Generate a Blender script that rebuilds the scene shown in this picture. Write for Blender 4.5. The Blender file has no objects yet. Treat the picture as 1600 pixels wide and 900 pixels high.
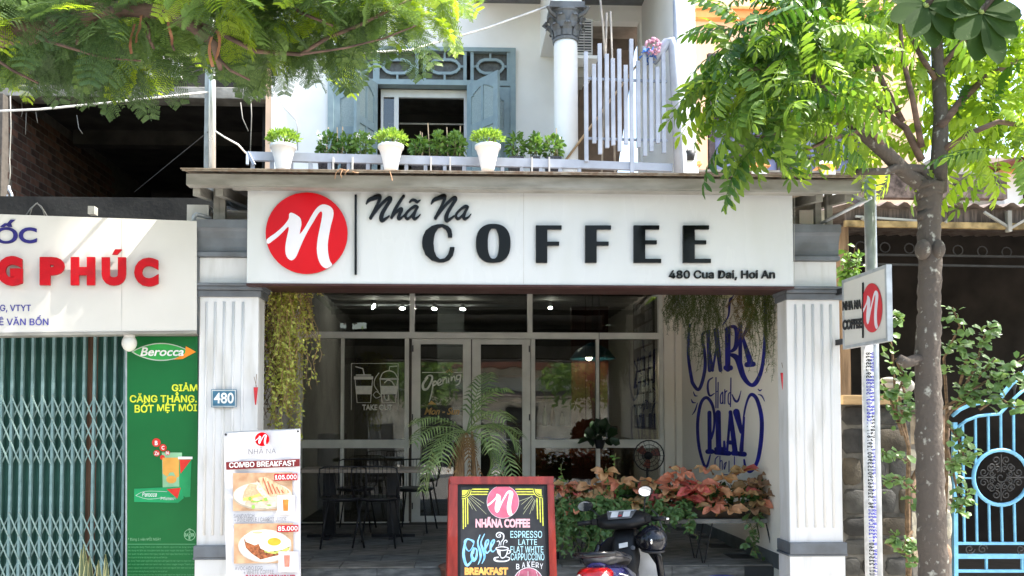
import bpy, math, random
from mathutils import Vector, Matrix, Euler
from mathutils.geometry import tessellate_polygon
import numpy as np
R = math.radians
random.seed(7)
S = bpy.context.scene
COL = S.collection

# ---------------------------------------------------------------- camera
FPX = 1300.0; YAW = R(2.0); PITCH = R(2.2)
CAM = Vector((0, -6.0, 1.6))
PPX, PPY = 760.0, 607.0
cd = bpy.data.cameras.new('camera'); cam = bpy.data.objects.new('camera', cd); COL.objects.link(cam)
cam.location = CAM; cam.rotation_euler = (R(90) + PITCH, 0, -YAW)
cd.sensor_width = 36; cd.lens = 36 * FPX / 1600
cd.shift_x = (800 - PPX) / 1600; cd.shift_y = (PPY - 450) / 1600
cd.clip_start = 0.05; cd.clip_end = 400
S.camera = cam
ROT = Euler((R(90) + PITCH, 0, -YAW)).to_matrix()

# ---------------------------------------------------------------- world, sun, exposure
SUN_AZ = R(95); SUN_EL = R(56)
w = bpy.data.worlds.new('World'); S.world = w; w.use_nodes = True
nt = w.node_tree; nt.nodes.clear()
sky = nt.nodes.new('ShaderNodeTexSky'); sky.sky_type = 'NISHITA'; sky.sun_disc = False
sky.sun_elevation = SUN_EL; sky.sun_rotation = SUN_AZ; sky.air_density = 1.4; sky.dust_density = 3.0; sky.ozone_density = 1.0
bg = nt.nodes.new('ShaderNodeBackground'); bg.inputs[1].default_value = 0.15
wo = nt.nodes.new('ShaderNodeOutputWorld')
nt.links.new(sky.outputs[0], bg.inputs[0]); nt.links.new(bg.outputs[0], wo.inputs[0])
sd = bpy.data.lights.new('sun', 'SUN'); sd.energy = 4.4; sd.angle = R(0.5); sd.color = (1.0, 0.95, 0.87)
sun = bpy.data.objects.new('sun', sd); COL.objects.link(sun); sun.location = (8, -6, 14)
sdir = Vector((math.sin(SUN_AZ) * math.cos(SUN_EL), math.cos(SUN_AZ) * math.cos(SUN_EL), math.sin(SUN_EL)))
sun.rotation_euler = sdir.to_track_quat('Z', 'Y').to_euler()
S.view_settings.view_transform = 'Standard'; S.view_settings.look = 'None'
S.view_settings.exposure = 2.0; S.view_settings.gamma = 1.0; S.view_settings.use_curve_mapping = False
S.render.engine = 'CYCLES'; S.cycles.max_bounces = 8; S.cycles.diffuse_bounces = 6; S.cycles.transparent_max_bounces = 12
S.cycles.use_denoising = True; S.cycles.caustics_reflective = False; S.cycles.caustics_refractive = False

# ---------------------------------------------------------------- measuring helpers
def ray(px, py): return ROT @ Vector(((px - PPX) / FPX, -(py - PPY) / FPX, -1.0))
def at(px, py, Y):
    d = ray(px, py); return CAM + d * ((Y - CAM.y) / d.y)
def atX(px, py, X):
    d = ray(px, py); return CAM + d * ((X - CAM.x) / d.x)
def zat(py, Y, px=715): return at(px, py, Y).z
def xat(px, Y, py=607): return at(px, py, Y).x

class Plane:
    """a real surface (point + normal); map() lays drawn outlines on it, h metres proud of it"""
    def __init__(s, p, n): s.p = Vector(p); s.n = Vector(n).normalized()
    def map(s, x, y, h=0.0):
        d = ray(x, y); t = (s.p - CAM).dot(s.n) / d.dot(s.n); return CAM + d * t + s.n * h

# ---------------------------------------------------------------- materials
MATS = {}
def mat(name, col, rough=.6, metal=0., var=.12, scale=6., bump=.08, col2=None, spec=.22, coat=0., detail=6., stretch=None, bscale=None, mixlo=.35, mixhi=.65, emit=None):
    if name in MATS: return MATS[name]
    m = bpy.data.materials.new(name); m.use_nodes = True; t = m.node_tree; n = t.nodes; L = t.links
    b = n['Principled BSDF']
    b.inputs['Roughness'].default_value = rough; b.inputs['Metallic'].default_value = metal
    b.inputs['Specular IOR Level'].default_value = spec; b.inputs['Coat Weight'].default_value = coat
    tc = n.new('ShaderNodeTexCoord'); mp = n.new('ShaderNodeMapping'); L.new(tc.outputs['Object'], mp.inputs[0])
    if stretch: mp.inputs['Scale'].default_value = stretch
    no = n.new('ShaderNodeTexNoise'); no.inputs['Scale'].default_value = scale; no.inputs['Detail'].default_value = detail
    L.new(mp.outputs[0], no.inputs[0])
    rp = n.new('ShaderNodeMapRange'); rp.inputs[1].default_value = mixlo; rp.inputs[2].default_value = mixhi; L.new(no.outputs[0], rp.inputs[0])
    mx = n.new('ShaderNodeMix'); mx.data_type = 'RGBA'
    c = Vector(col[:3]); c2 = Vector(col2[:3]) if col2 else c * (1 - var * 1.6)
    c1 = c if col2 else c * (1 + var)
    mx.inputs[6].default_value = (*[min(1, v) for v in c1], 1); mx.inputs[7].default_value = (*c2, 1)
    L.new(rp.outputs[0], mx.inputs[0]); L.new(mx.outputs[2], b.inputs['Base Color'])
    if bump:
        n2 = n.new('ShaderNodeTexNoise'); n2.inputs['Scale'].default_value = bscale or scale * 8; n2.inputs['Detail'].default_value = 4
        L.new(mp.outputs[0], n2.inputs[0])
        bp = n.new('ShaderNodeBump'); bp.inputs['Strength'].default_value = bump; bp.inputs['Distance'].default_value = .01
        L.new(n2.outputs[0], bp.inputs['Height']); L.new(bp.outputs[0], b.inputs['Normal'])
        rr = n.new('ShaderNodeMapRange'); rr.inputs[3].default_value = max(0, rough - .1); rr.inputs[4].default_value = min(1, rough + .1)
        L.new(no.outputs[0], rr.inputs[0]); L.new(rr.outputs[0], b.inputs['Roughness'])
    if emit: b.inputs['Emission Color'].default_value = (*emit[:3], 1); b.inputs['Emission Strength'].default_value = emit[3]
    MATS[name] = m; return m

def leafmat(name, c1, c2, trans=.45, rough=.4, tcol=None):
    if name in MATS: return MATS[name]
    m = bpy.data.materials.new(name); m.use_nodes = True; t = m.node_tree; n = t.nodes; L = t.links
    b = n['Principled BSDF']; b.inputs['Roughness'].default_value = rough; b.inputs['Specular IOR Level'].default_value = .38
    g = n.new('ShaderNodeNewGeometry'); oi = n.new('ShaderNodeObjectInfo')
    ad = n.new('ShaderNodeMath'); ad.operation = 'MULTIPLY_ADD'; ad.inputs[1].default_value = .5; L.new(g.outputs['Random Per Island'], ad.inputs[0])
    hf = n.new('ShaderNodeMath'); hf.operation = 'MULTIPLY'; hf.inputs[1].default_value = .5; L.new(oi.outputs['Random'], hf.inputs[0]); L.new(hf.outputs[0], ad.inputs[2])
    mx = n.new('ShaderNodeMix'); mx.data_type = 'RGBA'; mx.inputs[6].default_value = (*c1, 1); mx.inputs[7].default_value = (*c2, 1)
    L.new(ad.outputs[0], mx.inputs[0]); L.new(mx.outputs[2], b.inputs['Base Color'])
    tr = n.new('ShaderNodeBsdfTranslucent'); mt = n.new('ShaderNodeMix'); mt.data_type = 'RGBA'; mt.blend_type = 'MULTIPLY'; mt.inputs[0].default_value = 1
    L.new(mx.outputs[2], mt.inputs[6]); mt.inputs[7].default_value = (*(tcol or (1, 1, .5)), 1); mt.clamp_result = False
    L.new(mt.outputs[2], tr.inputs[0])
    ms = n.new('ShaderNodeMixShader'); ms.inputs[0].default_value = trans
    L.new(b.outputs[0], ms.inputs[1]); L.new(tr.outputs[0], ms.inputs[2]); L.new(ms.outputs[0], n['Material Output'].inputs[0])
    MATS[name] = m; return m

def glassmat(name, tint=(.75, .8, .78), refl=1.0):
    m = bpy.data.materials.new(name); m.use_nodes = True; t = m.node_tree; n = t.nodes; L = t.links; n.remove(n['Principled BSDF'])
    fr = n.new('ShaderNodeFresnel'); fr.inputs[0].default_value = 1.75
    mu = n.new('ShaderNodeMath'); mu.operation = 'MULTIPLY'; mu.inputs[1].default_value = refl; L.new(fr.outputs[0], mu.inputs[0])
    gl = n.new('ShaderNodeBsdfGlossy'); gl.inputs['Roughness'].default_value = .015
    tc = n.new('ShaderNodeTexCoord'); no = n.new('ShaderNodeTexNoise'); no.inputs['Scale'].default_value = 1.3; L.new(tc.outputs['Object'], no.inputs[0])
    bp = n.new('ShaderNodeBump'); bp.inputs['Strength'].default_value = .12; bp.inputs['Distance'].default_value = .02
    L.new(no.outputs[0], bp.inputs['Height']); L.new(bp.outputs[0], gl.inputs['Normal'])
    tr = n.new('ShaderNodeBsdfTransparent'); tr.inputs[0].default_value = (*tint, 1)
    ms = n.new('ShaderNodeMixShader'); L.new(mu.outputs[0], ms.inputs[0]); L.new(tr.outputs[0], ms.inputs[1]); L.new(gl.outputs[0], ms.inputs[2])
    L.new(ms.outputs[0], n['Material Output'].inputs[0]); MATS[name] = m; return m

# ---------------------------------------------------------------- mesh building
def quadpts(p0, p1, p2, p3): return [Vector(p) for p in (p0, p1, p2, p3)]
class MB:
    def __init__(s): s.v = []; s.f = []; s.mi = []; s.cur = 0
    def add(s, vs, fs):
        o = len(s.v); s.v += [tuple(v) for v in vs]
        for f in fs: s.f.append(tuple(i + o for i in f)); s.mi.append(s.cur)
        return s
    def box(s, x0, x1, y0, y1, z0, z1):
        if x0 > x1: x0, x1 = x1, x0
        if y0 > y1: y0, y1 = y1, y0
        if z0 > z1: z0, z1 = z1, z0
        return s.add([(x0,y0,z0),(x1,y0,z0),(x1,y1,z0),(x0,y1,z0),(x0,y0,z1),(x1,y0,z1),(x1,y1,z1),(x0,y1,z1)],
              [(0,3,2,1),(4,5,6,7),(0,1,5,4),(1,2,6,5),(2,3,7,6),(3,0,4,7)])
    def obox(s, c, u, v, w):
        c, u, v, w = map(Vector, (c, u, v, w))
        P = [c + u*a + v*b + w*d for d in (-.5, .5) for a, b in ((-.5,-.5),(.5,-.5),(.5,.5),(-.5,.5))]
        return s.add(P, [(0,3,2,1),(4,5,6,7),(0,1,5,4),(1,2,6,5),(2,3,7,6),(3,0,4,7)])
    def bar(s, p, q, wd, dp=None, up=(0,0,1)):
        p, q = Vector(p), Vector(q); d = q - p; dp = dp or wd
        a = d.cross(Vector(up))
        if a.length < 1e-6: a = d.cross(Vector((1,0,0)))
        a.normalize(); b = a.cross(d).normalized()
        return s.obox((p + q) / 2, a * wd, b * dp, d)
    def tube(s, pts, rad, n=8, cap=True, noise=0):
        pts = [Vector(p) for p in pts]; m = len(pts)
        rad = [rad] * m if not isinstance(rad, (list, tuple)) else rad
        vs = []; prev = None
        for i, p in enumerate(pts):
            t = (pts[min(i+1, m-1)] - pts[max(i-1, 0)])
            if t.length < 1e-9: t = Vector((0, 0, 1))
            t.normalize()
            if prev is None:
                a = t.cross(Vector((0, 0, 1)))
                if a.length < .1: a = t.cross(Vector((0, 1, 0)))
            else: a = prev - t * prev.dot(t)
            a.normalize(); prev = a; b = t.cross(a)
            for k in range(n):
                an = 2 * math.pi * k / n; r = rad[i] * (1 + (random.uniform(-noise, noise) if noise else 0))
                vs.append(p + (a * math.cos(an) + b * math.sin(an)) * r)
        fs = [(i*n+k, i*n+(k+1) % n, (i+1)*n+(k+1) % n, (i+1)*n+k) for i in range(m-1) for k in range(n)]
        if cap: fs += [tuple(range(n-1, -1, -1)), tuple(range((m-1)*n, m*n))]
        return s.add(vs, fs)
    def lathe(s, prof, c=(0,0,0), n=24, axis='z', tilt=None):
        c = Vector(c); vs = []
        for r, h in prof:
            for k in range(n):
                a = 2*math.pi*k/n; v = Vector((r*math.cos(a), r*math.sin(a), h))
                if axis == 'y': v = Vector((v.x, v.z, v.y))
                if axis == 'x': v = Vector((v.z, v.x, v.y))
                if tilt: v = tilt @ v
                vs.append(c + v)
        m = len(prof)
        fs = [(i*n+k, i*n+(k+1) % n, (i+1)*n+(k+1) % n, (i+1)*n+k) for i in range(m-1) for k in range(n)]
        if prof[0][0] > 1e-6: fs.append(tuple(range(n-1, -1, -1)))
        if prof[-1][0] > 1e-6: fs.append(tuple(range((m-1)*n, m*n)))
        return s.add(vs, fs)
    def sphere(s, c, rx, ry=None, rz=None, n=16, m=10, M=None):
        ry = ry or rx; rz = rz or rx; c = Vector(c); vs = []
        for i in range(m+1):
            th = math.pi*i/m
            for k in range(n):
                a = 2*math.pi*k/n; v = Vector((rx*math.sin(th)*math.cos(a), ry*math.sin(th)*math.sin(a), rz*math.cos(th)))
                if M: v = M @ v
                vs.append(c+v)
        return s.add(vs, [(i*n+k, (i+1)*n+k, (i+1)*n+(k+1) % n, i*n+(k+1) % n) for i in range(m) for k in range(n)])
    def slab(s, quad, n, d):
        """quad of 4 points extruded by n*d"""
        q = [Vector(p) for p in quad]; e = Vector(n).normalized() * d
        return s.add(q + [p + e for p in q], [(0,1,2,3),(7,6,5,4),(0,4,5,1),(1,5,6,2),(2,6,7,3),(3,7,4,0)])
    # flat drawing on a Plane, outlines given in picture units, h proud, d thick
    def poly(s, P, loops, h=.004, d=0):
        if not isinstance(loops[0][0], (list, tuple)): loops = [loops]
        flat = [p for l in loops for p in l]
        tri = tessellate_polygon([[Vector((a, -b, 0)) for a, b in l] for l in loops])
        tri = [t for t in tri if len(set(t)) == 3]
        top = [P.map(a, b, h + d) for a, b in flat]
        if not d: return s.add(top, tri)
        n = len(flat); bot = [P.map(a, b, h) for a, b in flat]; fs = list(tri); o = 0
        for l in loops:
            m = len(l)
            for i in range(m): fs.append((o+i, o+(i+1) % m, n+o+(i+1) % m, n+o+i))
            o += m
        return s.add(top + bot, fs)
    def rect(s, P, x0, y0, x1, y1, h=.004, d=0): return s.poly(P, [(x0,y0),(x1,y0),(x1,y1),(x0,y1)], h, d)
    def disc(s, P, cx, cy, rx, ry=None, h=.004, d=0, n=48, hole=0):
        ry = ry or rx
        o = [(cx+rx*math.cos(2*math.pi*k/n), cy+ry*math.sin(2*math.pi*k/n)) for k in range(n)]
        if not hole: return s.poly(P, o, h, d)
        i = [(cx+rx*hole*math.cos(2*math.pi*k/n), cy+ry*hole*math.sin(2*math.pi*k/n)) for k in range(n)]
        vs = [P.map(a, b, h+d) for a, b in o] + [P.map(a, b, h+d) for a, b in i]
        s.add(vs, [(k, (k+1) % n, n+(k+1) % n, n+k) for k in range(n)])
        return s
    def stroke(s, P, pts, wd, h=.004, d=0, smooth=True, sub=6, ramp=.0004):
        if not isinstance(wd, (list, tuple)): wd = [wd] * len(pts)
        q = [(a, b, w_) for (a, b), w_ in zip(pts, wd)]
        if smooth and len(q) > 2:
            out = []
            for i in range(len(q)-1):
                p0, p1, p2, p3 = q[max(i-1, 0)], q[i], q[i+1], q[min(i+2, len(q)-1)]
                for k in range(sub):
                    t = k/sub
                    out.append(tuple(.5*((2*p1[j]) + (-p0[j]+p2[j])*t + (2*p0[j]-5*p1[j]+4*p2[j]-p3[j])*t*t + (-p0[j]+3*p1[j]-3*p2[j]+p3[j])*t**3) for j in range(3)))
            out.append(q[-1]); q = out
        n = len(q); L = []; Rr = []
        for i in range(n):
            tx = q[min(i+1, n-1)][0]-q[max(i-1, 0)][0]; ty = q[min(i+1, n-1)][1]-q[max(i-1, 0)][1]
            l = math.hypot(tx, ty) or 1; nx, ny = -ty/l, tx/l; r = q[i][2]/2
            L.append((q[i][0]+nx*r, q[i][1]+ny*r)); Rr.append((q[i][0]-nx*r, q[i][1]-ny*r))
        def lay(hh): return [P.map(*L[i], hh+ramp*i/n) for i in range(n)] + [P.map(*Rr[i], hh+ramp*i/n) for i in range(n)]
        fs = [(i, i+1, n+i+1, n+i) for i in range(n-1)]
        if d:
            s.add(lay(h+d)+lay(h), fs+[(i, 2*n+i, 2*n+i+1, i+1) for i in range(n-1)]+[(n+i, n+i+1, 3*n+i+1, 3*n+i) for i in range(n-1)]+[(0, n, 3*n, 2*n), (n-1, 3*n-1, 4*n-1, 2*n-1)])
        else: s.add(lay(h), fs)
        for e in (0, n-1):
            if q[e][2] > .3: 
                r = q[e][2]/2; c = [(q[e][0]+r*math.cos(k*math.pi/5), q[e][1]+r*math.sin(k*math.pi/5)) for k in range(10)]
                s.poly(P, c, h - .0002 if not d else h, d - .0002 if d else 0)
        return s
    def text(s, P, body, x0, y0, x1, y1, bold=0., shear=0., h=.004, d=0, skew=0., box=None):
        vs, fs = text2d(body, bold, shear)
        bx = box or (min(v[0] for v in vs), max(v[0] for v in vs), min(v[1] for v in vs), max(v[1] for v in vs))
        def m(v): 
            u = (v[0]-bx[0])/(bx[1]-bx[0]); t = (v[1]-bx[2])/(bx[3]-bx[2])
            return (x0+(x1-x0)*u, y1+(y0-y1)*t + skew*u)
        pv = [m(v) for v in vs]
        top = [P.map(a, b, h+d) for a, b in pv]
        if not d: return s.add(top, fs)
        n = len(pv); bot = [P.map(a, b, h) for a, b in pv]
        cnt = {}
        for f in fs:
            for i in range(len(f)):
                e = (f[i], f[(i+1) % len(f)]); k = (min(e), max(e)); cnt.setdefault(k, []).append(e)
        side = [(e[0][0], e[0][1], e[0][1]+n, e[0][0]+n) for e in cnt.values() if len(e) == 1]
        return s.add(top+bot, list(fs)+side)
    def btext(s, P, body, x0, y0, x1, y1, wt=.35, h=.004, d=0, **k):
        for i, (a, b) in enumerate(((-wt,0),(wt,0),(0,-wt*.8),(0,wt*.8),(-wt*.7,-wt*.6),(wt*.7,wt*.6),(wt*.7,-wt*.6),(-wt*.7,wt*.6))):
            s.text(P, body, x0+a+wt, y0+b+wt, x1+a-wt, y1+b-wt, h=h if d else h+.00012*i, d=d+.00015*i if d else 0, **k)
        return s
    def mesh(s, name, mats, smooth=False):
        me = bpy.data.meshes.new(name); me.from_pydata(s.v, [], s.f)
        mats = mats if isinstance(mats, (list, tuple)) else [mats]
        for m in mats: me.materials.append(m)
        if len(mats) > 1: me.polygons.foreach_set('material_index', s.mi)
        if smooth: me.polygons.foreach_set('use_smooth', [True]*len(me.polygons))
        me.update(); return me

_T = {}
FONT = None
try:      # the plain sans face that ships inside Blender; falls back to the built-in face
    import os
    _fp = os.path.join(bpy.utils.system_resource('DATAFILES'), 'fonts', 'Inter.woff2')
    if os.path.exists(_fp): FONT = bpy.data.fonts.load(_fp)
except Exception: FONT = None
def text2d(body, bold=0., shear=0.):
    k = (body, bold, shear)
    if k in _T: return _T[k]
    c = bpy.data.curves.new('t', 'FONT'); c.body = body; c.offset = bold; c.shear = shear; c.resolution_u = 4; c.fill_mode = 'FRONT'
    if FONT and bold < .016: c.font = FONT
    o = bpy.data.objects.new('t', c)
    me = bpy.data.meshes.new_from_object(o)
    vs = [tuple(v.co)[:2] for v in me.vertices]; fs = [tuple(p.vertices) for p in me.polygons]
    # merge doubles so outlines extrude cleanly
    idx = {}; mp = []; nv = []
    for v in vs:
        q = (round(v[0], 5), round(v[1], 5))
        if q not in idx: idx[q] = len(nv); nv.append(v)
        mp.append(idx[q])
    fs = [tuple(mp[i] for i in f) for f in fs]; fs = [f for f in fs if len(set(f)) == len(f)]
    bpy.data.objects.remove(o); bpy.data.curves.remove(c); bpy.data.meshes.remove(me)
    _T[k] = (nv, fs); return _T[k]

# ---------------------------------------------------------------- scene tree
def tag(o, label=None, cat=None, group=None, kind=None):
    if label: o['label'] = label
    if cat: o['category'] = cat
    if group: o['group'] = group
    if kind: o['kind'] = kind
    return o
def thing(name, label, cat, loc=(0,0,0), group=None, rz=0.):
    o = bpy.data.objects.new(name, None); COL.objects.link(o); o.location = loc; o.rotation_euler.z = rz; o.empty_display_size = .1
    return tag(o, label, cat, group)
def origin(o):
    v = Vector(o.location)
    while o.parent: o = o.parent; v += Vector(o.location)
    return v
def part(name, mb, m, parent=None, smooth=False, bev=0, label=None, kind=None, local=False):
    """mesh given in world coordinates (or local=True: in the parent's)"""
    if parent is not None and not local:
        g = origin(parent); mb.v = [(a-g.x, b-g.y, c-g.z) for a, b, c in mb.v]
    me = mb.mesh(name, m, smooth); o = bpy.data.objects.new(name, me); COL.objects.link(o)
    if parent is not None: o.parent = parent
    if bev:
        b = o.modifiers.new('bevel', 'BEVEL'); b.width = bev; b.segments = 2; b.limit_method = 'ANGLE'; b.angle_limit = R(40)
    return tag(o, label, None, None, kind)
def inst(name, me, parent, loc=(0,0,0), M=None, kind=None):
    o = bpy.data.objects.new(name, me); COL.objects.link(o); o.parent = parent
    if M is not None: o.matrix_local = M
    else: o.location = loc
    if kind: o['kind'] = kind
    return o
def kids(o): return [c for c in bpy.data.objects if c.parent == o]
def copy_thing(o, loc, rz=None, label=None, tree=None):
    tree = tree or snapshot(o)
    def rec(src, par):
        c = src.copy(); COL.objects.link(c); c.parent = par
        for ch in tree[src.name]: rec(ch, c)
        return c
    c = rec(o, None); c.location = loc
    if rz is not None: c.rotation_euler.z = rz
    if label: c['label'] = label
    return c
def snapshot(o):
    t = {}
    def rec(a):
        t[a.name] = kids(a)
        for b in t[a.name]: rec(b)
    rec(o); return t
def M4(loc, xdir, up=(0,0,1), s=1.0, roll=0.):
    """frame with x along xdir"""
    x = Vector(xdir).normalized(); z = Vector(up) - x*x.dot(Vector(up))
    if z.length < 1e-3: z = Vector((0,1,0)) - x*x.y
    z.normalize(); y = z.cross(x); m = Matrix((x, y, z)).transposed()
    if roll: m = m @ Matrix.Rotation(roll, 3, 'X')
    m = (m * s).to_4x4(); m.translation = Vector(loc); return m
def joined(name, items, m, parent, kind=None, smooth=False):
    """items: (vertex array, faces list, Matrix) joined into one mesh in the parent's coordinates"""
    vs = []; fl = []; ls = []; o = 0
    for (V, F), M in items:
        A = np.array(M)[:3, :3]; t = np.array(M)[:3, 3]
        vs.append(V @ A.T + t)
        for f in F: fl.extend([i+o for i in f]); ls.append(len(f))
        o += len(V)
    me = bpy.data.meshes.new(name); V = np.concatenate(vs)
    me.vertices.add(len(V)); me.vertices.foreach_set('co', V.ravel().astype(np.float32))
    me.loops.add(len(fl)); me.loops.foreach_set('vertex_index', np.array(fl, dtype=np.int32))
    me.polygons.add(len(ls)); st = np.concatenate([[0], np.cumsum(ls)[:-1]]).astype(np.int32)
    me.polygons.foreach_set('loop_start', st)
    me.update(calc_edges=True); me.validate(); me.materials.append(m)
    ob = bpy.data.objects.new(name, me); COL.objects.link(ob); ob.parent = parent
    if kind: ob['kind'] = kind
    return ob
def VF(mb): return (np.array(mb.v, dtype=float), list(mb.f))
def rnd(a, b): return random.uniform(a, b)

NOUT = [(128,400),(175,365),(215,330),(240,300),(250,280),(250,262),(262,252),(285,262),(305,275),(315,290),(318,320),(308,372),(340,330),(370,275),(395,235),(420,212),(445,207),(475,218),(492,240),(492,275),(480,320),(468,380),(462,430),(465,480),(475,520),(487,540),(465,555),(450,558),(425,540),(408,500),(402,450),(408,390),(420,330),(430,280),(432,255),(425,245),(410,258),(385,300),(355,350),(325,410),(300,470),(285,500),(265,515),(245,505),(232,480),(230,440),(238,390),(248,345),(245,330),(225,350),(190,385),(160,408),(135,425)]
def cr(pts, sub=3, closed=True):
    n = len(pts); out = []
    for i in range(n):
        p0, p1, p2, p3 = pts[i-1], pts[i], pts[(i+1) % n], pts[(i+2) % n]
        for k in range(sub):
            t = k/sub
            out.append(tuple(.5*((2*p1[j]) + (-p0[j]+p2[j])*t + (2*p0[j]-5*p1[j]+4*p2[j]-p3[j])*t*t + (-p0[j]+3*p1[j]-3*p2[j]+p3[j])*t**3) for j in (0, 1)))
    return out
NS = cr([((x-346)/221, (y-365)/221) for x, y in NOUT], 2)
def logo(P, cx, cy, rx, ry, parent, red, white, h=.004, d=.002, skew=0.):
    part('logo_disc', MB().disc(P, cx, cy, rx, ry, h=h, d=d), red, parent)
    part('logo_letter', MB().poly(P, [(cx+x*rx*.985, cy+y*ry*.985) for x, y in NS], h=h+d+.001, d=.0008), white, parent)
# ================================================================ palette
WHITE = mat('white_paint', (.62,.61,.60), .6, scale=5, var=.03, col2=(.44,.42,.38), bump=.1, mixlo=.5, mixhi=.8, stretch=(2,2,.35))
WALLW = mat('upper_wall_paint', (.84,.84,.82), .7, scale=2, var=.03, bump=.05)
CREAM = mat('mural_wall_paint', (.88,.82,.72), .75, scale=2, col2=(.80,.74,.64), bump=.1, mixlo=.4, mixhi=.8)
TRIM = mat('grey_trim', (.15,.165,.185), .5, scale=5, col2=(.10,.105,.11), bump=.08)
FASC = mat('fascia_metal', (.30,.29,.26), .5, scale=4, col2=(.20,.19,.165), bump=.06, stretch=(1,1,4))
RUST = mat('rusty_edge', (.20,.14,.10), .9, scale=25, col2=(.33,.29,.24), bump=.4)
FRAME = mat('window_frame_paint', (.74,.73,.66), .45, scale=4, var=.08, bump=.04)
STEEL = mat('galvanised_steel', (.42,.44,.46), .42, metal=.3, scale=12, var=.12, bump=.1)
SHADEC = mat('shaded_concrete', (.045,.042,.038), .9, scale=3, col2=(.022,.021,.02), bump=.3)  # concrete toned near-black, shade of the unlit spaces put into the colour
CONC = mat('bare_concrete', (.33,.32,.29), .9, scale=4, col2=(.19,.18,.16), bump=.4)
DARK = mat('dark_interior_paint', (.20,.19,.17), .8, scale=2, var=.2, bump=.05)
ASPH = mat('dusty_asphalt', (.17,.165,.155), .9, scale=20, var=.25, bump=.5)
PAVE = mat('pavement_concrete', (.58,.56,.52), .9, scale=8, col2=(.47,.45,.42), bump=.4)
SLATE = mat('slate_tile', (.20,.205,.195), .55, scale=7, col2=(.075,.08,.08), bump=.35, stretch=(1,4,4))
SLATE2 = mat('slate_tile_brown', (.24,.225,.20), .55, scale=7, col2=(.10,.095,.085), bump=.35, stretch=(1,4,4))
GROUT = mat('grout', (.06,.06,.058), .9)
BLUE = mat('blue_grey_joinery', (.27,.355,.38), .45, scale=9, col2=(.23,.305,.33), bump=.06)
FROST = mat('frosted_pane', (.34,.42,.42), .25, scale=60, var=.08, bump=.5)
FROSTD = mat('dusty_dark_pane', (.10,.105,.10), .3, scale=30, var=.15, bump=.2)
LILAC = mat('pale_blue_metal', (.34,.375,.45), .4, scale=6, var=.07, bump=.04)
ALU = mat('white_aluminium', (.66,.67,.66), .4, scale=6, var=.04, bump=.03)
PEACH = mat('peach_paint', (.80,.55,.38), .7, scale=2, var=.05, bump=.06)
ORNG = mat('orange_trim', (.72,.33,.12), .7, scale=4, var=.08)
GLASS = glassmat('window_glass', (.58,.60,.57), 1.5)
GLASS2 = glassmat('upper_pane_glass', (.5,.52,.5), 1.3)
DGREY = mat('dark_grey_metal', (.05,.052,.055), .5, scale=8, var=.15)
BLACK = mat('black_plastic', (.02,.02,.022), .35, scale=8, var=.15, bump=.03)
BRICK = mat('red_brick', (.06,.032,.025), .9, scale=6, col2=(.035,.021,.017), bump=.4)  # brick red darkened to carry the shade of the open upper floor
MORTAR = mat('mortar', (.22,.20,.175), .95, scale=12, var=.1, bump=.3)
WOODB = mat('weathered_wood', (.26,.17,.10), .8, scale=4, col2=(.13,.085,.05), bump=.35, stretch=(6,6,.6))
TILE = mat('clay_roof_tile', (.36,.14,.09), .8, scale=8, col2=(.22,.09,.06), bump=.3)
TIN = mat('corrugated_tin', (.20,.17,.15), .65, scale=5, col2=(.12,.09,.075), bump=.3)

# ================================================================ ground
def struct(name, mb, m): return part(name, mb, m, None, kind='structure')
struct('ground', MB().box(-120,120,-120,120,-.5,-.16), mat('earth', (.16,.13,.10), .95, scale=3, bump=.4))
struct('road', MB().box(-60,60,-11.2,-3.6,-.155,-.12), ASPH)
struct('pavement', MB().box(-60,60,-3.45,9,-.15,0), PAVE)
struct('kerb', MB().box(-60,60,-3.6,-3.455,-.15,.005), CONC)
struct('far_pavement', MB().box(-60,60,-17.2,-11.2,-.15,0), PAVE)
_dash = struct('road_marking', MB().add([(x+dx, y, -.115) for x in range(-40, 41, 4) for dx, y in ((0,-8.45),(2,-8.45),(2,-8.33),(0,-8.33))], [tuple(range(i*4, i*4+4)) for i in range(21)]), mat('road_paint', (.7,.7,.66), .8))

# porch floor
PX0, PX1 = xat(310, 0), xat(1231, 0)      # outer left of pillar, inner right
FZ = .42; SZ = .21; EDGE = .78; GY = 3.67
MURX = 2.60
fl = struct('porch_floor', MB().box(PX0, MURX, EDGE+.02, 9, 0, FZ-.012), GROUT)
random.seed(3)
tl = [MB().box(-w/2, w/2, -.147, .147, 0, .012).mesh('tile', [SLATE if k % 2 else SLATE2]) for k, w in enumerate((.593, .593, .293, .293))]
y = EDGE + .15; r = 0
while y < GY - .05:
    x = PX0 + (0 if r % 2 else .3)
    if r % 2 == 0: inst('tile', tl[2 + r//2 % 2], fl, (PX0+.15, y, FZ-.012))
    while x + .3 < MURX:
        inst('tile', tl[random.choice((0,0,1))], fl, (x+.3, y, FZ-.012+rnd(0,.002)))
        x += .6
    y += .3; r += 1
rs = MB().box(-.297,.297,-.006,.006,-.095,.095)
rm = [rs.mesh('riser_tile', [m]) for m in (SLATE, SLATE2)]
for i in range(7): inst('riser_tile', rm[random.random() < .4], fl, (PX0+.3+i*.6, EDGE+.013, SZ+.10))
st_ = struct('porch_step', MB().box(PX0+.5, MURX+.1, .29, EDGE, 0, SZ-.012), GROUT)
sm_ = [MB().box(-.397,.397,-.17,.315,0,.012).mesh('step_tile', [m]) for m in (SLATE2, SLATE)]
for i in range(5): inst('step_tile', sm_[i % 3 == 1], st_, (PX0+.92+i*.8, .46, SZ-.012))
struct('porch_lower_floor', MB().box(PX0-.1, MURX+.1, .21, .285, 0, .03), SLATE2)

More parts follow.
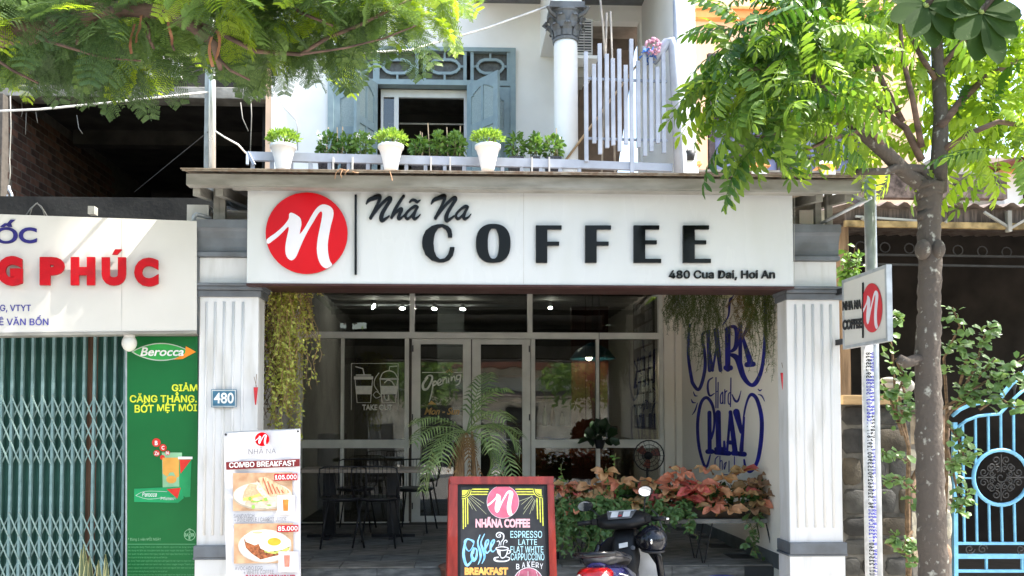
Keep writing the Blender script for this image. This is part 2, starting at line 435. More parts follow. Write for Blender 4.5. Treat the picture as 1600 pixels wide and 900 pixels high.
# ================================================================ cafe building
cafe = thing('cafe_building', 'two-storey white cafe house with a deep glazed porch, fluted grey-banded pillars and blue balcony joinery', 'building', (0, 1, 0))
Z0 = zat(445, 0); ZT = zat(348, 0)
XR = xat(1310, 0)
def pillar(x0, x1, flutes, fy0, fy1):
    p = part('pillar', MB().box(x0, x1, 0, .19, 0, zat(462, 0)), WHITE, cafe, bev=.008)
    fm = MB()
    for fx in flutes:
        a = at(fx, fy0, 0); b = at(fx, fy1, 0)
        c = MB().tube([(a.x, .002, b.z), (a.x, .002, a.z)], .011, 8)
        c.v = [(x_, min(y_, .004), z_) for x_, y_, z_ in c.v]
        part('flute_ridge', c, WHITE, p, smooth=True)
    za, zb, zc = zat(466, 0), zat(456, 0), Z0 - .004
    e = .035
    part('capital', MB().box(x0-.01, x1+.01+e*.3, -.02, .21, za, zb).box(x0-.015, x1+.03, -.04, .23, zb+.001, zc-.02).box(x0-.015, x1+.045, -.055, .245, zc-.019, zc), TRIM, p, bev=.004)
    part('base_band', MB().box(x0-.012, x1+.014, -.03, .22, zat(868, 0), zat(850, 0)).box(x0-.02, x1+.022, -.02, .21, zat(872,0), zat(868.2, 0)), TRIM, p, bev=.005)
    part('plinth', MB().box(x0-.006, x1+.006, -.01, .2, 0, zat(872.3,0)), WHITE, p)
    return p
X_L0, X_L1, X_R0, X_R1 = xat(310,0), xat(403,0), xat(1231,0), xat(1314,0)
pillar(X_L0, X_L1, (323.3,336.7,350.7,365,380), 472, 836)
pillar(X_R0, X_R1, (1242.5,1255.7,1269.3,1283.8,1297.6), 476, 824)
# entablature behind the sign
XE0, XE1 = xat(309, 0), xat(1310, 0)
part('beam', MB().box(XE0, XE1, 0.0, .30, Z0, zat(404.5, 0)), WHITE, cafe, bev=.006)
prof = [(0, 404.3), (-.035, 404), (-.035, 398), (-.012, 396), (-.012, 388), (-.02, 376), (-.035, 366), (-.05, 362), (-.06, 361.5), (-.06, 349), (-.045, 348), (.3, 348), (.3, 404.3)]
mb = MB(); n = len(prof)
for xx in (XE0-.012, XE1+.012): mb.v += [(xx, y_, zat(p_, 0)) for y_, p_ in prof]
mb.f = [(i, i+n, (i+1) % n+n, (i+1) % n) for i in range(n)] + [tuple(range(n)), tuple(range(2*n-1, n-1, -1))]; mb.mi = [0]*len(mb.f)
part('cornice', mb, TRIM, cafe)
part('soffit_strip', MB().box(X_L1, X_R0, -.1, .28, Z0-.022, Z0-.002), mat('dark_red_trim', (.04,.018,.015), .5), cafe)
# side walls of the porch and room
part('side_wall', MB().box(X_L0-.16, X_L0, .19, 3.2, 0, 3.2).box(X_L0-.16, X_L0, 3.2, 9.2, 0, 3.74), mat('left_wall_grey', (.66,.63,.58), .8, scale=3, bump=.1), cafe)
mural_wall = part('side_wall', MB().box(MURX, MURX+.2, .19, 3.2, 0, 3.2).box(MURX, MURX+.2, 3.2, 9.2, 0, 3.74), CREAM, cafe, label='cream side wall of the porch with blue painted lettering')
part('side_pier', MB().box(xat(1037,GY), MURX, GY-.03, GY+.1, FZ, 3.5).box(xat(1052,GY), MURX, GY-.12, GY-.031, FZ, 3.3), CREAM, cafe, bev=.004)
part('skirting', MB().box(MURX-.014, MURX-.001, .2, 3.29, FZ-.02, FZ+.1), mat('skirt', (.12,.13,.13), .6), cafe)
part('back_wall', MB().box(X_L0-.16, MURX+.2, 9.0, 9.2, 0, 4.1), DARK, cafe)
part('first_floor_slab', MB().box(-2.45, 2.45, 3.3, 9.2, 3.75, 3.98), CONC, cafe)
# porch ceiling: ribbed metal
def ribbed(x0, x1, y0, y1, z0, z1, pitch=.12, along='x', a=.012):
    mb = MB(); n = int(abs(y1-y0)/pitch*4)
    rows = []
    for i in range(n+1):
        t = i/n; y_ = y0+(y1-y0)*t; z_ = z0+(z1-z0)*t+(a if (i//2) % 2 else -a)
        rows.append(((x0, y_, z_), (x1, y_, z_)))
    mb.v = [p for r_ in rows for p in r_]; mb.f = [(2*i, 2*i+1, 2*i+3, 2*i+2) for i in range(n)]; mb.mi = [0]*n
    return mb
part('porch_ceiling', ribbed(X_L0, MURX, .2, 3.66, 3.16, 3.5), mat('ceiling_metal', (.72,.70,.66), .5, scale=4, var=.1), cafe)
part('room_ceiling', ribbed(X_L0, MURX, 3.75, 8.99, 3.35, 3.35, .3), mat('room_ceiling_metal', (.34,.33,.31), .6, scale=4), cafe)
for k, y_ in enumerate((1.2, 2.4)):
    part('ceiling_purlin', MB().box(X_L0+.01, MURX-.01, y_, y_+.05, 3.16+.3*(y_-.2)/3.5-.09, 3.16+.3*(y_-.2)/3.5-.02), DGREY, cafe)
# canopy over the porch
CX0, CX1 = xat(286, -.28), xat(1352, -.28)
ct, cb = zat(275, -.28), zat(293, -.28)
canopy = part('canopy_roof', MB().add([(CX0-.02,-.34,ct+.012),(CX1,-.34,ct+.012),(CX1,3.28,ct+.50),(CX0-.02,3.28,ct+.50),(CX0-.02,-.34,ct+.02),(CX1,-.34,ct+.02),(CX1,3.28,ct+.508),(CX0-.02,3.28,ct+.508)],[(0,1,2,3),(7,6,5,4),(0,4,5,1),(1,5,6,2),(2,6,7,3),(3,7,4,0)]), RUST, cafe)
fas = part('canopy_fascia', MB().box(CX0, CX1, -.28, -.20, cb, ct), FASC, cafe, bev=.004)
part('fascia_lip', MB().box(CX0-.01, CX1, -.335, -.325, ct+.002, ct+.011), RUST, fas)
part('fascia_bottom_lip', MB().box(CX0+.3, CX1-.3, -.275, -.18, cb-.008, cb-.001), FASC, fas)
for xx in (xat(334, .05), xat(346, .1), xat(1284, .05), xat(1297, .1)):
    part('canopy_post', MB().box(xx-.022, xx+.022, .06, .1, ZT-.005, ct+.02), FASC, cafe)
for x0_, x1_ in ((CX0+.02, CX0+.07), (xat(345,0), xat(345,0)+.05), (xat(1262,0), xat(1262,0)+.05), (CX1-.08, CX1-.03)):
    a = MB().slab([(x0_,-.19,cb+.02),(x1_,-.19,cb+.02),(x1_,3.2,ct+.46),(x0_,3.2,ct+.46)], (0,0,-1), .07); part('canopy_rafter', a, FASC, cafe)
for xx in (CX0+.05, xat(1262,0)):
    for yy in (.9, 1.9): part('canopy_purlin', MB().box(xx, xx+.5, yy, yy+.04, ct+.06+.14*yy, ct+.1+.14*yy), WHITE, cafe)
part('side_strut', MB().bar(at(346,298,.12), at(380,346,1.4), .03), FASC, cafe)
part('side_strut', MB().bar(at(1299,294,.02), at(1351,313,-.25), .022), STEEL, cafe)
part('side_strut', MB().tube([at(1283,349,0), at(1361,309,-.3)], .012, 10), STEEL, cafe, smooth=True)
part('gable_panel', MB().box(xat(345,0), xat(345,0)+.01, .3, 3.2, 3.3, ct+.02), WHITE, cafe)

# ---- glazed front
gl = part('glazed_front', MB().box(X_L0, MURX, GY, GY+.06, zat(526, GY), zat(519, GY)), FRAME, cafe)
def gx(px): return xat(px, GY)
def gz(py): return zat(py, GY)
TOPZ = 3.48
MR = gx(1036)
part('transom_rail', MB().box(X_L0, MR, GY-.012, GY+.07, gz(529), gz(520)), FRAME, gl, bev=.003)
part('head_rail', MB().box(X_L0, MR, GY-.01, GY+.07, TOPZ-.05, TOPZ+.03), FRAME, gl)
part('side_jamb', MB().box(gx(1030), MR, GY-.014, GY+.07, FZ, TOPZ), FRAME, gl)
part('side_jamb', MB().box(X_L0, X_L0+.06, GY-.014, GY+.07, FZ, TOPZ), FRAME, gl)
for px in (643.5, 828.5): part('mullion', MB().box(gx(px-3.5), gx(px+3.5), GY-.013, GY+.07, gz(520)+.001, TOPZ-.051), FRAME, gl, bev=.003)
# left glazing 463..643 and right glazing 829..1030
for xs in ((463, 535, 640), (832, 934, 1030)):
    for i in range(2):
        a, b = gx(xs[i]), gx(xs[i+1])
        for (t, u) in ((529, 688), (699, 822)):
            part('pane', MB().box(a+.01, b-.01, GY+.025, GY+.031, gz(u)+.001, gz(t)), GLASS, gl)
    part('middle_rail', MB().box(gx(xs[0]), gx(xs[2]), GY-.012, GY+.066, gz(700), gz(687)), FRAME, gl, bev=.003)
    part('bottom_rail', MB().box(gx(xs[0]), gx(xs[2]), GY-.01, GY+.066, FZ, gz(822)+.05), FRAME, gl, bev=.003)
    part('mullion', MB().box(gx(xs[1]-2.6), gx(xs[1]+2.6), GY-.009, GY+.064, gz(686.5), gz(529.5)), FRAME, gl, bev=.002)
    part('mullion', MB().box(gx(xs[1]-3), gx(xs[1]+3), GY-.009, GY+.064, gz(822)+.051, gz(700.5)), FRAME, gl, bev=.002)
for px in (635.5, 833): part('mullion', MB().box(gx(px-3.2), gx(px+3.2), GY-.011, GY+.068, FZ, gz(529.2)), FRAME, gl, bev=.003)
for a, b in ((463, 640), (647, 825), (832, 1030)):
    part('pane', MB().box(gx(a)+.01, gx(b)-.01, GY+.024, GY+.030, gz(520), TOPZ-.05), GLASS2, gl)
for (a, b, hx) in ((643, 736.3, 730), (737.2, 829, 742)):
    d = part('door', MB().box(gx(a)+.004, gx(a+14), GY-.016, GY+.03, FZ+.01, gz(530)).box(gx(b-13), gx(b)-.004, GY-.016, GY+.03, FZ+.01, gz(530))
             .box(gx(a+14), gx(b-13), GY-.016, GY+.03, gz(538), gz(530)).box(gx(a+14), gx(b-13), GY-.016, GY+.03, FZ+.01, gz(806)), FRAME, cafe)
    part('door_pane', MB().box(gx(a+13.5), gx(b-12.5), GY+.004, GY+.010, gz(807), gz(537)), GLASS, d)
    part('handle', MB().tube([(gx(hx), GY-.05, gz(700)), (gx(hx), GY-.05, gz(672))], .009, 8), STEEL, d, smooth=True)
    for hy in (545, 652, 790):
        hxx = a+2 if a < 700 else b-2
        part('hinge', MB().tube([(gx(hxx), GY-.02, gz(hy+5)), (gx(hxx), GY-.02, gz(hy-5))], .007, 8), DGREY, d)
# glass lettering and drawings
GP = Plane((0, GY+.024, 0), (0,-1,0)); GD = Plane((0, GY+.003, 0), (0,-1,0))
FILM = mat('frosted_film', (.75,.75,.68), .6, scale=30, var=.06, bump=0)
FILMO = mat('gold_film', (.62,.38,.12), .5, bump=0)
st = part('window_sticker', MB(), FILM, gl)
bpy.data.objects.remove(st)
mb = MB()
for l in (((549,568),(549,640)), ((549,568),(622,568)), ((622,568),(622,640))): mb.stroke(GP, l, .8, smooth=False)
mb.poly(GP, [(556,603),(582,603),(580,616),(556.5,616)])
mb.rect(GP, 553,588,583,593); mb.rect(GP, 556,585,580,587)
mb.stroke(GP, [(556,573),(567,576),(569,585)], 1.6, smooth=False)
mb.stroke(GP, [(555,594),(558,629),(579,629),(582,594)], 1.2, smooth=False)
mb.poly(GP, [(594,603),(622,603),(620,616),(595,616)])
mb.stroke(GP, [(594,592),(598,583),(607,579.5),(616,582),(622,592)], 1.4); mb.rect(GP, 593,591,623,593.5)
mb.stroke(GP, [(608,579),(609,573),(620,572)], 1.4, smooth=False)
mb.stroke(GP, [(594,594),(597,629),(618,629),(621,594)], 1.2, smooth=False)
mb.stroke(GP, [(592,583),(586,592),(585,602),(591,612)], 1.3); mb.stroke(GP, [(583,617),(588,612),(595,618),(588,622),(583,617)], 1)
mb.stroke(GP, [(600,616),(602,624),(607,625),(607,618)], 1.6); mb.stroke(GP, [(601,598),(606,594),(612,596),(616,602)], 1.6)
mb.text(GP, 'TAKE OUT', 566, 632, 613, 641, bold=.03)
part('takeout_drawing', mb, FILM, gl)
mb = MB().stroke(GD, [(660,582),(696,582)], 1, smooth=False).stroke(GD, [(709,582),(722,582)], 1, smooth=False)
# script word: Opening
mb.stroke(GD, [(668,590),(661,600),(662,608),(668,607),(674,596),(675,588),(669,587),(664,592)], [3,3.6,4,3,3,3,2,1.5])
mb.stroke(GD, [(677,596),(675,612),(671,627)], [2.2,2,1.2]); mb.stroke(GD, [(676,600),(680,595),(682,599),(677,603)], 2)
mb.stroke(GD, [(684,600),(689,596),(688,592),(684,596),(685,602),(690,600)], 1.9)
mb.stroke(GD, [(692,593),(692,600),(693,594),(697,591),(698,598)], 1.9)
mb.stroke(GD, [(701,591),(701,597)], 1.9); mb.disc(GD, 702, 585, 1.1, n=10)
mb.stroke(GD, [(705,589),(705,595),(707,590),(710,588),(711,594)], 1.9)
mb.stroke(GD, [(719,586),(714,587),(714,593),(719,591),(720,585),(718,598),(713,602)], 1.8)
part('opening_lettering', mb, FILM, gl)
mb = MB().text(GD, 'Mon - Sun', 663, 637, 718, 648, shear=.35, bold=.025)
for k in range(5):
    a_ = R(200+k*35); mb.stroke(GD, [(702.5+3*math.cos(a_), 583+3*math.sin(a_)), (702.5+6*math.cos(a_), 583+6*math.sin(a_))], .8, smooth=False)
mb.poly(GD, [(668,632),(682,632),(674,626)])
part('hours_lettering', mb, FILMO, gl)

# ---- room behind the glass
part('counter', MB().box(gx(850)-.1, MURX-.3, 6.2, 6.8, FZ, FZ+1.05).box(gx(850)-.15, MURX-.25, 6.15, 6.85, FZ+1.05, FZ+1.1), mat('counter_wood', (.14,.07,.04), .5, scale=3, var=.2, stretch=(1,1,8)), cafe)
part('wood_panel', MB().box(1.6, 2.12, 5.6, 5.66, FZ, 3.2), mat('red_wood', (.16,.045,.028), .5, scale=3, var=.25, stretch=(8,8,.6)), cafe)
for k in range(3): part('shelf', MB().box(.7, 1.7, 8.7, 8.98, FZ+1.1+.42*k, FZ+1.14+.42*k), WOODB, cafe)
part('partition', MB().box(-.3, .1, 6.5, 6.6, FZ, 3.3), mat('partition_grey', (.16,.17,.165), .7), cafe)
# framed picture strip on the side wall inside
gy0, gy1 = 4.85, 6.1
bd = part('picture_board', MB().box(MURX-.02, MURX, gy0, gy1, 1.5, 3.3), BLACK, cafe)
random.seed(5)
pm = [MB().box(-.006, 0, -w/2, w/2, -h/2, h/2).mesh('picture', [m]) for w, h, m in ((.2,.13,mat('print_pale', (.62,.64,.66), .5)), (.14,.13,mat('print_mid', (.40,.43,.47), .5)), (.2,.10,mat('print_dark', (.10,.11,.13), .5)))]
z = 1.58; 
while z < 3.25:
    y = gy0+.13
    while y < gy1-.1:
        inst('picture', random.choice(pm), bd, (MURX-.02-.001, y, z)); bd_l = 0; y += .235
    z += .16
for o in kids(bd): o.location = Vector(o.location) - origin(bd)

# ---- upper storey
UY = 4.9
def ux(px): return xat(px, UY, 150)
def uz(py): return zat(py, UY)
CEIL = uz(4)
part('upper_wall', MB().box(ux(424), ux(513), UY, UY+.15, 3.98, 9.5), WALLW, cafe)
part('upper_wall', MB().box(ux(805), ux(902), UY, UY+.15, 3.98, 9.5), WALLW, cafe)
part('upper_wall', MB().box(ux(513), ux(805), UY, UY+.15, uz(76), 9.5), WALLW, cafe)
part('upper_wall', MB().box(ux(902), ux(1000), UY, UY+.15, uz(29), 9.5), WALLW, cafe)
part('upper_wall', MB().box(ux(1000), 2.47, UY, UY+.15, 3.98, 9.5), WALLW, cafe)
part('corner_strip', MB().box(ux(415), ux(424), UY+.01, UY+.2, 3.9, 9.5), PEACH, cafe)
part('balcony_side_wall', MB().box(2.47, 2.6, 3.25, UY+.3, 3.9, 9.5), WALLW, cafe)
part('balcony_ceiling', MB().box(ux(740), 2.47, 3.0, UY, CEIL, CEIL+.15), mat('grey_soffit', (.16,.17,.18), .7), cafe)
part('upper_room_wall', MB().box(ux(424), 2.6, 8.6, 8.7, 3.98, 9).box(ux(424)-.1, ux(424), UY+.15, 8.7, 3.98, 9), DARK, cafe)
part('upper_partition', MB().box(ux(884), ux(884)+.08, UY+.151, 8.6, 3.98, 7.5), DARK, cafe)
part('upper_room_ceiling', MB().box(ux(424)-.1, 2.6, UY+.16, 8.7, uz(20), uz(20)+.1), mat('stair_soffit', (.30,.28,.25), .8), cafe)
part('stair_flight', MB().slab([(1.75, UY+.4, uz(35)),(2.46, UY+.4, uz(35)),(2.46, UY+2.2, uz(250)),(1.75, UY+2.2, uz(250))], (0,0,-1), .15), mat('stair_brown', (.16,.13,.11), .8), cafe)
# column with capital and the beam above
cxp = at(884, 150, 3.6); 
colm = part('column', MB().lathe([(.155,3.98),(.155,4.1),(.142,4.14),(.140,zat(80,3.6)),(.136,zat(64,3.6))], (cxp.x, 3.6, 0), 32), WALLW, cafe, smooth=True)
zt, zb_ = zat(12, 3.6), zat(64, 3.6); H = zt-zb_
mb = MB().lathe([(.15,zb_-.01),(.155,zb_+.02),(.14,zb_+.035),(.15,zb_+.1),(.17,zb_+.2),(.20,zt-.1),(.215,zt-.085),(.215,zt-.06)], (cxp.x,3.6,0), 24)
mb.box(cxp.x-.2, cxp.x+.2, 3.4, 3.8, zt-.07, zt)
for ring, (n_, zz, rr, hh) in enumerate(((8, zb_+.03, .15, .13), (8, zb_+.12, .165, .13))):
    for k in range(n_):
        a = 2*math.pi*(k+.5*ring)/n_; c = Vector((cxp.x, 3.6, 0)); u = Vector((math.cos(a), math.sin(a), 0)); t = Vector((-math.sin(a), math.cos(a), 0))
        pts = [(0,0,.05),(.01,hh*.5,.055),(.04,hh*.9,.045),(.07,hh,.03),(.075,hh*.85,.02)]
        vs = []
        for o_, z_, w_ in pts: vs += [c+u*(rr+o_)+t*w_+Vector((0,0,zz+z_)), c+u*(rr+o_+.012)+Vector((0,0,zz+z_)), c+u*(rr+o_)-t*w_+Vector((0,0,zz+z_))]
        mb.add(vs, [(i*3+j, i*3+j+1, i*3+j+4, i*3+j+3) for i in range(4) for j in range(2)])
for sx in (-1,1):
    for sy in (-1,1): mb.tube([(cxp.x+sx*.13,3.6+sy*.13,zt-.15),(cxp.x+sx*.2,3.6+sy*.2,zt-.13),(cxp.x+sx*.235,3.6+sy*.235,zt-.09),(cxp.x+sx*.2,3.6+sy*.2,zt-.07)], .022, 6)
part('capital', mb, TRIM, colm)
part('beam', MB().box(cxp.x-.17, cxp.x+.17, 3.45, UY, zt+.002, 9.5), WALLW, cafe)
# blue window with shutters
WZ = uz(76); FZ2 = 3.98
bl = part('balcony_window', MB().box(ux(513), ux(522), UY-.05, UY+.1, FZ2, WZ).box(ux(797), ux(805.5), UY-.05, UY+.1, FZ2, WZ).box(ux(522), ux(797), UY-.05, UY+.1, uz(82), WZ).box(ux(522), ux(797), UY-.045, UY+.1, uz(135), uz(127)), BLUE, cafe)
for x0_, x1_ in ((522,588),(588,654),(660.5,729),(735,797)):
    part('window_post', MB().box(ux(x1_-5), ux(x1_), UY-.03, UY+.06, uz(127), uz(82)), BLUE, bl); part('window_post', MB().box(ux(x0_), ux(x0_+5), UY-.03, UY+.06, uz(127), uz(82)), BLUE, bl)
    PP = Plane((0, UY+.02, 0), (0,-1,0)); cx = (x0_+x1_)/2; cy = 105; rw = (x1_-x0_)/2-9
    part('transom_pane', MB().box(ux(x0_+5), ux(x1_-5), UY+.045, UY+.05, uz(127), uz(82)), FROSTD, bl)
    loop = [(cx-rw*.9,cy-3),(cx-rw*.7,cy-8),(cx-rw*.4,cy-10.5),(cx,cy-10.5),(cx+rw*.4,cy-10.5),(cx+rw*.7,cy-8),(cx+rw*.9,cy-3)]
    loop = loop + [(a, 2*cy-b) for a, b in reversed(loop)]
    mbf = MB(); q = loop+[loop[0]]
    mbf.stroke(PP, q, 4.2, h=0, d=.03, smooth=False)
    for (a, b) in (((x0_+4,cy),(cx-rw*.95,cy)),((cx+rw*.95,cy),(x1_-4,cy)),((cx,84),(cx,cy-11)),((cx,cy+11),(cx,126))): mbf.stroke(PP, (a, b), 3.2, h=0, d=.028, smooth=False)
    part('transom_fret', mbf, BLUE, bl)
def leaf(xh, yh, ang, wd, z0, z1, m=BLUE, label=None):
    """shutter leaf hinged at (xh,yh), opening by ang from the +x direction"""
    o = part('shutter', MB(), m, bl) if 0 else None
    u = Vector((math.cos(ang), math.sin(ang), 0)); nrm = Vector((-u.y, u.x, 0)); O = Vector((xh, yh, 0))
    def B(a0, a1, zz0, zz1, th=.04, off=0): 
        c = O+u*(a0+a1)/2+Vector((0,0,(zz0+zz1)/2))+nrm*off
        return c, u*(a1-a0), nrm*th, Vector((0,0,zz1-zz0))
    mb = MB(); s_ = .085
    for a0, a1 in ((0,s_),(wd-s_,wd),(wd/2-.02,wd/2+.02)): mb.obox(*B(a0, a1, z0, z1))
    rows = [z0, z0+.55, z0+.98, z0+1.41, z1-.05]
    for i, zz in enumerate(rows): mb.obox(*B(s_, wd-s_, zz-(.05 if i else -.0), zz+(.05 if i < 4 else .05), .036))
    # arched top filler
    for hf in (0, 1):
        a0 = s_ if hf == 0 else wd/2+.02; a1 = wd/2-.02 if hf == 0 else wd-s_
        for k in range(5):
            t = (k+.5)/5; dn = .10*(1-t if hf == 0 else t)**1.5
            mb.obox(*B(a0+(a1-a0)*k/5, a0+(a1-a0)*(k+1)/5, z1-.1-dn, z1-.09, .034))
    s = part('shutter', mb, m, bl, label=label)
    for i in range(4):
        for a0, a1 in ((s_, wd/2-.02), (wd/2+.02, wd-s_)):
            part('pane', MB().obox(*B(a0, a1, rows[i]+.05, rows[i+1]-.05, .008)), FROST, s)
    return s
sz0, sz1 = FZ2+.03, uz(136)
leaf(ux(522), UY-.01, 0, ux(590)-ux(522), sz0, sz1)
leaf(ux(797), UY-.01, math.pi, ux(797)-ux(733), sz0, sz1)
leaf(ux(590)-.01, UY-.06, R(-115)+math.pi*0, .52, sz0, sz1, label='narrow blue shutter swung outwards beside the white sliding frame')
leaf(ux(730)+.01, UY-.06, R(-52), .62, sz0, sz1, label='wide blue shutter swung outwards with an arched frosted panel')
# white aluminium sliding window behind
al = part('sliding_frame', MB().box(ux(594), ux(732), UY+.11, UY+.16, uz(148), uz(136)).box(ux(594), ux(598), UY+.11, UY+.16, FZ2, uz(148)).box(ux(725), ux(732), UY+.11, UY+.16, FZ2, uz(148)).box(ux(615), ux(622), UY+.10, UY+.15, FZ2, uz(148)), ALU, bl)
part('pane', MB().box(ux(597), ux(616), UY+.13, UY+.135, FZ2, uz(150)), GLASS2, al)
part('curtain_rail', MB().tube([(ux(600),UY+.7,uz(165)),(ux(730),UY+.7,uz(165))], .012, 6), ALU, bl)

# balcony rail and picket screen
RY = 3.12
rail = thing('balcony_railing', 'pale blue metal balcony rail with uneven picket screen at its right end', 'railing', (0, RY, 4))
def rx(px): return xat(px, RY, 250)
def rz_(py): return zat(py, RY)
part('bottom_rail', MB().bar((rx(388), RY, rz_(248)), (rx(905), RY, rz_(255)), .05, .095, up=(0,0,1)), LILAC, rail)
part('bottom_rail', MB().bar((rx(905), RY, rz_(255)), (rx(1050), RY, rz_(259)), .05, .085), LILAC, rail)
part('lower_rail', MB().bar((rx(388), RY, rz_(272)), (rx(1050), RY, rz_(284)), .04), LILAC, rail)
for px in range(395, 920, 30): part('rail_post', MB().box(rx(px)-.02, rx(px)+.02, RY-.015, RY+.015, 4.05, rz_(252)), LILAC, rail)
for pxa in (395, 384.5): part('end_brace', MB().bar((rx(388), RY-.03, rz_(243)), (rx(pxa+4), RY-.05, rz_(263)), .03), LILAC, rail)
pk = [(915.5,80,252),(928,99,223),(937,67,240),(948,83,230),(957.5,90,226),(967.5,75,235),(977.5,100,224),(986.5,59,270),(997,93,229),(1007,70,242),(1017,87,235),(1027,102,222),(1036.5,78,237)]
for px, a, b in pk:
    part('picket', MB().box(rx(px)-.022, rx(px)+.022, RY-.045, RY-.015, rz_(b), rz_(a)), LILAC, rail, bev=.002)
part('cross_rail', MB().bar((rx(917), RY, rz_(120)), (rx(1043), RY, rz_(123)), .025), LILAC, rail)
part('cross_rail', MB().bar((rx(917), RY, rz_(214)), (rx(1043), RY, rz_(216)), .025), LILAC, rail)
part('end_post', MB().tube([(rx(1022), RY+.05, rz_(90)), (rx(1032), RY, rz_(78)), (rx(1043), RY-.02, rz_(62)), (rx(1049), RY-.03, rz_(60)), (rx(1052), RY-.03, rz_(72)), (rx(1059), RY-.05, rz_(275))], [.05,.055,.055,.05,.05,.05], 12), LILAC, rail, smooth=True)
for a, b, c_, d_ in ((948,20,940,272),(954,18,961,272),(938,0,945,90)):
    tag(part('bamboo_pole', MB().tube([at(a, b, RY+.25), at((a+c_)/2+1, (b+d_)/2, RY+.22), at(c_, d_, RY+.2)], .012, 8), mat('grey_cane', (.45,.40,.34), .6, scale=9, var=.15), smooth=True),
        {948: 'tall pale cane leaning behind the pickets, the one ending at the column side', 954: 'tall pale cane standing behind the middle of the pickets', 938: 'short cane tip reaching the top of the photo above the pickets'}[a], 'pole', 'canes behind the picket screen')
tag(part('wooden_pole', MB().tube([at(884, 250, RY+.3), at(1000, 95, RY+.7)], .014, 8), mat('tan_wood', (.50,.34,.20), .6), smooth=True), 'slanting tan wooden pole leaning behind the pale blue picket screen', 'pole')
# ================================================================ signs
SGNW = mat('sign_white_acrylic', (.56,.57,.57), .28, scale=2, var=.02, col2=(.53,.54,.53), bump=.015, mixlo=.45, mixhi=.75, stretch=(2.5,1,.6))
RED = mat('glossy_red_acrylic', (.52,.004,.009), .14, scale=3, var=.05, bump=.02, spec=.12)
REDM = mat('faded_red', (.55,.035,.045), .4, scale=5, var=.08)
BLKA = mat('black_acrylic', (.003,.003,.0035), .12, scale=3, var=.1, bump=.01, spec=.15)
LOGW = mat('letter_white', (.66,.64,.69), .35, bump=0, var=.02)
NAVY = mat('navy_letter', (.022,.018,.14), .5, scale=12, var=.15, spec=.2)
SEAM = mat('panel_seam', (.42,.41,.38), .8)
sx0, sx1 = xat(383.5, -.14), xat(1242.5, -.14)
sz0_, sz1_ = zat(444.5, -.14), zat(292, -.14)
board = thing('shop_sign', 'long white cafe signboard above the porch with red round logo and raised black COFFEE letters', 'sign', ((sx0+sx1)/2, -.1, sz0_))
part('sign_panel', MB().box(sx0, sx1, -.14, -.062, sz0_, sz1_), SGNW, board, bev=.003)
part('bottom_trim', MB().box(sx0, sx1, -.15, -.065, sz0_-.016, sz0_-.001), mat('dark_trim', (.05,.02,.018), .4), board)
SP = Plane((0, -.14, 0), (0,-1,0))
for px in (818, 1241): part('panel_seam', MB().rect(SP, px-.3, 294, px+.3, 443, h=.0008), SEAM, board)
z7 = lambda x, y: (380+x/3.4614, 260+y/3.4614)
logo(SP, 480, 365.5, 63.8, 63.5, board, RED, LOGW, h=.012, d=.012)
part('divider_bar', MB().rect(SP, 554.6, 305, 558, 430, h=.004, d=.02), BLKA, board)
def gl_(outer, holes=()): return [outer]+list(holes)
# F and E letters
def F(x, x1, xm): return [(x,353.4),(x1,353.4),(x1,359.6),(x+17.8,359.6),(x+17.8,378.6),(xm,378.6),(xm,384.8),(x+17.8,384.8),(x+17.8,411.5),(x,411.5)]
def Eo(x, x1, xm, xb): return [(x,353.4),(x1,353.4),(x1,359.6),(x+18,359.6),(x+18,376.6),(xm,376.6),(xm,382.6),(x+18,382.6),(x+18,405.4),(xb,405.4),(xb,411.6),(x,411.6)]
def L(loops): part('letter', MB().poly(SP, loops, h=.004, d=.022), BLKA, board)
L(F(836.8, 876.9, 873)); L(F(913.6, 953.8, 950)); L(Eo(989, 1028.8, 1025, 1031.8)); L(Eo(1066, 1106.3, 1102, 1109.3))
def ell(cx, cy, rx, ry, n=40, p=2.4, a0=0, a1=360):
    o = []
    for k in range(n):
        a = R(a0+(a1-a0)*k/n); c, s_ = math.cos(a), math.sin(a)
        o.append((cx+rx*math.copysign(abs(c)**(2/p), c), cy+ry*math.copysign(abs(s_)**(2/p), s_)))
    return o
L([ell(770.5,381.3,27,30.3), ell(770.7,381.5,8.7,23.8)])
cc = [z7(*p) for p in [(1143,440),(1143,452),(1135,485),(1115,510),(1085,522),(1060,523),(1020,512),(985,480),(970,440),(968,415),(972,385),(988,350),(1020,326),(1050,317),(1080,316),(1108,326),(1126,345),(1131,372),(1130,388),(1108,388),(1105,365),(1095,345),(1075,332),(1055,338),(1038,365),(1031,400),(1030,420),(1034,460),(1046,490),(1065,505),(1090,500),(1108,480),(1117,450),(1118,440)]]
L([cc])
# brush script: shop name
zz = lambda l: [(560+x/8.889, 295+y/8.889) for x, y in l]
def SC(pts, wd, name='script_stroke', h=.004): part(name, MB().stroke(SP, zz(pts), [v/8.889 for v in wd], h=h, d=.018, sub=5), BLKA, board)
for dx in (0, 900):
    SC([(112+dx,218),(150+dx,165),(210+dx,140),(270+dx,115),(295+dx,112),(300+dx,140),(270+dx,215),(215+dx,330),(172+dx,415)], [16,48,58,62,60,48,34,40,44])
    SC([(180+dx,405),(250+dx,310),(330+dx,215),(400+dx,150),(440+dx,130),(448+dx,160),(400+dx,240),(345+dx,330),(320+dx,400),(325+dx,450),(370+dx,432),(430+dx,385)], [34,38,38,38,44,50,46,50,56,50,38,20], h=.0046)
SC([(632,108),(575,190),(510,300),(462,410)], [36,42,42,36]); SC([(470,405),(530,330),(590,285),(605,300),(575,360),(558,415),(575,425),(625,390),(660,350)], [20,32,38,42,44,46,36,22,14], h=.0046)
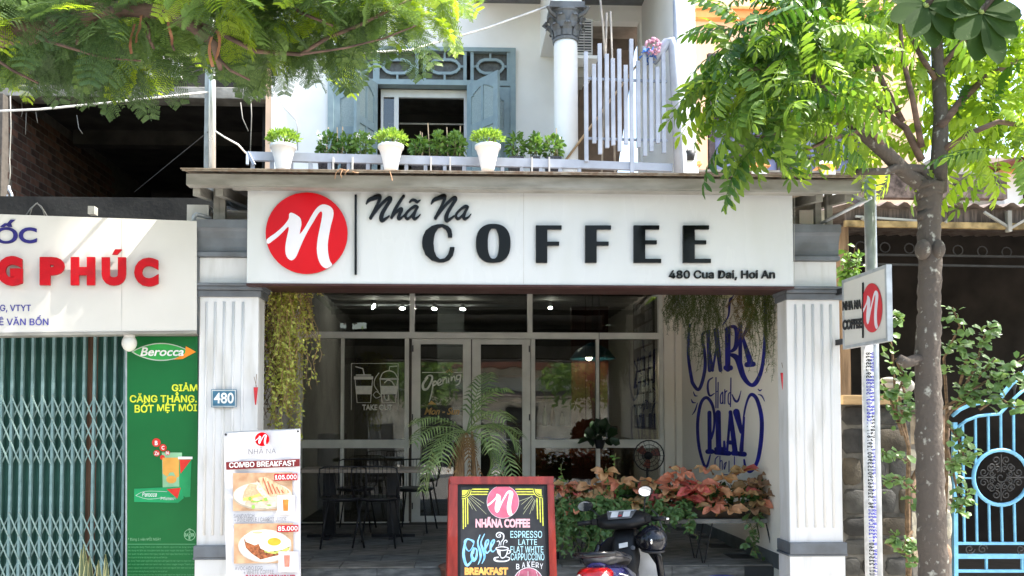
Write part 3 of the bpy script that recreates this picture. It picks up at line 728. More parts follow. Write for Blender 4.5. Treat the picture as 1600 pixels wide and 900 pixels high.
SC([(825,262),(790,250),(730,285),(675,340),(655,390),(680,425),(730,395),(790,320),(820,270)], [34,38,34,34,38,36,30,30,34], h=.0052); SC([(810,285),(780,350),(765,405),(785,428),(830,400),(862,365)], [34,42,44,38,24,12], h=.0058)
SC([(712,195),(745,165),(785,168),(820,190),(860,165)], [20,34,38,36,14])
SC([(1520,262),(1490,250),(1430,285),(1375,340),(1355,390),(1380,425),(1430,395),(1490,320),(1515,275)], [34,38,34,34,38,36,30,30,34], h=.0052); SC([(1505,285),(1475,350),(1462,405),(1482,428),(1530,400),(1562,362)], [34,42,44,38,24,12], h=.0058)
part('address_lettering', MB().btext(SP, '480 Cua Dai, Hoi An', 1044.5, 422.5, 1210, 438.5, wt=.55, h=.003, d=.012), BLKA, board)

# projecting double-sided sign
HX = 2.765
HP = Plane((HX, 0, 0), (-1,0,0))
def hm(px, py): return atX(px, py, HX)
ya, yb = hm(1316,490).y, hm(1386,480).y
zt_, zb2 = hm(1316,438).z, hm(1316,546).z
hs = thing('projecting_sign', 'white double-sided projecting sign with red logo beside the right pillar', 'sign', (HX, (ya+yb)/2, zb2))
part('sign_panel', MB().box(HX+.004, HX+.03, yb+.02, ya-.02, zb2+.02, zt_-.02), mat('sign_panel_grey', (.60,.58,.54), .4, scale=3, var=.04), hs)
fm = MB().box(HX, HX+.036, yb, yb+.022, zb2, zt_).box(HX, HX+.036, ya-.022, ya, zb2, zt_).box(HX, HX+.036, yb+.022, ya-.022, zb2, zb2+.022).box(HX, HX+.036, yb+.022, ya-.022, zt_-.022, zt_)
part('sign_frame', fm, STEEL, hs)
part('wall_bracket', MB().box(HX+.008, HX+.03, ya, .02, zt_-.09, zt_-.05).box(HX+.008, HX+.03, ya, .02, zb2+.04, zb2+.08), BLACK, hs)
HPf = Plane((HX+.004, 0, 0), (-1,0,0))
logo(HPf, 1363.5, 481, 16, 38.5, hs, REDM, LOGW)
part('divider_bar', MB().poly(HPf, [(1348.6,442),(1350.4,441.3),(1350.4,528),(1348.6,528.2)], d=.004), BLKA, hs)
part('sign_lettering', MB().text(HPf, 'NHA NA', 1317.5, 471, 1347, 485.5, bold=.06, skew=-3.2, d=.003), BLKA, hs)
part('sign_lettering', MB().text(HPf, 'COFFEE', 1317.5, 500, 1347.5, 516, bold=.06, skew=-3, d=.003), BLKA, hs)

# blue enamel house number
NP = Plane((0, -.026, 0), (0,-1,0))
hn = thing('house_number_plate', 'small blue enamel plate with white 480 on the left pillar', 'plate', at(350, 622, -.03))
part('plate', MB().rect(NP, 330, 608.5, 369.5, 636.5, h=-.004, d=.008), mat('enamel_blue', (.055,.15,.23), .3, scale=30, var=.15), hn)
part('plate_border', MB().poly(NP, [[(331,609.5),(368.7,609.5),(368.7,635.5),(331,635.5)],[(332.3,610.8),(367.4,610.8),(367.4,634.2),(332.3,634.2)]], h=.0045), mat('plate_border', (.5,.52,.5), .5), hn)
part('number', MB().text(NP, '480', 334.5, 613.5, 365.5, 630.5, bold=.02, h=.005), mat('plate_white', (.75,.76,.74), .4), hn)
# red incense holders on the two pillars
for px, py, Yh, lab in ((399.5, 615, .03, 'small red incense holder on the inner edge of the left pillar'), (1223, 592, .06, 'small red incense holder on the inner face of the right pillar')):
    c = at(px, py, -.02) if px < 800 else at(px, py, .1)
    t = thing('incense_holder', lab, 'holder', c, 'red incense holders on the porch pillars')
    part('cup', MB().lathe([(.004,-.08),(.008,-.05),(.015,.03),(.016,.045),(.012,.045)], c, 10), REDM, t, smooth=True)
    part('stick', MB().tube([c+Vector((0,0,.05)), c+Vector((.0,.02,.14))], .002, 5).tube([c+Vector((.005,0,.05)), c+Vector((-.01,-.01,.12))], .002, 5), WOODB, t)

# ---------------------------------------------------------------- pharmacy
B1, B0 = at(307, 430, -.06), at(-90, 430, -.50)
pn = Vector((-(B1-B0).y, (B1-B0).x, 0)).normalized() * -1
if pn.y > 0: pn = -pn
PP = Plane(B1, pn)
ph = thing('pharmacy_sign', 'white pharmacy signboard with raised red PHÚC letters over the green folding gate', 'sign', (B0+B1)/2)
q = [PP.map(-90,331.5), PP.map(307.5,346), PP.map(307.5,516.5), PP.map(-90,521)]
q[1].z = PP.map(307.5,345.3).z
part('sign_panel', MB().slab(q, -pn, .14), mat('pharmacy_white', (.56,.54,.50), .45, scale=1.5, col2=(.49,.47,.43), bump=.02, mixlo=.4, mixhi=.8), ph)
part('bottom_trim', MB().slab([PP.map(-90,521.5,.006), PP.map(307.5,517,.006), PP.map(307.5,521,.006), PP.map(-90,526,.006)], -pn, .15), FASC, ph)
part('panel_seam', MB().poly(PP, [(189.7,342),(190.7,342),(190.5,517),(189.7,517)], h=.001), SEAM, ph)
part('lettering', MB().text(PP, 'Ố', 4.3-12.5, 343.5, 28, 381, bold=.02, h=.002, d=.006).text(PP, 'C', 29.5, 355.5, 58, 380.5, bold=.03, h=.002, d=.006).text(PP, 'QU', -70, 356, -12, 380.5, bold=.03, h=.002, d=.006), NAVY, ph)
REDP = mat('worn_red_letter', (.40,.004,.009), .55, scale=14, col2=(.28,.008,.012), bump=.15, spec=.15, mixlo=.5, mixhi=.8)
for ch, x0_, x1_, y0_, y1_ in (('G',-2,37.5,402,448),('P',64,102.5,403.5,447),('H',112,150,403.5,447),('U',160,198,403.8,447.5),('C',210.5,248.5,404.5,449),('O',-50,-8,402,448)):
    mbt = MB().text(PP, ch, x0_, y0_, x1_, y1_, bold=.075, h=.02, d=.03)
    part('letter', mbt, REDP, ph)
part('accent', MB().poly(PP, [(176.5,399.5),(181,391.5),(191.5,391.5),(184.5,399.5)], h=.02, d=.03), REDP, ph)
PURP = mat('small_navy_print', (.06,.055,.26), .5)
part('small_lettering', MB().btext(PP, 'G, VTYT', 0, 476, 48.5, 488.5, wt=.3, h=.002).btext(PP, 'ĐC: LÊ VĂN BỐN', -40, 492.5, 76, 508.5, wt=.3, h=.002), PURP, ph)
part('bracket', MB().box(*sorted((at(139,335,-.1).x, at(149,335,-.1).x)), -.12, -.06, zat(340,-.1), zat(328,-.1)), CONC, ph)
# lamp and pipes
lp = thing('wall_lamp', 'frosted white globe lamp hanging under the pharmacy sign', 'lamp', at(202, 533, -.12))
c = at(202, 536, -.12)
part('globe', MB().sphere(c, .05, .05, .06, 18, 12), mat('frosted_globe', (.62,.60,.54), .35, var=.05), lp, smooth=True)
part('lamp_cap', MB().lathe([(.038,.035),(.034,.075),(.02,.09)], c, 16), WHITE, lp, smooth=True)
pp = thing('drain_elbow', 'grey plastic pipe elbow sticking up at the corner of the pharmacy sign', 'pipe', at(307, 345, 0))
part('pipe', MB().tube([at(303,347,0), at(303.5,338,0), at(307,335,0), at(315,336.5,.02), at(329,341,.06)], .016, 10), STEEL, pp, smooth=True)
wl = thing('looped_wire', 'pale wire looped over the top edge of the pharmacy sign', 'wire', at(57, 330, -.1))
part('wire', MB().tube([at(40,338,-.15),at(48,326,-.14),at(57,318,-.13),at(64,322,-.14),at(74,338,-.15)], .005, 5).tube([at(46,338,-.16),at(50,325,-.15),at(58,317,-.14),at(67,328,-.14),at(70,338,-.15)], .004, 5), CONC, wl, smooth=True)

# folding scissor gate
GTY = .16
gate = thing('folding_gate', 'sea-green folding metal scissor gate closed under the pharmacy sign', 'gate', at(100, 700, GTY))
GBAR = mat('gate_bar_paint', (.19,.29,.285), .45, scale=14, col2=(.13,.21,.205), bump=.1)
GLAT = mat('gate_lattice_paint', (.22,.31,.28), .5, scale=22, col2=(.17,.14,.10), bump=.15, mixlo=.55, mixhi=.8)
GSH = mat('gate_sheet_paint', (.035,.105,.08), .6, scale=9, col2=(.02,.06,.048), bump=.15, stretch=(3,3,.6))
GSB = mat('gate_sheet_rust', (.12,.065,.04), .8, scale=9, bump=.2, stretch=(3,3,.6))
b0 = at(0, 600, GTY).x; xtop = [at(x, 520, GTY).x for x in (5,21.3,37,53,69,85.3,101.3,117.3,133.3,149.3,165.3,181.3,197)]
dx = xtop[1]-xtop[0]
xs = [xtop[0]-dx*k for k in range(14, 0, -1)] + xtop
zt_g, zb_g = zat(519, GTY), .02
barm = MB().box(-.009,.009,-.012,.012,0,zt_g-zb_g).mesh('bar', [GBAR])
g0 = origin(gate)
def lz(py): return zat(py, GTY)
cell = lz(618)-lz(653)
bands = [618, 797]; segs = []
dxl = xs[-1]-xs[-2]
sl = MB().bar((0,-.004,0), (dxl,-.004,-cell), .003, .011, up=(0,1,0)); sl = MB().obox((dxl/2,-.016,-cell/2), Vector((dxl,0,-cell)), Vector((cell,0,dxl)).normalized()*.010, (0,.003,0)).mesh('lattice_strip', [GLAT])
sr = MB().obox((dxl/2,.016,-cell/2), Vector((dxl,0,cell)), Vector((cell,0,-dxl)).normalized()*.010, (0,.003,0)).mesh('lattice_strip', [GLAT])
for i, x in enumerate(xs):
    inst('bar', barm, gate, Vector((x, GTY, zb_g))-g0)
    if i < len(xs)-1:
        shm = MB().add([(0,.05,0),(dx*.5,.02,0),(dx,.05,0),(0,.05,zt_g-zb_g),(dx*.5,.02,zt_g-zb_g),(dx,.05,zt_g-zb_g)], [(0,1,4,3),(1,2,5,4)]) if i in (0, ) else None
        me = shm.mesh('sheet_strip', [GSH]) if shm else me
        m_ = me
        if i == len(xs)-5:
            m_ = me.copy(); m_.materials[0] = GSB
        inst('sheet_strip', m_, gate, Vector((x, GTY, zb_g))-g0)
        if x > -3.9:
            for y0_ in (618, 653, 688, 797, 832, 867, 902):
                inst('lattice_strip', sl, gate, Vector((x, GTY, lz(y0_)))-g0); inst('lattice_strip', sr, gate, Vector((x, GTY, lz(y0_)))-g0)
part('head_track', MB().box(xs[0], xs[-1]+.01, GTY-.03, GTY+.06, zt_g, zt_g+.05), DGREY, gate)

# green advertising banner
BY = .06
bn = thing('green_advert_banner', 'tall green advertising banner between the folding gate and the left pillar', 'banner', at(253, 880, BY))
BG = mat('banner_green', (.006,.125,.030), .45, scale=1.2, col2=(.003,.085,.018), bump=.02, mixlo=.3, mixhi=.7)
BP = Plane((0, BY, 0), (0,-1,0))
part('banner_sheet', MB().rect(BP, 199, 526, 309.2, 1010, h=0, d=.006), BG, bn)
part('side_strip', MB().rect(BP, 196, 523, 199.3, 1010, h=-.02, d=.02), STEEL, bn)
part('top_strip', MB().rect(BP, 200, 521.5, 309.5, 525.5, h=-.02, d=.02), CONC, bn)
YEL = mat('banner_yellow', (.62,.66,.04), .5, bump=0); GLT = mat('banner_light_green', (.03,.30,.06), .45, bump=0); WPR = mat('print_white', (.75,.75,.72), .5, bump=0)
ORP = mat('print_orange', (.75,.24,.02), .5, bump=0); REP = mat('print_red', (.55,.03,.02), .5, bump=0); PGR = mat('print_pale_green', (.22,.42,.24), .5, bump=0)
h = .008
def LZ(x0_, x1_, cy, hh): 
    n = 16; top = [(x0_+(x1_-x0_)*k/n, cy-hh*math.sin(math.pi*min(k/n/.9, 1))**.8 if k < n else cy) for k in range(n+1)]
    return top+[(a, 2*cy-b) for a, b in reversed(top[1:-1])]
part('brand_mark', MB().poly(BP, LZ(206,309,550,14), h=h), mat('mark_rim', (.45,.5,.42), .4, bump=0), bn)
part('brand_mark_fill', MB().poly(BP, LZ(209,306,550,12.4), h=h+.001), GLT, bn)
part('brand_arrow', MB().poly(BP, [(291,541),(307,550),(286,561),(272,562),(290,552)], h=h+.002), ORP, bn)
part('brand_lettering', MB().text(BP, 'Berocca', 220, 543, 288, 556.5, bold=.02, shear=.25, h=h+.003), WPR, bn)
part('slogan_lettering', MB().btext(BP, 'GIẢM', 269, 597.5, 309, 611.5, wt=.5, h=h).btext(BP, 'CĂNG THẲNG.', 203.5, 612, 308.5, 629, wt=.5, h=h).btext(BP, 'BOT', 211, 632.3, 241, 645, wt=.5, h=h).stroke(BP, [(225,631.5),(229,628)], 1.6, smooth=False, h=h).stroke(BP, [(230.5,634.5),(233.5,633.5),(234,631)], 1.5, smooth=False, h=h).btext(BP, 'MỆT MỎI', 246, 628.5, 308.5, 645.5, wt=.5, h=h), YEL, bn)
mb = MB()
for x_, y_, r_ in ((245,691.5,6.8),(255.5,699.5,5.6),(245.5,708,5),(262.5,707.5,3.8),(254.5,714.5,3.8)): mb.disc(BP, x_, y_, r_, h=h+.001*r_*.2, n=20)
part('vitamin_bubbles', mb, REP, bn)
part('bubble_lettering', MB().text(BP, 'B', 242.7, 688.5, 247.3, 695.5, bold=.03, h=h+.003).text(BP, 'C', 253.3, 696.5, 257.7, 702.5, bold=.03, h=h+.003).text(BP, 'Zn', 242, 705.5, 249, 711, bold=.02, h=h+.003).text(BP, 'B6', 260, 705, 265, 710, bold=.02, h=h+.003), WPR, bn)
part('drink_glass', MB().poly(BP, [(253.5,707),(285,707),(283,768),(255,768)], h=h), PGR, bn)
part('drink', MB().poly(BP, [(254.5,715),(284,715),(283.5,742),(276,747),(272,738),(266,738),(262,745),(255,740)], h=h+.0012).disc(BP, 268.5, 749, 8, 6, h=h+.0014), mat('drink_orange', (.62,.30,.06), .5, bump=0), bn)
part('tube_pack', MB().poly(BP, [(280,716),(300,716),(298,776),(290,777),(281,768)], h=h+.0016), mat('pack_green', (.015,.24,.08), .4, bump=0), bn)
part('tube_pack_red', MB().poly(BP, [(281,718),(299.5,718),(283,740)], h=h+.002), REP, bn)
part('tube_cap', MB().rect(BP, 279, 713.5, 301.5, 717.3, h=h+.0022), WPR, bn)
part('box_pack', MB().poly(BP, [(210.5,763.5),(284,760),(288,778),(279,785.5),(210.5,784)], h=h+.0024), mat('box_green', (.012,.26,.09), .4, bump=0), bn)
part('box_pack_red', MB().poly(BP, [(261,764),(283,762),(278,779)], h=h+.003), REP, bn)
part('box_lettering', MB().text(BP, 'Berocca', 223, 769, 246, 776, bold=.015, shear=.25, h=h+.0034).text(BP, 'Performance', 252, 776, 275, 781, bold=.01, h=h+.0034).stroke(BP, [(213,774),(228,767.5),(262,768)], .5, h=h+.0028).stroke(BP, [(213,774),(232,779.5),(258,777)], .5, h=h+.0028), mat('print_grey_white', (.55,.6,.55), .5, bump=0), bn)
bpz = [o for o in bpy.data.objects if o.name.startswith('box_lettering')]
mb = MB().disc(BP, 297, 835.5, 9, h=h, hole=.9, n=40).text(BP, 'BAYER', 289.5, 833, 304.5, 838, bold=.03, h=h)
for k, ch in enumerate('BAER'): mb.text(BP, ch, 295.3, (827,831.5-.4,838.6,841.8)[k]-1.6, 298.7, (827,831.5-.4,838.6,841.8)[k]+1.6, bold=.03, h=h)
part('round_mark', mb, PGR, bn)
part('small_print', MB().text(BP, '* Dùng 1 viên MỖI NGÀY', 200.5, 838.5, 252, 845.5, h=h), PGR, bn)
random.seed(2)
wd = ['Thanh phan', 'vitamin', 'canxi', 'magie', 'kem', 'nguoi lon', 'moi ngay', 'uong', 'vien sui', 'bao quan', 'noi kho', 'hop', 'lieu dung', 'tac dung', 'san xuat']
mb = MB().rect(BP, 199.5, 849.5, 309, 850.5, h=h)
for k in range(14):
    y0_ = 853+k*5.4; s_ = ' '.join(random.choice(wd) for _ in range(9)); mb.text(BP, s_, 200.5, y0_, 306 if k % 4 != 3 else 262, y0_+3.4, h=h)
part('small_print', mb, mat('print_dim_green', (.10,.30,.14), .5, bump=0), bn)

# ---------------------------------------------------------------- roll-up banner
RBY = -.42
rb = thing('standing_banner', 'white standing menu banner reading COMBO BREAKFAST in front of the left pillar', 'banner', at(412, 960, RBY))
rb_p = at(412, 800, RBY)
RP = Plane(rb_p, Vector((.02,-1,.03)))
SHEET = mat('banner_vinyl', (.58,.565,.58), .4, scale=2.5, var=.02, col2=(.52,.51,.53), bump=.12, bscale=4)
mb = MB(); nx, ny = 14, 30
def rbm(x, y): # sheet sides sway slightly
    t = (y-672)/228; return x+ (1-abs((x-410)/60))*0 + (.012*(y-672) if x < 410 else .004*(y-672)) * 1.6
vs = []
for j in range(ny+1):
    for i in range(nx+1):
        x_ = 350+ (469-350)*i/nx; y_ = 677 - 6*i/nx + (1000-677)*j/ny
        x_ = x_ + (1-i/nx)*.028*(y_-675)*.55 + (i/nx)*.005*(y_-675)
        vs.append(RP.map(x_, y_, .004*math.sin(j*.55+i*.3)+ .003*math.cos(i*.9) + (.012*math.exp(-((j)/2.5)**2)*math.sin(i*.7))))
part('sheet', MB().add(vs, [(j*(nx+1)+i, j*(nx+1)+i+1, (j+1)*(nx+1)+i+1, (j+1)*(nx+1)+i) for j in range(ny) for i in range(nx)]), SHEET, rb, smooth=True)
part('back_pole', MB().bar(RP.map(412,674,-.03), RP.map(412,1000,-.03)+Vector((0,0,-.1)), .02), STEEL, rb)
part('cross_bar', MB().bar(RP.map(352,676,-.02), RP.map(468,671,-.02), .014), STEEL, rb)
part('base', MB().box(at(352,960,RBY).x, at(474,960,RBY).x, RBY-.1, RBY+.1, 0, .05), STEEL, rb)
part('grommet', MB().disc(RP, 353.5, 679, 2, h=.012, n=14), DGREY, rb); part('grommet', MB().disc(RP, 466, 674, 2, h=.012, n=14), DGREY, rb)
k_ = lambda x, y: (340+x*140/525., 660+y*240/900.)
HR = .016
logo(RP, *k_(264,99), 11.2, 10.8, rb, RED, LOGW, h=HR, d=.0008)
GRP = mat('print_grey', (.16,.16,.17), .5, bump=0); GRL = mat('print_light_grey', (.34,.34,.36), .5, bump=0); MAR = mat('print_maroon', (.17,.018,.02), .5, bump=0)
part('name_lettering', MB().text(RP, 'NHÃ NA', 389, 699.5, 432, 709.5, h=HR, skew=-1), GRP, rb)
part('roaster_lettering', MB().text(RP, 'COFFEE ROASTERS', 389, 710, 432.5, 713.5, h=HR), GRL, rb)
part('title_band', MB().poly(RP, [(354,722),(469,717),(469,728.5),(354.5,734)], h=HR), MAR, rb)
part('title_lettering', MB().btext(RP, 'COMBO BREAKFAST', 359, 722.5, 462.5, 731, wt=.3, skew=-3.5, h=HR+.001), WPR, rb)
def dish(x0_, y0_, x1_, y1_, kind):
    TAN = mat('photo_table_brown', (.36,.20,.11), .5, scale=14, col2=(.50,.33,.20), bump=0); CRM = mat('photo_plate', (.60,.53,.42), .45, bump=0, scale=30, var=.06)
    p = part('menu_photo', MB().poly(RP, [(x0_,y0_),(x1_,y0_-1),(x1_,y1_-1),(x0_,y1_)], h=HR), TAN, rb)
    g = HR+.0006; W_, H_ = x1_-x0_, y1_-y0_
    def X(a): return x0_+a*W_
    def Y_(b): return y0_+b*H_
    def cl(l): return [(min(max(X(a), x0_), x1_), min(max(Y_(b), y0_), y1_-1)) for a, b in l]
    def e(cx, cy, rx, ry, n=28): return [(cx+rx*math.cos(2*math.pi*k/n), cy+ry*math.sin(2*math.pi*k/n)) for k in range(n)]
    def pl(nm, l, m, hh): part(nm, MB().poly(RP, cl(l), h=g+hh), m, p)
    if kind == 1:
        pl('printed_plate_rim', e(.5,.6,.51,.37), mat('photo_rim', (.42,.36,.28), .5, bump=0), 0); pl('printed_plate', e(.5,.585,.49,.34), CRM, .0005)
        pl('printed_bread', [(.16,.66),(.2,.45),(.27,.28),(.38,.3),(.5,.42),(.48,.55),(.3,.68),(.18,.7)], mat('photo_ham', (.62,.28,.17), .5, scale=80, col2=(.7,.4,.25), bump=0), .001)
        pl('printed_filling', [(.17,.66),(.33,.6),(.5,.5),(.62,.7),(.55,.78),(.3,.73),(.17,.73)], mat('photo_egg', (.75,.5,.14), .5, bump=0), .0014)
        pl('printed_sandwich', [(.42,.12),(.55,.1),(.72,.25),(.93,.45),(.95,.52),(.8,.58),(.6,.62),(.5,.4)], mat('photo_toast', (.60,.25,.12), .5, scale=60, col2=(.78,.50,.33), bump=0, stretch=(4,1,.3)), .0018)
        pl('printed_sandwich_side', [(.40,.2),(.5,.4),(.62,.62),(.72,.74),(.6,.78),(.5,.62),(.4,.42)], mat('photo_cutside', (.78,.45,.26), .5, scale=70, col2=(.75,.66,.5), bump=0), .0022)
        for k in range(5): pl('printed_grill_mark', [(.5+.075*k,.14+.075*k),(.52+.075*k,.14+.075*k),(.62+.06*k,.56-.01*k),(.60+.06*k,.57-.01*k)], mat('photo_grill', (.33,.10,.05), .5, bump=0), .0026)
        for k in range(16): 
            a, b = rnd(.24,.66), rnd(.66,.9); pl('printed_salad', e(a, b, rnd(.03,.07), rnd(.02,.06), 8), mat(*[('photo_salad1', (.25,.42,.08)), ('photo_salad2', (.60,.66,.38)), ('photo_salad3', (.66,.40,.30))][k % 3], .5, bump=0), .003+.0001*k)
    else:
        pl('printed_plate_rim', e(.52,.56,.45,.42), mat('photo_rim2', (.52,.47,.40), .5, bump=0), 0); pl('printed_plate', e(.52,.55,.43,.4), mat('photo_plate2', (.68,.62,.53), .5, scale=20, var=.04, bump=0), .0005)
        pl('printed_toast', [(.17,.38),(.3,.5),(.5,.52),(.7,.66),(.9,.66),(.88,.75),(.65,.82),(.45,.9),(.3,.75),(.2,.6)], mat('photo_crust', (.28,.09,.035), .5, scale=60, var=.4, bump=0), .001)
        pl('printed_egg_white', [(.18,.3),(.3,.18),(.5,.15),(.62,.25),(.6,.38),(.48,.46),(.35,.54),(.2,.45)], mat('photo_white', (.78,.74,.62), .5, scale=40, var=.05, bump=0), .0014)
        pl('printed_avocado', [(.5,.6),(.7,.66),(.95,.5),(.93,.66),(.7,.76),(.52,.72)], mat('photo_avocado', (.40,.42,.10), .5, scale=70, var=.4, bump=0), .0016)
        pl('printed_egg_white', [(.42,.5),(.55,.33),(.75,.26),(.95,.4),(.96,.55),(.8,.66),(.58,.7),(.45,.62)], mat('photo_white', (0,0,0)), .002)
        pl('printed_yolk', e(.68,.45,.115,.1), mat('photo_yolk', (.80,.33,.035), .3, bump=0, scale=20, var=.1), .0024)
        pl('printed_yolk', e(.4,.22,.09,.03), mat('photo_yolk2', (.75,.42,.25), .3, bump=0), .0018)
dish(365, 739, 457.5, 798, 1); dish(366.5, 818, 459, 880, 2)
def price(x0_, y0_, x1_, y1_, s_):
    p = part('price_tag', MB().poly(RP, [(x0_,y0_+1),(x1_,y0_),(x1_,y1_-1),(x0_,y1_)], h=HR+.004), mat('price_red', (.42,.012,.025), .5, bump=0), rb)
    part('price_lettering', MB().text(RP, s_, x0_+1.3, y0_+2.6, x1_-1.2, y1_-1.8, bold=.015, h=HR+.005, skew=-.8), WPR, p)
price(429.5, 739.5, 465.5, 751, '105.000'); price(434, 819.5, 467, 831, '85.000')
for (x0_, y0_, x1_, y1_, c_) in ((434, 774, 461.5, 803, (.72,.20,.04)), (436, 861, 467, 893, (.66,.20,.14))):
    p = part('drink_photo', MB().rect(RP, x0_, y0_, x1_, y1_, h=HR+.003), mat('print_paper', (.66,.62,.63), .5, bump=0), rb)
    part('printed_glass', MB().poly(RP, [(x0_+8.5,y0_+6),(x0_+18,y0_+6),(x0_+17,y0_+24),(x0_+9.5,y0_+24)], h=HR+.004), mat('print_drink_%d' % int(y0_), c_, .4, bump=0, scale=30, var=.15), p)
    part('printed_straw', MB().stroke(RP, [(x0_+14,y0_+6),(x0_+18,y0_+1)], .7, smooth=False, h=HR+.0042), GRL, p)
part('menu_lettering', MB().text(RP, 'SANDWICH', 366, 803, 398, 809, h=HR, skew=-.5).text(RP, '+ PINEAPPLE / CARROT JUICE', 367, 808.5, 448, 816, h=HR, skew=-1).text(RP, 'AVOCADO EGG', 368, 884.5, 411, 890.5, h=HR, skew=-.7).text(RP, '+ WHITE COFFEE', 381.5, 890.5, 428.5, 897, h=HR, skew=-.8), GRP, rb)
part('menu_lettering', MB().text(RP, 'BANH MI BREAKFAST', 385, 897.5, 462, 906, bold=.03, h=HR), mat('price_red', (0,0,0)), rb)

# ---------------------------------------------------------------- chalkboard A-frame
ab = at(786, 820, -1.02)
AB = Plane(ab, Vector((.03,-1,.16)))
WOODR = mat('varnished_red_wood', (.26,.030,.022), .3, scale=5, col2=(.15,.018,.014), bump=.1, stretch=(5,5,.6), coat=.3)
CHB = mat('chalkboard_black', (.022,.022,.025), .45, scale=7, col2=(.045,.045,.048), bump=.08)
ck = thing('chalkboard_stand', 'red wooden A-frame chalkboard with colourful chalk cafe menu', 'chalkboard', Vector((ab.x, ab.y, 0)))
def fr(l, nm='frame_rail', d=.035, m=WOODR): part(nm, MB().poly(AB, l, h=-.015, d=d), m, ck, bev=.003)
BOT = 1010
fr([(703,745.5),(864,745.5),(863,756.5),(704,757)])
fr([(702.5,757.2),(714,757.2),(714,BOT),(697,BOT)]); fr([(855,756.8),(864,756.8),(873,BOT),(861,BOT)])
fr([(713,985),(861,985),(861,1000),(713,1000)])
part('board', MB().poly(AB, [(714,757),(855,757),(861.5,986),(713,986)], h=-.012, d=.012), CHB, ck)
part('board_border', MB().poly(AB, [[(714,757),(855,757),(861.5,986),(713,986)],[(720,761),(850,760),(856,983),(719,983)]], h=.0005, d=.004), mat('board_border', (.012,.012,.014), .4), ck)
Bp = AB.n * -1
part('rear_frame', MB().bar(AB.map(705,748,-.04), Vector((AB.map(700,1000).x-.02, ab.y+.42, .01)), .03, .03).bar(AB.map(862,748,-.04), Vector((AB.map(868,1000).x, ab.y+.42, .01)), .03, .03), WOODR, ck)
CP = AB; hh = .0012
q5 = lambda x, y: (690+x*190/1036., 735+y*165/900.)
CY = mat('chalk_yellow', (.68,.68,.10), .8, bump=0, scale=60, var=.15); CPk = mat('chalk_pink', (.78,.42,.46), .8, bump=0, scale=60, var=.15); CB = mat('chalk_blue', (.13,.38,.66), .8, bump=0, scale=40, col2=(.32,.58,.80)); CW = mat('chalk_white', (.66,.66,.68), .8, bump=0, scale=60, var=.12)
CC = mat('chalk_cyan', (.42,.68,.74), .8, bump=0, scale=60, var=.12); CO = mat('chalk_orange', (.75,.38,.10), .8, bump=0, scale=60, var=.12); CR = mat('logo_rose', (.60,.13,.20), .6, bump=0, scale=20, var=.1); CM = mat('chalk_mauve', (.36,.10,.15), .8, bump=0, scale=40, var=.15)
logo(CP, *q5(522,268), 24.6, 25.4, ck, CR, mat('chalk_logo_white', (.80,.76,.78), .6, bump=0), h=hh, d=.0006)
part('logo_ring', MB().disc(CP, *q5(522,268), 25.2, 26, h=hh-.0001, hole=.955), CW, ck)
mb = MB()
for y in (160,182,204): mb.stroke(CP, [q5(250+ (204-y)*.3,y), q5(400-(y-160)*.3,y)], 1.8, smooth=False, h=hh); mb.stroke(CP, [q5(632+(y-160)*.35,y), q5(790-(204-y)*.3,y)], 1.8, smooth=False, h=hh)
for x, b in ((183,495),(202,478),(221,455)): mb.stroke(CP, [q5(x,240), q5(x+2,b)], 1.7, smooth=False, h=hh)
for x, b in ((812,412),(836,440),(858,470)): mb.stroke(CP, [q5(x,240), q5(x+6,b)], 1.7, smooth=False, h=hh)
mb.poly(CP, [q5(175,168),q5(228,168),q5(215,195),q5(195,210),q5(175,215)], h=hh); mb.poly(CP, [q5(795,160),q5(850,160),q5(852,212),q5(825,198),q5(808,185)], h=hh)
for r_ in (60, 76): 
    mb.stroke(CP, [q5(175+r_*math.cos(a), 165+r_*math.sin(a)) for a in (R(0),R(22),R(45),R(68),R(90))], 1.2, h=hh); mb.stroke(CP, [q5(855-r_*math.cos(a), 158+r_*math.sin(a)) for a in (R(0),R(22),R(45),R(68),R(90))], 1.2, h=hh)
part('chalk_corners', mb, CY, ck)
mb = MB()
for (a, b), (c_, d_) in [((245,210),(360,280)),((240,220),(335,300)),((235,232),(380,372)),((228,243),(295,345)),((226,250),(262,330)),((222,255),(245,300)),((770,215),(680,290)),((778,228),(700,330)),((785,240),(695,372)),((795,248),(750,372)),((800,255),(775,340)),((775,222),(660,262))]: mb.stroke(CP, [q5(a,b), q5(c_,d_)], .55, smooth=False, h=hh)
part('chalk_rays', mb, mat('chalk_ray_cream', (.5,.5,.30), .8, bump=0), ck)
part('chalk_name', MB().text(CP, 'NHÃNA COFFEE', 743, 807.5, 828, 824.5, bold=.05, h=hh), CPk, ck)
q8 = lambda x, y: (700+x/10., 815+y/10.)
def ST(pts, wd, m, nm): part(nm, MB().stroke(CP, [q8(*p) for p in pts], [w_/10 for w_ in wd] if isinstance(wd, list) else wd/10, h=hh), m, ck)
ST([(400,330),(360,290),(300,275),(260,320),(285,420),(330,460),(380,400),(405,310),(360,285)], [20,24,26,30,24,16,14,18,20], CB, 'chalk_coffee_lettering')
ST([(300,270),(255,380),(245,540),(290,680),(350,640),(400,560)], [20,34,44,40,30,16], CB, 'chalk_coffee_lettering')
ST([(400,410),(370,520),(395,610),(440,560),(450,450),(415,420),(400,500)], [26,40,40,36,26,20,14], CB, 'chalk_coffee_lettering')
ST([(500,210),(465,330),(500,460),(510,560),(470,670)], [14,24,44,30,10], CB, 'chalk_coffee_lettering')
ST([(570,195),(515,330),(555,460),(570,560),(530,655)], [14,24,44,30,10], CB, 'chalk_coffee_lettering')
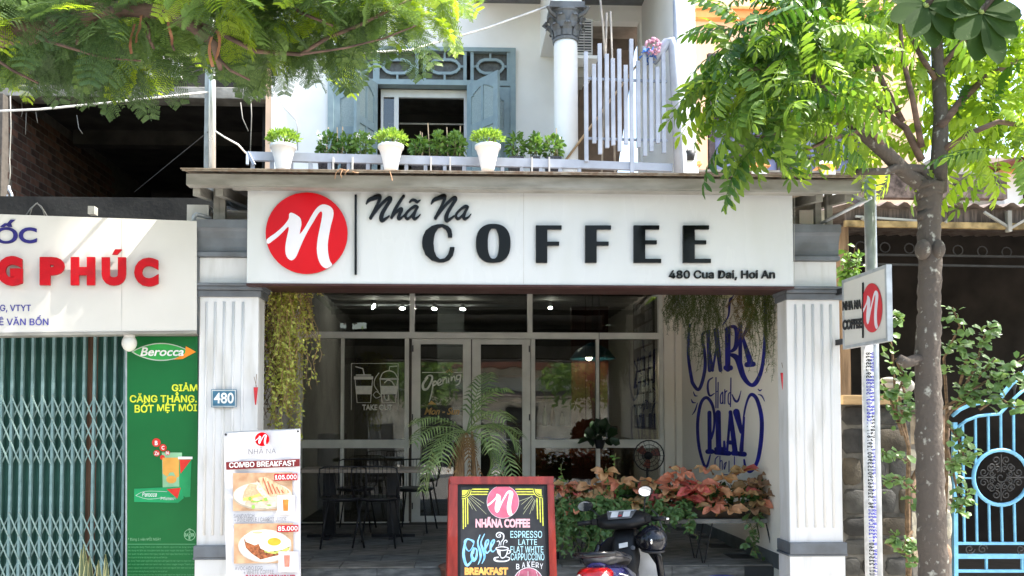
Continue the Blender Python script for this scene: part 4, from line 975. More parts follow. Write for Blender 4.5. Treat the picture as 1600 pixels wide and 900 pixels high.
ST([(580,440),(630,330),(625,285),(590,320),(580,440),(610,490),(660,440)], [18,24,24,28,30,24,14], CB, 'chalk_coffee_lettering')
ST([(660,430),(720,320),(715,285),(675,330),(665,430),(700,470),(750,430)], [18,24,24,28,30,22,8], CB, 'chalk_coffee_lettering')
ST([(790,215),(815,200),(815,240),(770,240),(755,200),(800,170),(865,200),(865,270),(830,320),(825,370)], [12,16,16,14,16,20,22,18,14,10], CW, 'chalk_steam'); ST([(790,380),(805,330),(790,300),(765,315)], [10,14,14,10], CW, 'chalk_steam'); ST([(865,370),(870,320),(900,290),(925,310),(905,330)], [8,12,16,16,8], CW, 'chalk_steam')
mb = MB().stroke(CP, [q8(*p) for p in [(755,410),(840,392),(930,410),(930,435),(845,450),(755,432),(755,410)]], 1.6, h=hh)
mb.poly(CP, [q8(*p) for p in [(760,435),(820,452),(825,550),(800,530),(770,490)]], h=hh).stroke(CP, [q8(*p) for p in [(825,555),(850,570),(890,550),(920,500),(930,440)]], 1.6, h=hh+.0003).stroke(CP, [q8(*p) for p in [(930,450),(965,455),(965,490),(920,505)]], 1.5, h=hh)
mb.stroke(CP, [q8(*p) for p in [(790,555),(730,570),(730,600),(790,620),(900,618),(960,590),(950,560),(900,550)]], [1.5,2.4,3,2.4,2,1.6,1.4,1.2], h=hh)
part('chalk_cup', mb, CW, ck)
part('chalk_drinks_lettering', MB().text(CP, 'ESPRESSO', 797.5, 829.5, 847, 840.5, bold=.005, h=hh).text(CP, 'LATTE', 810, 842.5, 839, 851.5, bold=.005, h=hh).text(CP, 'FLAT WHITE', 797.5, 853.5, 849, 863.5, bold=.005, h=hh).text(CP, 'CAPPUCCINO', 798, 864.5, 850.5, 875.5, bold=.005, h=hh), CC, ck)
mb = MB()
for k, ch in enumerate('BAKERY'):
    x0_ = (806.5,815.5,823.5,830.5,837,843.5)[k]; y0_ = (881,878.5,877,877.5,878.5,880.5)[k]; mb.text(CP, ch, x0_, y0_, x0_+5, y0_+8.5, bold=.01, h=hh, skew=(2,1,.3,-.3,-1,-1.6)[k]*-1*0)
part('chalk_bakery_lettering', mb, CW, ck)
part('chalk_breakfast_lettering', MB().text(CP, 'BREAKFAST', 726, 886.5, 794, 898.5, bold=.06, h=hh), CO, ck)
a_ = [(801+24.5*(1-math.cos(math.pi*k/20))*1.0, 915-28*math.sin(math.pi*k/20)) for k in range(21)]
part('chalk_cake', MB().poly(CP, a_, h=hh), CM, ck)
mb = MB().stroke(CP, a_, 1, h=hh+.0004, smooth=False)
for x_ in (812, 825, 838): mb.stroke(CP, [(x_,893),(x_+(x_-825)*.5,915)], .6, smooth=False, h=hh+.0004)
part('chalk_cake_lines', mb, CW, ck)

# ---------------------------------------------------------------- mural lettering on the side wall
MP = Plane((MURX, 0, 0), (-1,0,0))
MBL = mat('mural_blue_paint', (.015,.02,.34), .6, scale=9, col2=(.012,.012,.15), bump=.05)
a3 = lambda x, y: (1030+x*200/1125., 440+y*160/900.)
a4 = lambda x, y: (1060+x*170/900., 590+y*170/900.)
H = .0015
def MS(nm, f, pts, wd, smooth=True, hh=H): 
    wd = [v*1.2 for v in wd] if isinstance(wd, list) else wd*1.15; mb = MB(); mb.stroke(MP, [f(*p) for p in pts], wd, h=hh, smooth=smooth); part(nm, mb, MBL, mural_wall)
MS('mural_scroll', a3, [(700,70),(650,110),(620,190),(610,300),(560,380)], [1.5,4,3.4,2.2,1.2])
MS('mural_scroll', a3, [(270,380),(258,520),(260,680),(285,850),(300,900),(345,950),(380,880),(405,750),(400,620),(380,470),(440,430)], [3,3.6,4,4.4,4.6,4.2,4.4,4.4,4,3,2])
MS('mural_scroll', a3, [(625,640),(690,680),(740,830),(800,905),(850,890),(900,780),(925,600),(935,350),(930,150),(880,60)], [4,8,7,5,6,5,4.4,4,4,3])
MS('mural_letter', a3, [(430,440),(445,780)], [5,5], False); MS('mural_letter', a3, [(440,600),(470,780)], [4,4], False); MS('mural_letter', a3, [(500,430),(540,780)], [7,5], False); MS('mural_letter', a3, [(470,780),(520,500)], [3,3], False)
MS('mural_letter', a3, [(604,420),(604,770)], [7.5,7], False); MS('mural_letter', a3, [(620,400),(665,400),(685,460),(675,570),(640,610),(612,610)], [3.4,5,6,6,4,3])
MS('mural_letter', a3, [(714,370),(714,720)], [5,5], False); MS('mural_letter', a3, [(800,360),(735,490)], [5,3.5], False); MS('mural_letter', a3, [(735,490),(800,700)], [4,8], False); MS('mural_letter', a3, [(772,730),(828,725)], [7,7], False, H+.0003); MS('mural_letter', a3, [(588,758),(628,758)], [7,7], False, H+.0003)
# hard
MS('mural_script', a4, [(285,0),(250,30),(245,100),(262,150),(300,130)], [1.4,2.4,3,2.6,1]); MS('mural_script', a4, [(312,0),(312,250)], 1.6, False); MS('mural_script', a4, [(330,40),(328,250)], 1.6, False); MS('mural_script', a4, [(312,120),(330,110)], 1, False)
MS('mural_script', a4, [(365,120),(350,150),(350,210),(368,200),(368,120),(370,215)], 1.6); MS('mural_script', a4, [(385,100),(385,220),(388,130),(402,110)], 1.6); MS('mural_script', a4, [(435,120),(415,140),(415,210),(432,200),(436,0),(432,240)], 1.6); MS('mural_script', a4, [(445,140),(470,190),(495,190),(520,110)], [1.4,3,2.6,.8])
for l in (((125,118),(138,148),(158,152)), ((108,180),(120,205),(145,208)), ((158,212),(140,270),(115,308)), ((660,95),(675,108),(692,98)), ((662,140),(690,150),(715,195))): MS('mural_flick', a4, l, [1,2,.8])
# play
MS('mural_scroll', a4, [(265,640),(235,735),(205,700),(170,560),(160,380),(185,220),(230,165),(275,210),(298,300),(295,420),(270,505),(255,510)], [2,3.4,3.6,4,4.2,4,4,4,3.4,3,3.6,2])
MS('mural_letter', a4, [(258,290),(260,590)], [5.4,5.4], False); MS('mural_letter', a4, [(243,612),(280,612)], [6.4,6.4], False, H+.0003)
MS('mural_letter', a4, [(330,290),(334,590)], [7,7], False); MS('mural_letter', a4, [(312,590),(385,590)], [5,5], False, H+.0003); MS('mural_letter', a4, [(380,530),(383,590)], [3,4], False)
MS('mural_letter', a4, [(312,617),(420,627)], [6.5,6.5], False, H+.0003)
MS('mural_letter', a4, [(432,285),(405,600)], [4,3], False); MS('mural_letter', a4, [(432,285),(470,610)], [5,7], False, H+.0005); MS('mural_letter', a4, [(415,535),(458,540)], [5.5,5.5], False, H+.0008); MS('mural_letter', a4, [(455,625),(492,628)], [6.5,6.5], False, H+.0003)
MS('mural_letter', a4, [(480,285),(522,450)], [9,5], False); MS('mural_letter', a4, [(545,330),(522,600)], [2.6,5.6], False, H+.0005); MS('mural_letter', a4, [(505,630),(548,634)], [6.5,6.5], False, H+.0003)
MS('mural_scroll', a4, [(535,440),(545,300),(575,180),(610,140),(655,190),(690,340),(685,520),(655,690),(600,775),(560,750),(545,680)], [1.2,2.4,3,4.6,5,5.4,5.6,5,4.4,3.6,2.4])
MS('mural_script', a4, [(330,650),(306,680),(308,750),(325,740)], 1.4); MS('mural_script', a4, [(345,650),(345,760),(346,700),(362,690),(365,760)], 1.3); MS('mural_script', a4, [(395,700),(380,720),(382,760),(398,700)], 1.3); MS('mural_script', a4, [(420,690),(420,780)], 1.3, False); MS('mural_script', a4, [(465,655),(462,800),(445,800),(446,750),(462,745)], 1.4); MS('mural_script', a4, [(480,800),(505,790),(505,755),(485,760),(480,830),(500,850)], 1.4)
MS('mural_script', a4, [(370,803),(500,805)], 1.2, False, H+.0006)
# ================================================================ left neighbour: pharmacy building with an unfinished upper floor
NY = 4.9
def nx_(px): return xat(px, NY, 150)
def nz(py): return zat(py, NY)
lb = thing('pharmacy_building', 'unfinished two-storey building left of the cafe with a dark open upper floor', 'building', (-5, 2, 0))
part('ground_floor_wall', MB().box(-14, xs[0], .1, .3, 0, 2.85).box(-14, PX0-.17, .32, .4, zt_g+.05, 2.85), SHADEC, lb)
part('shop_back', MB().box(-14, PX0-.2, 1.5, 1.6, 0, 3.6), SHADEC, lb)
part('floor_slab', MB().box(-14, -2.46, .45, 13.5, 2.86, 2.98), SHADEC, lb)
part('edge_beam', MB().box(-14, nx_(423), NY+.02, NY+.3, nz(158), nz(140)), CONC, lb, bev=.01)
part('upper_parapet', MB().box(-14, nx_(414), NY+.06, NY+.25, nz(139.5), nz(60)), SHADEC, lb)
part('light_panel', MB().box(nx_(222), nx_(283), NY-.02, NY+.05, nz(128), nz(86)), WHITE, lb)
part('top_floor_wall', MB().box(-14, nx_(414), NY+.06, NY+.25, nz(60), 10), SHADEC, lb)
part('back_wall', MB().box(-14, nx_(414), 13, 13.1, 3.1, 9), SHADEC, lb)
part('end_wall', MB().box(nx_(414)-.1, nx_(414), NY+.3, 13, 3.1, 9), SHADEC, lb)
part('upper_ceiling', MB().box(-14, nx_(414)-.1, NY+.3, 13.1, nz(141), nz(141)+.1), SHADEC, lb)
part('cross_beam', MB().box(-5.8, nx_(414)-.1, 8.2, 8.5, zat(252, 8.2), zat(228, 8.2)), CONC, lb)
part('cross_beam', MB().box(-5.8, nx_(414)-.1, 6.6, 6.8, nz(141)-.22, nz(141)), SHADEC, lb)
# brick side wall, bricks one by one
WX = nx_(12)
bw = part('brick_wall', MB().box(WX-.2, WX-.006, NY+.05, 10, 3.42, nz(141)).box(WX-1.2, WX-.006, NY-.1, NY+.05, 3.42, nz(160)), mat('shaded_mortar', (.09,.08,.07), .95, scale=12, bump=.3), lb)  # mortar colour darkened to stand for the shade in here
bs = [MB().box(-.01,.008,-.105,.105,-.04,.04).mesh('brick', [m]) for m in (BRICK, mat('brick_brown', (.055,.03,.022), .9, scale=8, bump=.4), mat('brick_pale', (.10,.052,.038), .9, scale=8, bump=.4))]  # all brick tones lowered, shade of the void is in the colour
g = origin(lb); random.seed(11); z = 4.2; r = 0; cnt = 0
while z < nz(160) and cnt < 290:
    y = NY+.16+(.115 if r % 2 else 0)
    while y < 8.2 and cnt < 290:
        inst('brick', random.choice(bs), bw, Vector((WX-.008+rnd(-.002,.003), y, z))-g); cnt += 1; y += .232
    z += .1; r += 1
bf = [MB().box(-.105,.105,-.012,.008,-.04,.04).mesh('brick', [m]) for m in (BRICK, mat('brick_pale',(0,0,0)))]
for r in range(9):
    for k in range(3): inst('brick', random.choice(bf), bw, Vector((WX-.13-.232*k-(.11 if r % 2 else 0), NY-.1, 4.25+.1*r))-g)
for ri, l in enumerate((((87,252,7.9),(118,330,7.5)), ((96,258,7.9),(121,330,7.6)), ((106,252,7.8),(127,330,7.5)))):
    tag(part('steel_rod', MB().tube([at(*l[0]), at(*l[1])], .010, 6), CONC), ('thin slanting rod, the one closest to the brick wall in the dark open floor','middle one of three slanting rods in the dark open floor above the pharmacy','steepest slanting rod, furthest from the brick wall in the dark open floor')[ri], 'rod', 'rods leaning in the dark upper floor')
hw = thing('hanging_hook', 'steel hoist hook hanging on a thin rope above the pharmacy sign', 'hook', at(15, 300, 3.6))
part('rope', MB().tube([at(16,150,3.6),at(17,200,3.6),at(15,250,3.6),at(16,270,3.6),at(14,292,3.6)], .007, 6), CONC, hw, smooth=True)
part('hook', MB().tube([at(14,290,3.6),at(14.5,297,3.6),at(18,303,3.6),at(19,308,3.6),at(15,310.5,3.6),at(11,307,3.6),at(12,304,3.6)], [.012,.02,.016,.018,.018,.013,.008], 8), STEEL, hw, smooth=True)
for i, l in enumerate((((34,158),(35,175),(33,183)), ((41,176),(40,210)), ((56,175),(57,182),(59,192)), ((120,180),(123,200),(129,209)), ((376,160),(379,185),(388,205)), ((392,155),(393,180),(391,240)))):
    if i < 4: tag(part('dangling_wire', MB().tube([at(a, b, NY+.2) for a, b in l], .005, 5), CONC, smooth=True), ['first short wire dangling from the concrete beam, nearest the hoist rope','long straight wire dangling beside the hoist rope under the concrete beam','short kinked wire dangling from the beam over the rods','curly short wire dangling furthest from the hoist rope'][i], 'wire', 'wires dangling from the beam')
    else: tag(part('dangling_wire', MB().tube([at(a, b, 3.9) for a, b in l], .006, 5), CONC, smooth=True), ('curved wire end hanging beside the cafe corner', 'straight thin wire hanging beside the cafe corner')[i-4], 'wire')

# steel pole standing on the canopy, wires
sp_ = thing('steel_pole', 'bright steel pole rising from the canopy left end into the foliage', 'pole', at(331, 265, .5))
part('pole', MB().tube([at(331.5,300,.5), at(331.5,-40,.5)], .028, 12), mat('bright_steel', (.62,.63,.62), .3, metal=.5, var=.05), sp_, smooth=True)
part('pole_backing', MB().box(at(321,200,.55).x, at(328,200,.55).x, .52, .56, zat(300,.5), zat(-40,.5)), STEEL, sp_)
def wire(pts, r, m, lab, grp=None): tag(part('cable', MB().tube(pts, r, 6), m, smooth=True), lab, 'cable', grp)
WC = mat('white_cable', (.7,.7,.68), .5); GC = mat('grey_cable', (.30,.30,.28), .6)
wire([at(-60,176,.2), at(60,171,.2), at(155,162,.3), at(250,152,.4), at(332,143,.5)], .008, WC, 'pale cable stretched across the dark opening above the pharmacy')
wire([at(325,206,.5), at(210,300,4)], .003, mat('dark_cable', (.08,.08,.08), .6), 'thin dark cable running down left from the steel pole')
wire([at(333,203,.5), at(352,215,.5), at(372,226,.5), at(384,239,.6)], .007, WC, 'short white cable from the steel pole to the balcony rail end')
wire([at(150,128,-.6), at(215,108,-.6), at(270,88,-.6), at(400,75,0), at(520,85,1.6), at(641,78,3), at(760,44,3.3), at(900,-6,3.6)], .012, WC, 'thick white cable slanting across the wall above the balcony window')
wire([at(432,148,4.85), at(445,170,4.85), at(462,187,4.85), at(465,200,4.85), at(465,235,4.85)], .006, GC, 'thin grey cable hanging on the white wall left of the balcony window')

# ================================================================ right neighbour: peach house
RYN = 5.2
def px_(px): return xat(px, RYN, 150)
def pz(py): return zat(py, RYN)
rbld = thing('peach_house', 'peach coloured house right of the cafe with dark framed balcony windows behind the tree', 'building', (4.5, 4, 0))
part('wall', MB().box(px_(1060), px_(1105), RYN, RYN+.2, 3.0, 10).box(px_(1105), px_(1345), RYN, RYN+.2, pz(78), 10).box(px_(1345), px_(1440), RYN, RYN+.2, 3, 10), PEACH, rbld)
# white corner pilaster of blocks
xa, xb = xat(1059.5, 3.3, 150), xat(1087.5, 3.3, 150)
pil = part('pilaster', MB().box(xa+.006, xb-.006, 3.33, 3.6, 2.9, 10), WHITE, rbld)
yy = 3.2
for k, (t, b) in enumerate(((-40,10),(11,48),(49,118),(119,178),(179,197),(198,245),(246,290))):
    part('block', MB().box(xa, xb, 3.3, 3.6, zat(b, 3.3)+.004, zat(t, 3.3)-.002), WALLW, pil, bev=.006)
part('cornice_band', MB().box(xb, px_(1440), RYN-.12, RYN, pz(27), pz(15)), ORNG, rbld)
part('cornice_lip', MB().box(xb, px_(1440), RYN-.16, RYN, pz(14.8), pz(11)), ORNG, rbld)
DW = mat('dark_window_frame', (.06,.05,.055), .5, scale=10, var=.2)
BGL = glassmat('bluish_pane', (.2,.22,.3), 1.0)
PAN = mat('bluish_frosted_pane', (.17,.20,.34), .25, scale=3, var=.15, bump=.05)
for (a, b) in ((1107, 1162), (1165, 1222), (1226, 1284), (1288, 1345)):
    f = part('window', MB().box(px_(a), px_(a+9), RYN-.02, RYN+.08, 4.2, pz(78)).box(px_(b-9), px_(b), RYN-.02, RYN+.08, 4.2, pz(78)).box(px_(a+9), px_(b-9), RYN-.02, RYN+.08, pz(88), pz(78)).box(px_(a+9), px_(b-9), RYN-.02, RYN+.08, 4.2, pz(268)), DW, rbld)
    zs = [88, 140, 178, 206, 240, 268]
    for i in range(5):
        part('pane', MB().box(px_(a+9), px_(b-9), RYN+.03, RYN+.04, pz(zs[i+1]-1.5), pz(zs[i]+1.5)), PAN, f)
        if i: part('glazing_bar', MB().box(px_(a+9), px_(b-9), RYN-.01, RYN+.06, pz(zs[i]+1.5), pz(zs[i]-1.5)), DW, f)
part('room_behind', MB().box(px_(1060), px_(1440), RYN+.9, RYN+1, 3, 9), DARK, rbld)
# balcony posts and parapet
PYB = 3.4
for a, b, t in ((1067, 1094, 246), (1174, 1201, 247), (1283, 1308, 248)):
    x0_, x1_ = xat(a, PYB, 250), xat(b, PYB, 250)
    p = part('balcony_post', MB().box(x0_+.02, x1_-.02, PYB, PYB+.22, zat(300, PYB), zat(t+9, PYB)), WALLW, rbld)
    part('post_cap', MB().box(x0_-.012, x1_+.012, PYB-.03, PYB+.25, zat(t+9, PYB), zat(t+6, PYB)).box(x0_, x1_, PYB-.02, PYB+.24, zat(t+6, PYB)+.001, zat(t+2, PYB)), ORNG, p, bev=.004)
    part('post_dome', MB().lathe([(.11,0),(.10,.03),(.06,.06),(0,.075)], ((x0_+x1_)/2, PYB+.11, zat(t+2, PYB)), 16), WALLW, p, smooth=True)
part('balcony_wall', MB().box(xb, px_(1440), PYB+.06, PYB+.16, zat(300, PYB), zat(262, PYB)), mat('mossy_parapet', (.16,.12,.10), .9, scale=12, var=.4, bump=.4), rbld)
part('handrail', MB().box(xb, px_(1440), PYB+.05, PYB+.17, zat(262, PYB)+.001, zat(258.5, PYB)), CONC, rbld)
for k in range(26):
    xk = xb+.1+k*.1
    rt = MB().tube([(xk, PYB+.35, zat(262,PYB)-.02), (xk, PYB+1.5, zat(262,PYB)+.35)], .05, 6, cap=False)
    part('roof_tile_row', rt, TILE, rbld, smooth=True)
# far house with red roof at the right edge
fh = thing('red_roofed_house', 'pale house with red tiled roof and brick side at the right edge beyond the tree', 'house', at(1585, 300, 9))
FY = 9
def fx(px): return xat(px, FY, 250)
def fz(py): return zat(py, FY)
part('wall', MB().box(fx(1480), fx(1900), FY+.4, FY+4, 0, fz(225)), mat('dull_cream_wall', (.45,.40,.33), .8), fh)
part('wall_column', MB().box(fx(1568), fx(1597), FY, FY+.3, 0, fz(262)), WALLW, fh)
part('column_cap', MB().box(fx(1563), fx(1602), FY-.1, FY+.35, fz(262), fz(256)), ORNG, fh)
rf = part('roof', MB().slab([(fx(1560),FY-.6,fz(262)),(fx(1900),FY-.6,fz(262)),(fx(1900),FY+3,fz(210)),(fx(1560),FY+3,fz(210))], (0,0,1), .06), TILE, fh)
tm = MB().tube([(0,0,0),(0,3.6,(fz(210)-fz(262)))], .06, 6, cap=False).mesh('roof_tile_row', [TILE])
for k in range(26): inst('roof_tile_row', tm, rf, Vector((fx(1562)+.14*k, FY-.6, fz(262)+.07))-origin(fh))
part('brick_side', MB().box(fx(1598), fx(1900), FY-.05, FY+.3, 0, fz(268)), BRICK, fh)

# ================================================================ shed with tin roof, stone wall, blue gate
SHY = 1.6
def sx(px): return xat(px, SHY, 330)
def shz(py): return zat(py, SHY)
sh = thing('tin_roof_shed', 'dark open shed under a rusty corrugated roof behind the street tree', 'shed', (5, 3, 0))
X0, X1 = sx(1316), sx(1316)+7
mb = MB(); n = 210; vs = []
for i in range(n+1):
    x_ = X0+(X1-X0)*i/n; zz_ = .022*math.sin(i*1.25)
    vs += [(x_, SHY-.1+.02*math.sin(i*.37), shz(317)+zz_), (x_, SHY+6.6, shz(317)+.9+zz_)]
mb.add(vs, [(2*i, 2*i+2, 2*i+3, 2*i+1) for i in range(n)])
part('roof_sheet', mb, TIN, sh, smooth=True)
part('valance', MB().box(X0+.02, X1, SHY-.02, SHY+.0, shz(343), shz(321)), mat('dark_tin', (.10,.075,.062), .7, scale=5, var=.35, bump=.2, stretch=(10,1,1)), sh)
part('front_beam', MB().bar((X0, SHY-.04, shz(346)), (X1, SHY-.04, shz(356)), .04, .055), mat('ochre_beam', (.27,.19,.085), .7, scale=9, var=.35, bump=.2), sh)
part('truss_bar', MB().bar((X0+.1, SHY-.05, shz(335)), (sx(1430), SHY-.05, shz(341)), .02), GC, sh)
for a, b, c_, d_ in ((1530,327,1566,350),(1568,354,1600,335),(1340,338,1360,350),(1470,344,1478,336)): part('truss_bar', MB().bar((sx(a), SHY-.07, shz(b)), (sx(c_), SHY-.07, shz(d_)), .022), CONC, sh)
part('truss_post', MB().box(sx(1565), sx(1571), SHY-.09, SHY-.045, shz(358), shz(325)), CONC, sh)
part('shed_post', MB().box(sx(1319), sx(1333), SHY+.1, SHY+.22, shz(620), shz(345)), WOODB, sh)
part('back_wall', MB().box(X0-.3, X1+6, SHY+2.9, SHY+3, 0, shz(317)+.43), mat('shaded_wall', (.022,.018,.015), .95, scale=2, var=.3), sh)  # near-black colour stands for the shade under the shed roof
part('shed_floor', MB().box(X0-.1, X1+6, 1.7, SHY+2.9, .0, .01), mat('shaded_earth', (.05,.042,.035), .95), sh)  # dark sheet over the pavement, painted shade of the shed interior
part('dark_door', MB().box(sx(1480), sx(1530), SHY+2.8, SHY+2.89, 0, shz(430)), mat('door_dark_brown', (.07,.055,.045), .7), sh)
part('side_wall', MB().box(MURX+.24, MURX+.32, 2.2, 8.1, 0, 3.5), SHADEC, sh)
part('iron_grille', MB().bar((X0, SHY+.6, shz(388)), (X1, SHY+.6, shz(400)), .02).bar((X0, SHY+.6, shz(372)), (X1, SHY+.6, shz(380)), .02), DGREY, sh)
for k in range(7):
    c = at(1345+k*38, 385+k*1.5, SHY+.6)
    part('grille_ring', MB().tube([c+Vector((.05*math.cos(a), 0, .05*math.sin(a))) for a in [R(30*j) for j in range(13)]], .006, 5), DGREY, sh)

SWY = .55
swx0, swx1 = xat(1314, SWY), xat(1425, SWY)
ZW = zat(632, SWY)
sw = thing('stone_wall', 'dark rough stone boundary wall beside the right pillar under a wooden plank', 'wall', ((swx0+swx1)/2, SWY, 0))
part('mortar_core', MB().box(swx0, swx1, SWY+.035, SWY+.35, 0, ZW), mat('dark_mortar', (.10,.095,.085), .95, scale=10, var=.3, bump=.6), sw)
STN = [mat('wall_stone_%s' % n_, c_, .85, scale=9, col2=tuple(v*.55 for v in c_), bump=.5) for n_, c_ in (('grey', (.06,.06,.057)), ('brown', (.07,.06,.046)), ('pale', (.14,.13,.105)), ('dark', (.035,.035,.035)))]
def stones(x0_, x1_, y_, z0_, z1_, parent, rows, seed, hmin=.14, hmax=.26, pal=STN):
    random.seed(seed); z = z0_
    while z < z1_-.04:
        hh_ = min(rnd(hmin, hmax), z1_-z); x = x0_
        while x < x1_-.03:
            w_ = min(rnd(.14, .30), x1_-x)
            if x1_-x-w_ < .08: w_ = x1_-x
            n_ = 14; cx_, cz_ = x+w_/2, z+hh_/2; vs = []; 
            prof_ = []
            for k in range(n_):
                a = 2*math.pi*(k+rnd(-.2,.2))/n_; c, s_ = math.cos(a), math.sin(a); m_ = (abs(c)**5+abs(s_)**5)**.2
                prof_.append((cx_+(w_/2-.006)*c/m_*rnd(.92,1), cz_+(hh_/2-.006)*s_/m_*rnd(.92,1)))
            d_ = rnd(.008,.022)
            vs = [(a, y_+.04, b) for a, b in prof_]+[(cx_+(a-cx_)*.93, y_-d_*.3, cz_+(b-cz_)*.93) for a, b in prof_]+[(cx_+(a-cx_)*.78, y_-d_, cz_+(b-cz_)*.78) for a, b in prof_]
            fs = [(r_*n_+k, r_*n_+(k+1) % n_, (r_+1)*n_+(k+1) % n_, (r_+1)*n_+k) for r_ in range(2) for k in range(n_)]+[tuple(range(2*n_, 3*n_))]
            part('stone', MB().add(vs, fs), random.choice(pal), parent, smooth=True)
            x += w_
        z += hh_
stones(swx0, swx1, SWY+.03, .35, ZW, sw, 0, 4, pal=STN[:2]+STN[:1]+STN[3:])
part('coping_plank', MB().box(swx0-.02, xat(1400, SWY), SWY-.08, SWY+.3, ZW+.002, ZW+.075), mat('ochre_plank', (.36,.25,.13), .7, scale=5, col2=(.25,.17,.09), bump=.2, stretch=(.6,5,5)), sw, bev=.004)
gp0, gp1 = xat(1400, SWY+.3), xat(1489, SWY+.3)
gpl = thing('gate_pillar', 'mottled old masonry gate pillar between the street tree and the blue gate', 'pillar', ((gp0+gp1)/2, SWY+.4, 0))
GPM = [mat('old_masonry_%d' % k, c_, .9, scale=10, col2=c2_, bump=.5) for k, (c_, c2_) in enumerate((((.34,.28,.20), (.18,.14,.10)), ((.27,.18,.12), (.17,.12,.09)), ((.20,.19,.16), (.42,.38,.28))))]
part('core', MB().box(gp0, gp1, SWY+.37, SWY+.75, 0, zat(640, SWY+.3)), MORTAR, gpl)
stones(gp0, gp1, SWY+.34, .35, zat(640, SWY+.3), gpl, 0, 9, .18, .3, GPM)
part('pillar_cap', MB().box(gp0-.03, gp1+.03, SWY+.28, SWY+.8, zat(640, SWY+.3), zat(634, SWY+.3)), GPM[0], gpl)

GY2 = 1.0
BL = mat('sky_blue_gate_paint', (.16,.40,.58), .4, scale=12, col2=(.12,.31,.47), bump=.08)
bg_ = thing('blue_gate', 'sky-blue iron gate with a ring of dark scrollwork', 'gate', at(1545, 880, GY2))
def gp(px, py, dy=0): return at(px, py, GY2+dy)
part('stile', MB().bar(gp(1491,660), gp(1493,1000), .035), BL, bg_)
for nm, pts, r_ in (('arch_rail', [(1488,650),(1500,640),(1515,633),(1535,629),(1550,627)], .016), ('arch_rail', [(1550,627),(1561,624),(1580,600),(1610,575)], .02), ('inner_arch', [(1497,667),(1510,657),(1528,650),(1545,648),(1562,647),(1585,622),(1610,600)], .014)):
    part(nm, MB().tube([gp(*p) for p in pts], r_, 8), BL, bg_, smooth=True)
cx_, cy_ = 1564, 746; rr_ = 43
for px in (1504, 1524, 1544, 1563.5, 1583.5, 1604):
    dxr = px-cx_
    top = {1504:662, 1524:650, 1544:647, 1563.5:646, 1583.5:624, 1604:604}[px]
    if abs(dxr) < rr_-2:
        dyr = math.sqrt(rr_**2-dxr**2); part('bar', MB().bar(gp(px,top), gp(px+.5,cy_-dyr), .016), BL, bg_); part('bar', MB().bar(gp(px+1,cy_+dyr), gp(px+2.5,848), .016), BL, bg_)
    else: part('bar', MB().bar(gp(px,top), gp(px+3,848), .016), BL, bg_)
part('ring', MB().tube([gp(cx_+rr_*math.cos(R(a)), cy_+rr_*math.sin(R(a))) for a in range(0, 361, 12)], .017, 8), BL, bg_, smooth=True)
part('side_link', MB().bar(gp(1506,747), gp(1521,747), .014), BL, bg_)
for py, wd_ in ((849,.022),(869,.04),(892,.024)): part('cross_rail', MB().bar(gp(1492,py), gp(1700,py), .03, wd_, up=(0,0,1)), BL, bg_)
for px in (1541, 1597): part('short_bar', MB().bar(gp(px,872), gp(px,891), .018), BL, bg_)
IR = mat('dark_scroll_iron', (.035,.035,.035), .5, scale=14, var=.2)
def spiral(cx, cy, r0, turns, a0, sgn, dy=-.01): return [gp(cx+r0*(1-.8*k/16)*math.cos(a0+sgn*turns*2*math.pi*k/16), cy+r0*(1-.8*k/16)*math.sin(a0+sgn*turns*2*math.pi*k/16), dy) for k in range(17)]
for q_ in range(4):
    a = q_*math.pi/2
    def rt_(x, y): return (cx_+x*math.cos(a)-y*math.sin(a), cy_+x*math.sin(a)+y*math.cos(a))
    mb = MB().tube([gp(*rt_(0,-8), -.01), gp(*rt_(0,-36), -.01)], .006, 5)
    for s_ in (-1, 1):
        for (u, v, r0) in ((8,-27,7),(6,-14,5),(15,-17,6)):
            c2 = rt_(s_*u, v); mb.tube(spiral(c2[0], c2[1], r0, 1.3, a+math.pi/2, s_), .005, 5)
    part('scroll', mb, IR, bg_, kind='stuff')
part('scroll_hub', MB().tube(spiral(cx_, cy_, 9, 1, 0, 1), .006, 5), IR, bg_)
for px in (1515, 1535, 1595): part('scroll', MB().tube(spiral(px, 858, 8, 1.4, 0, 1 if px != 1535 else -1), .006, 5), IR, bg_)
for px, py in ((1585,598),(1601,590)): part('finial', MB().lathe([(.004,.16),(.018,.11),(.008,.07),(.02,.04),(.008,0),(.008,-.15)], gp(px,py+12,.05), 8), IR, bg_, smooth=True)
part('gate_wall', MB().box(xat(1700,GY2), xat(1700,GY2)+3, GY2-.1, GY2+.2, 0, 2.4), CONC, bg_)

# carved stone urn piece behind the wall
ur = thing('carved_console', 'pale carved plaster console lying on the wall behind the taped pole', 'ornament', at(1405, 620, .9))
mb = MB()
for k, (cx2, cy2, rx2, ry2) in enumerate(((1392,602,16,7),(1400,611,18,6),(1388,594,12,5),(1412,603,16,13),(1404,620,12,5))): mb.sphere(at(cx2, cy2, .95), rx2*6.9/1300, .09, ry2*6.9/1300, 14, 8)
part('scroll_body', mb, CONC, ur, smooth=True, kind='stuff')

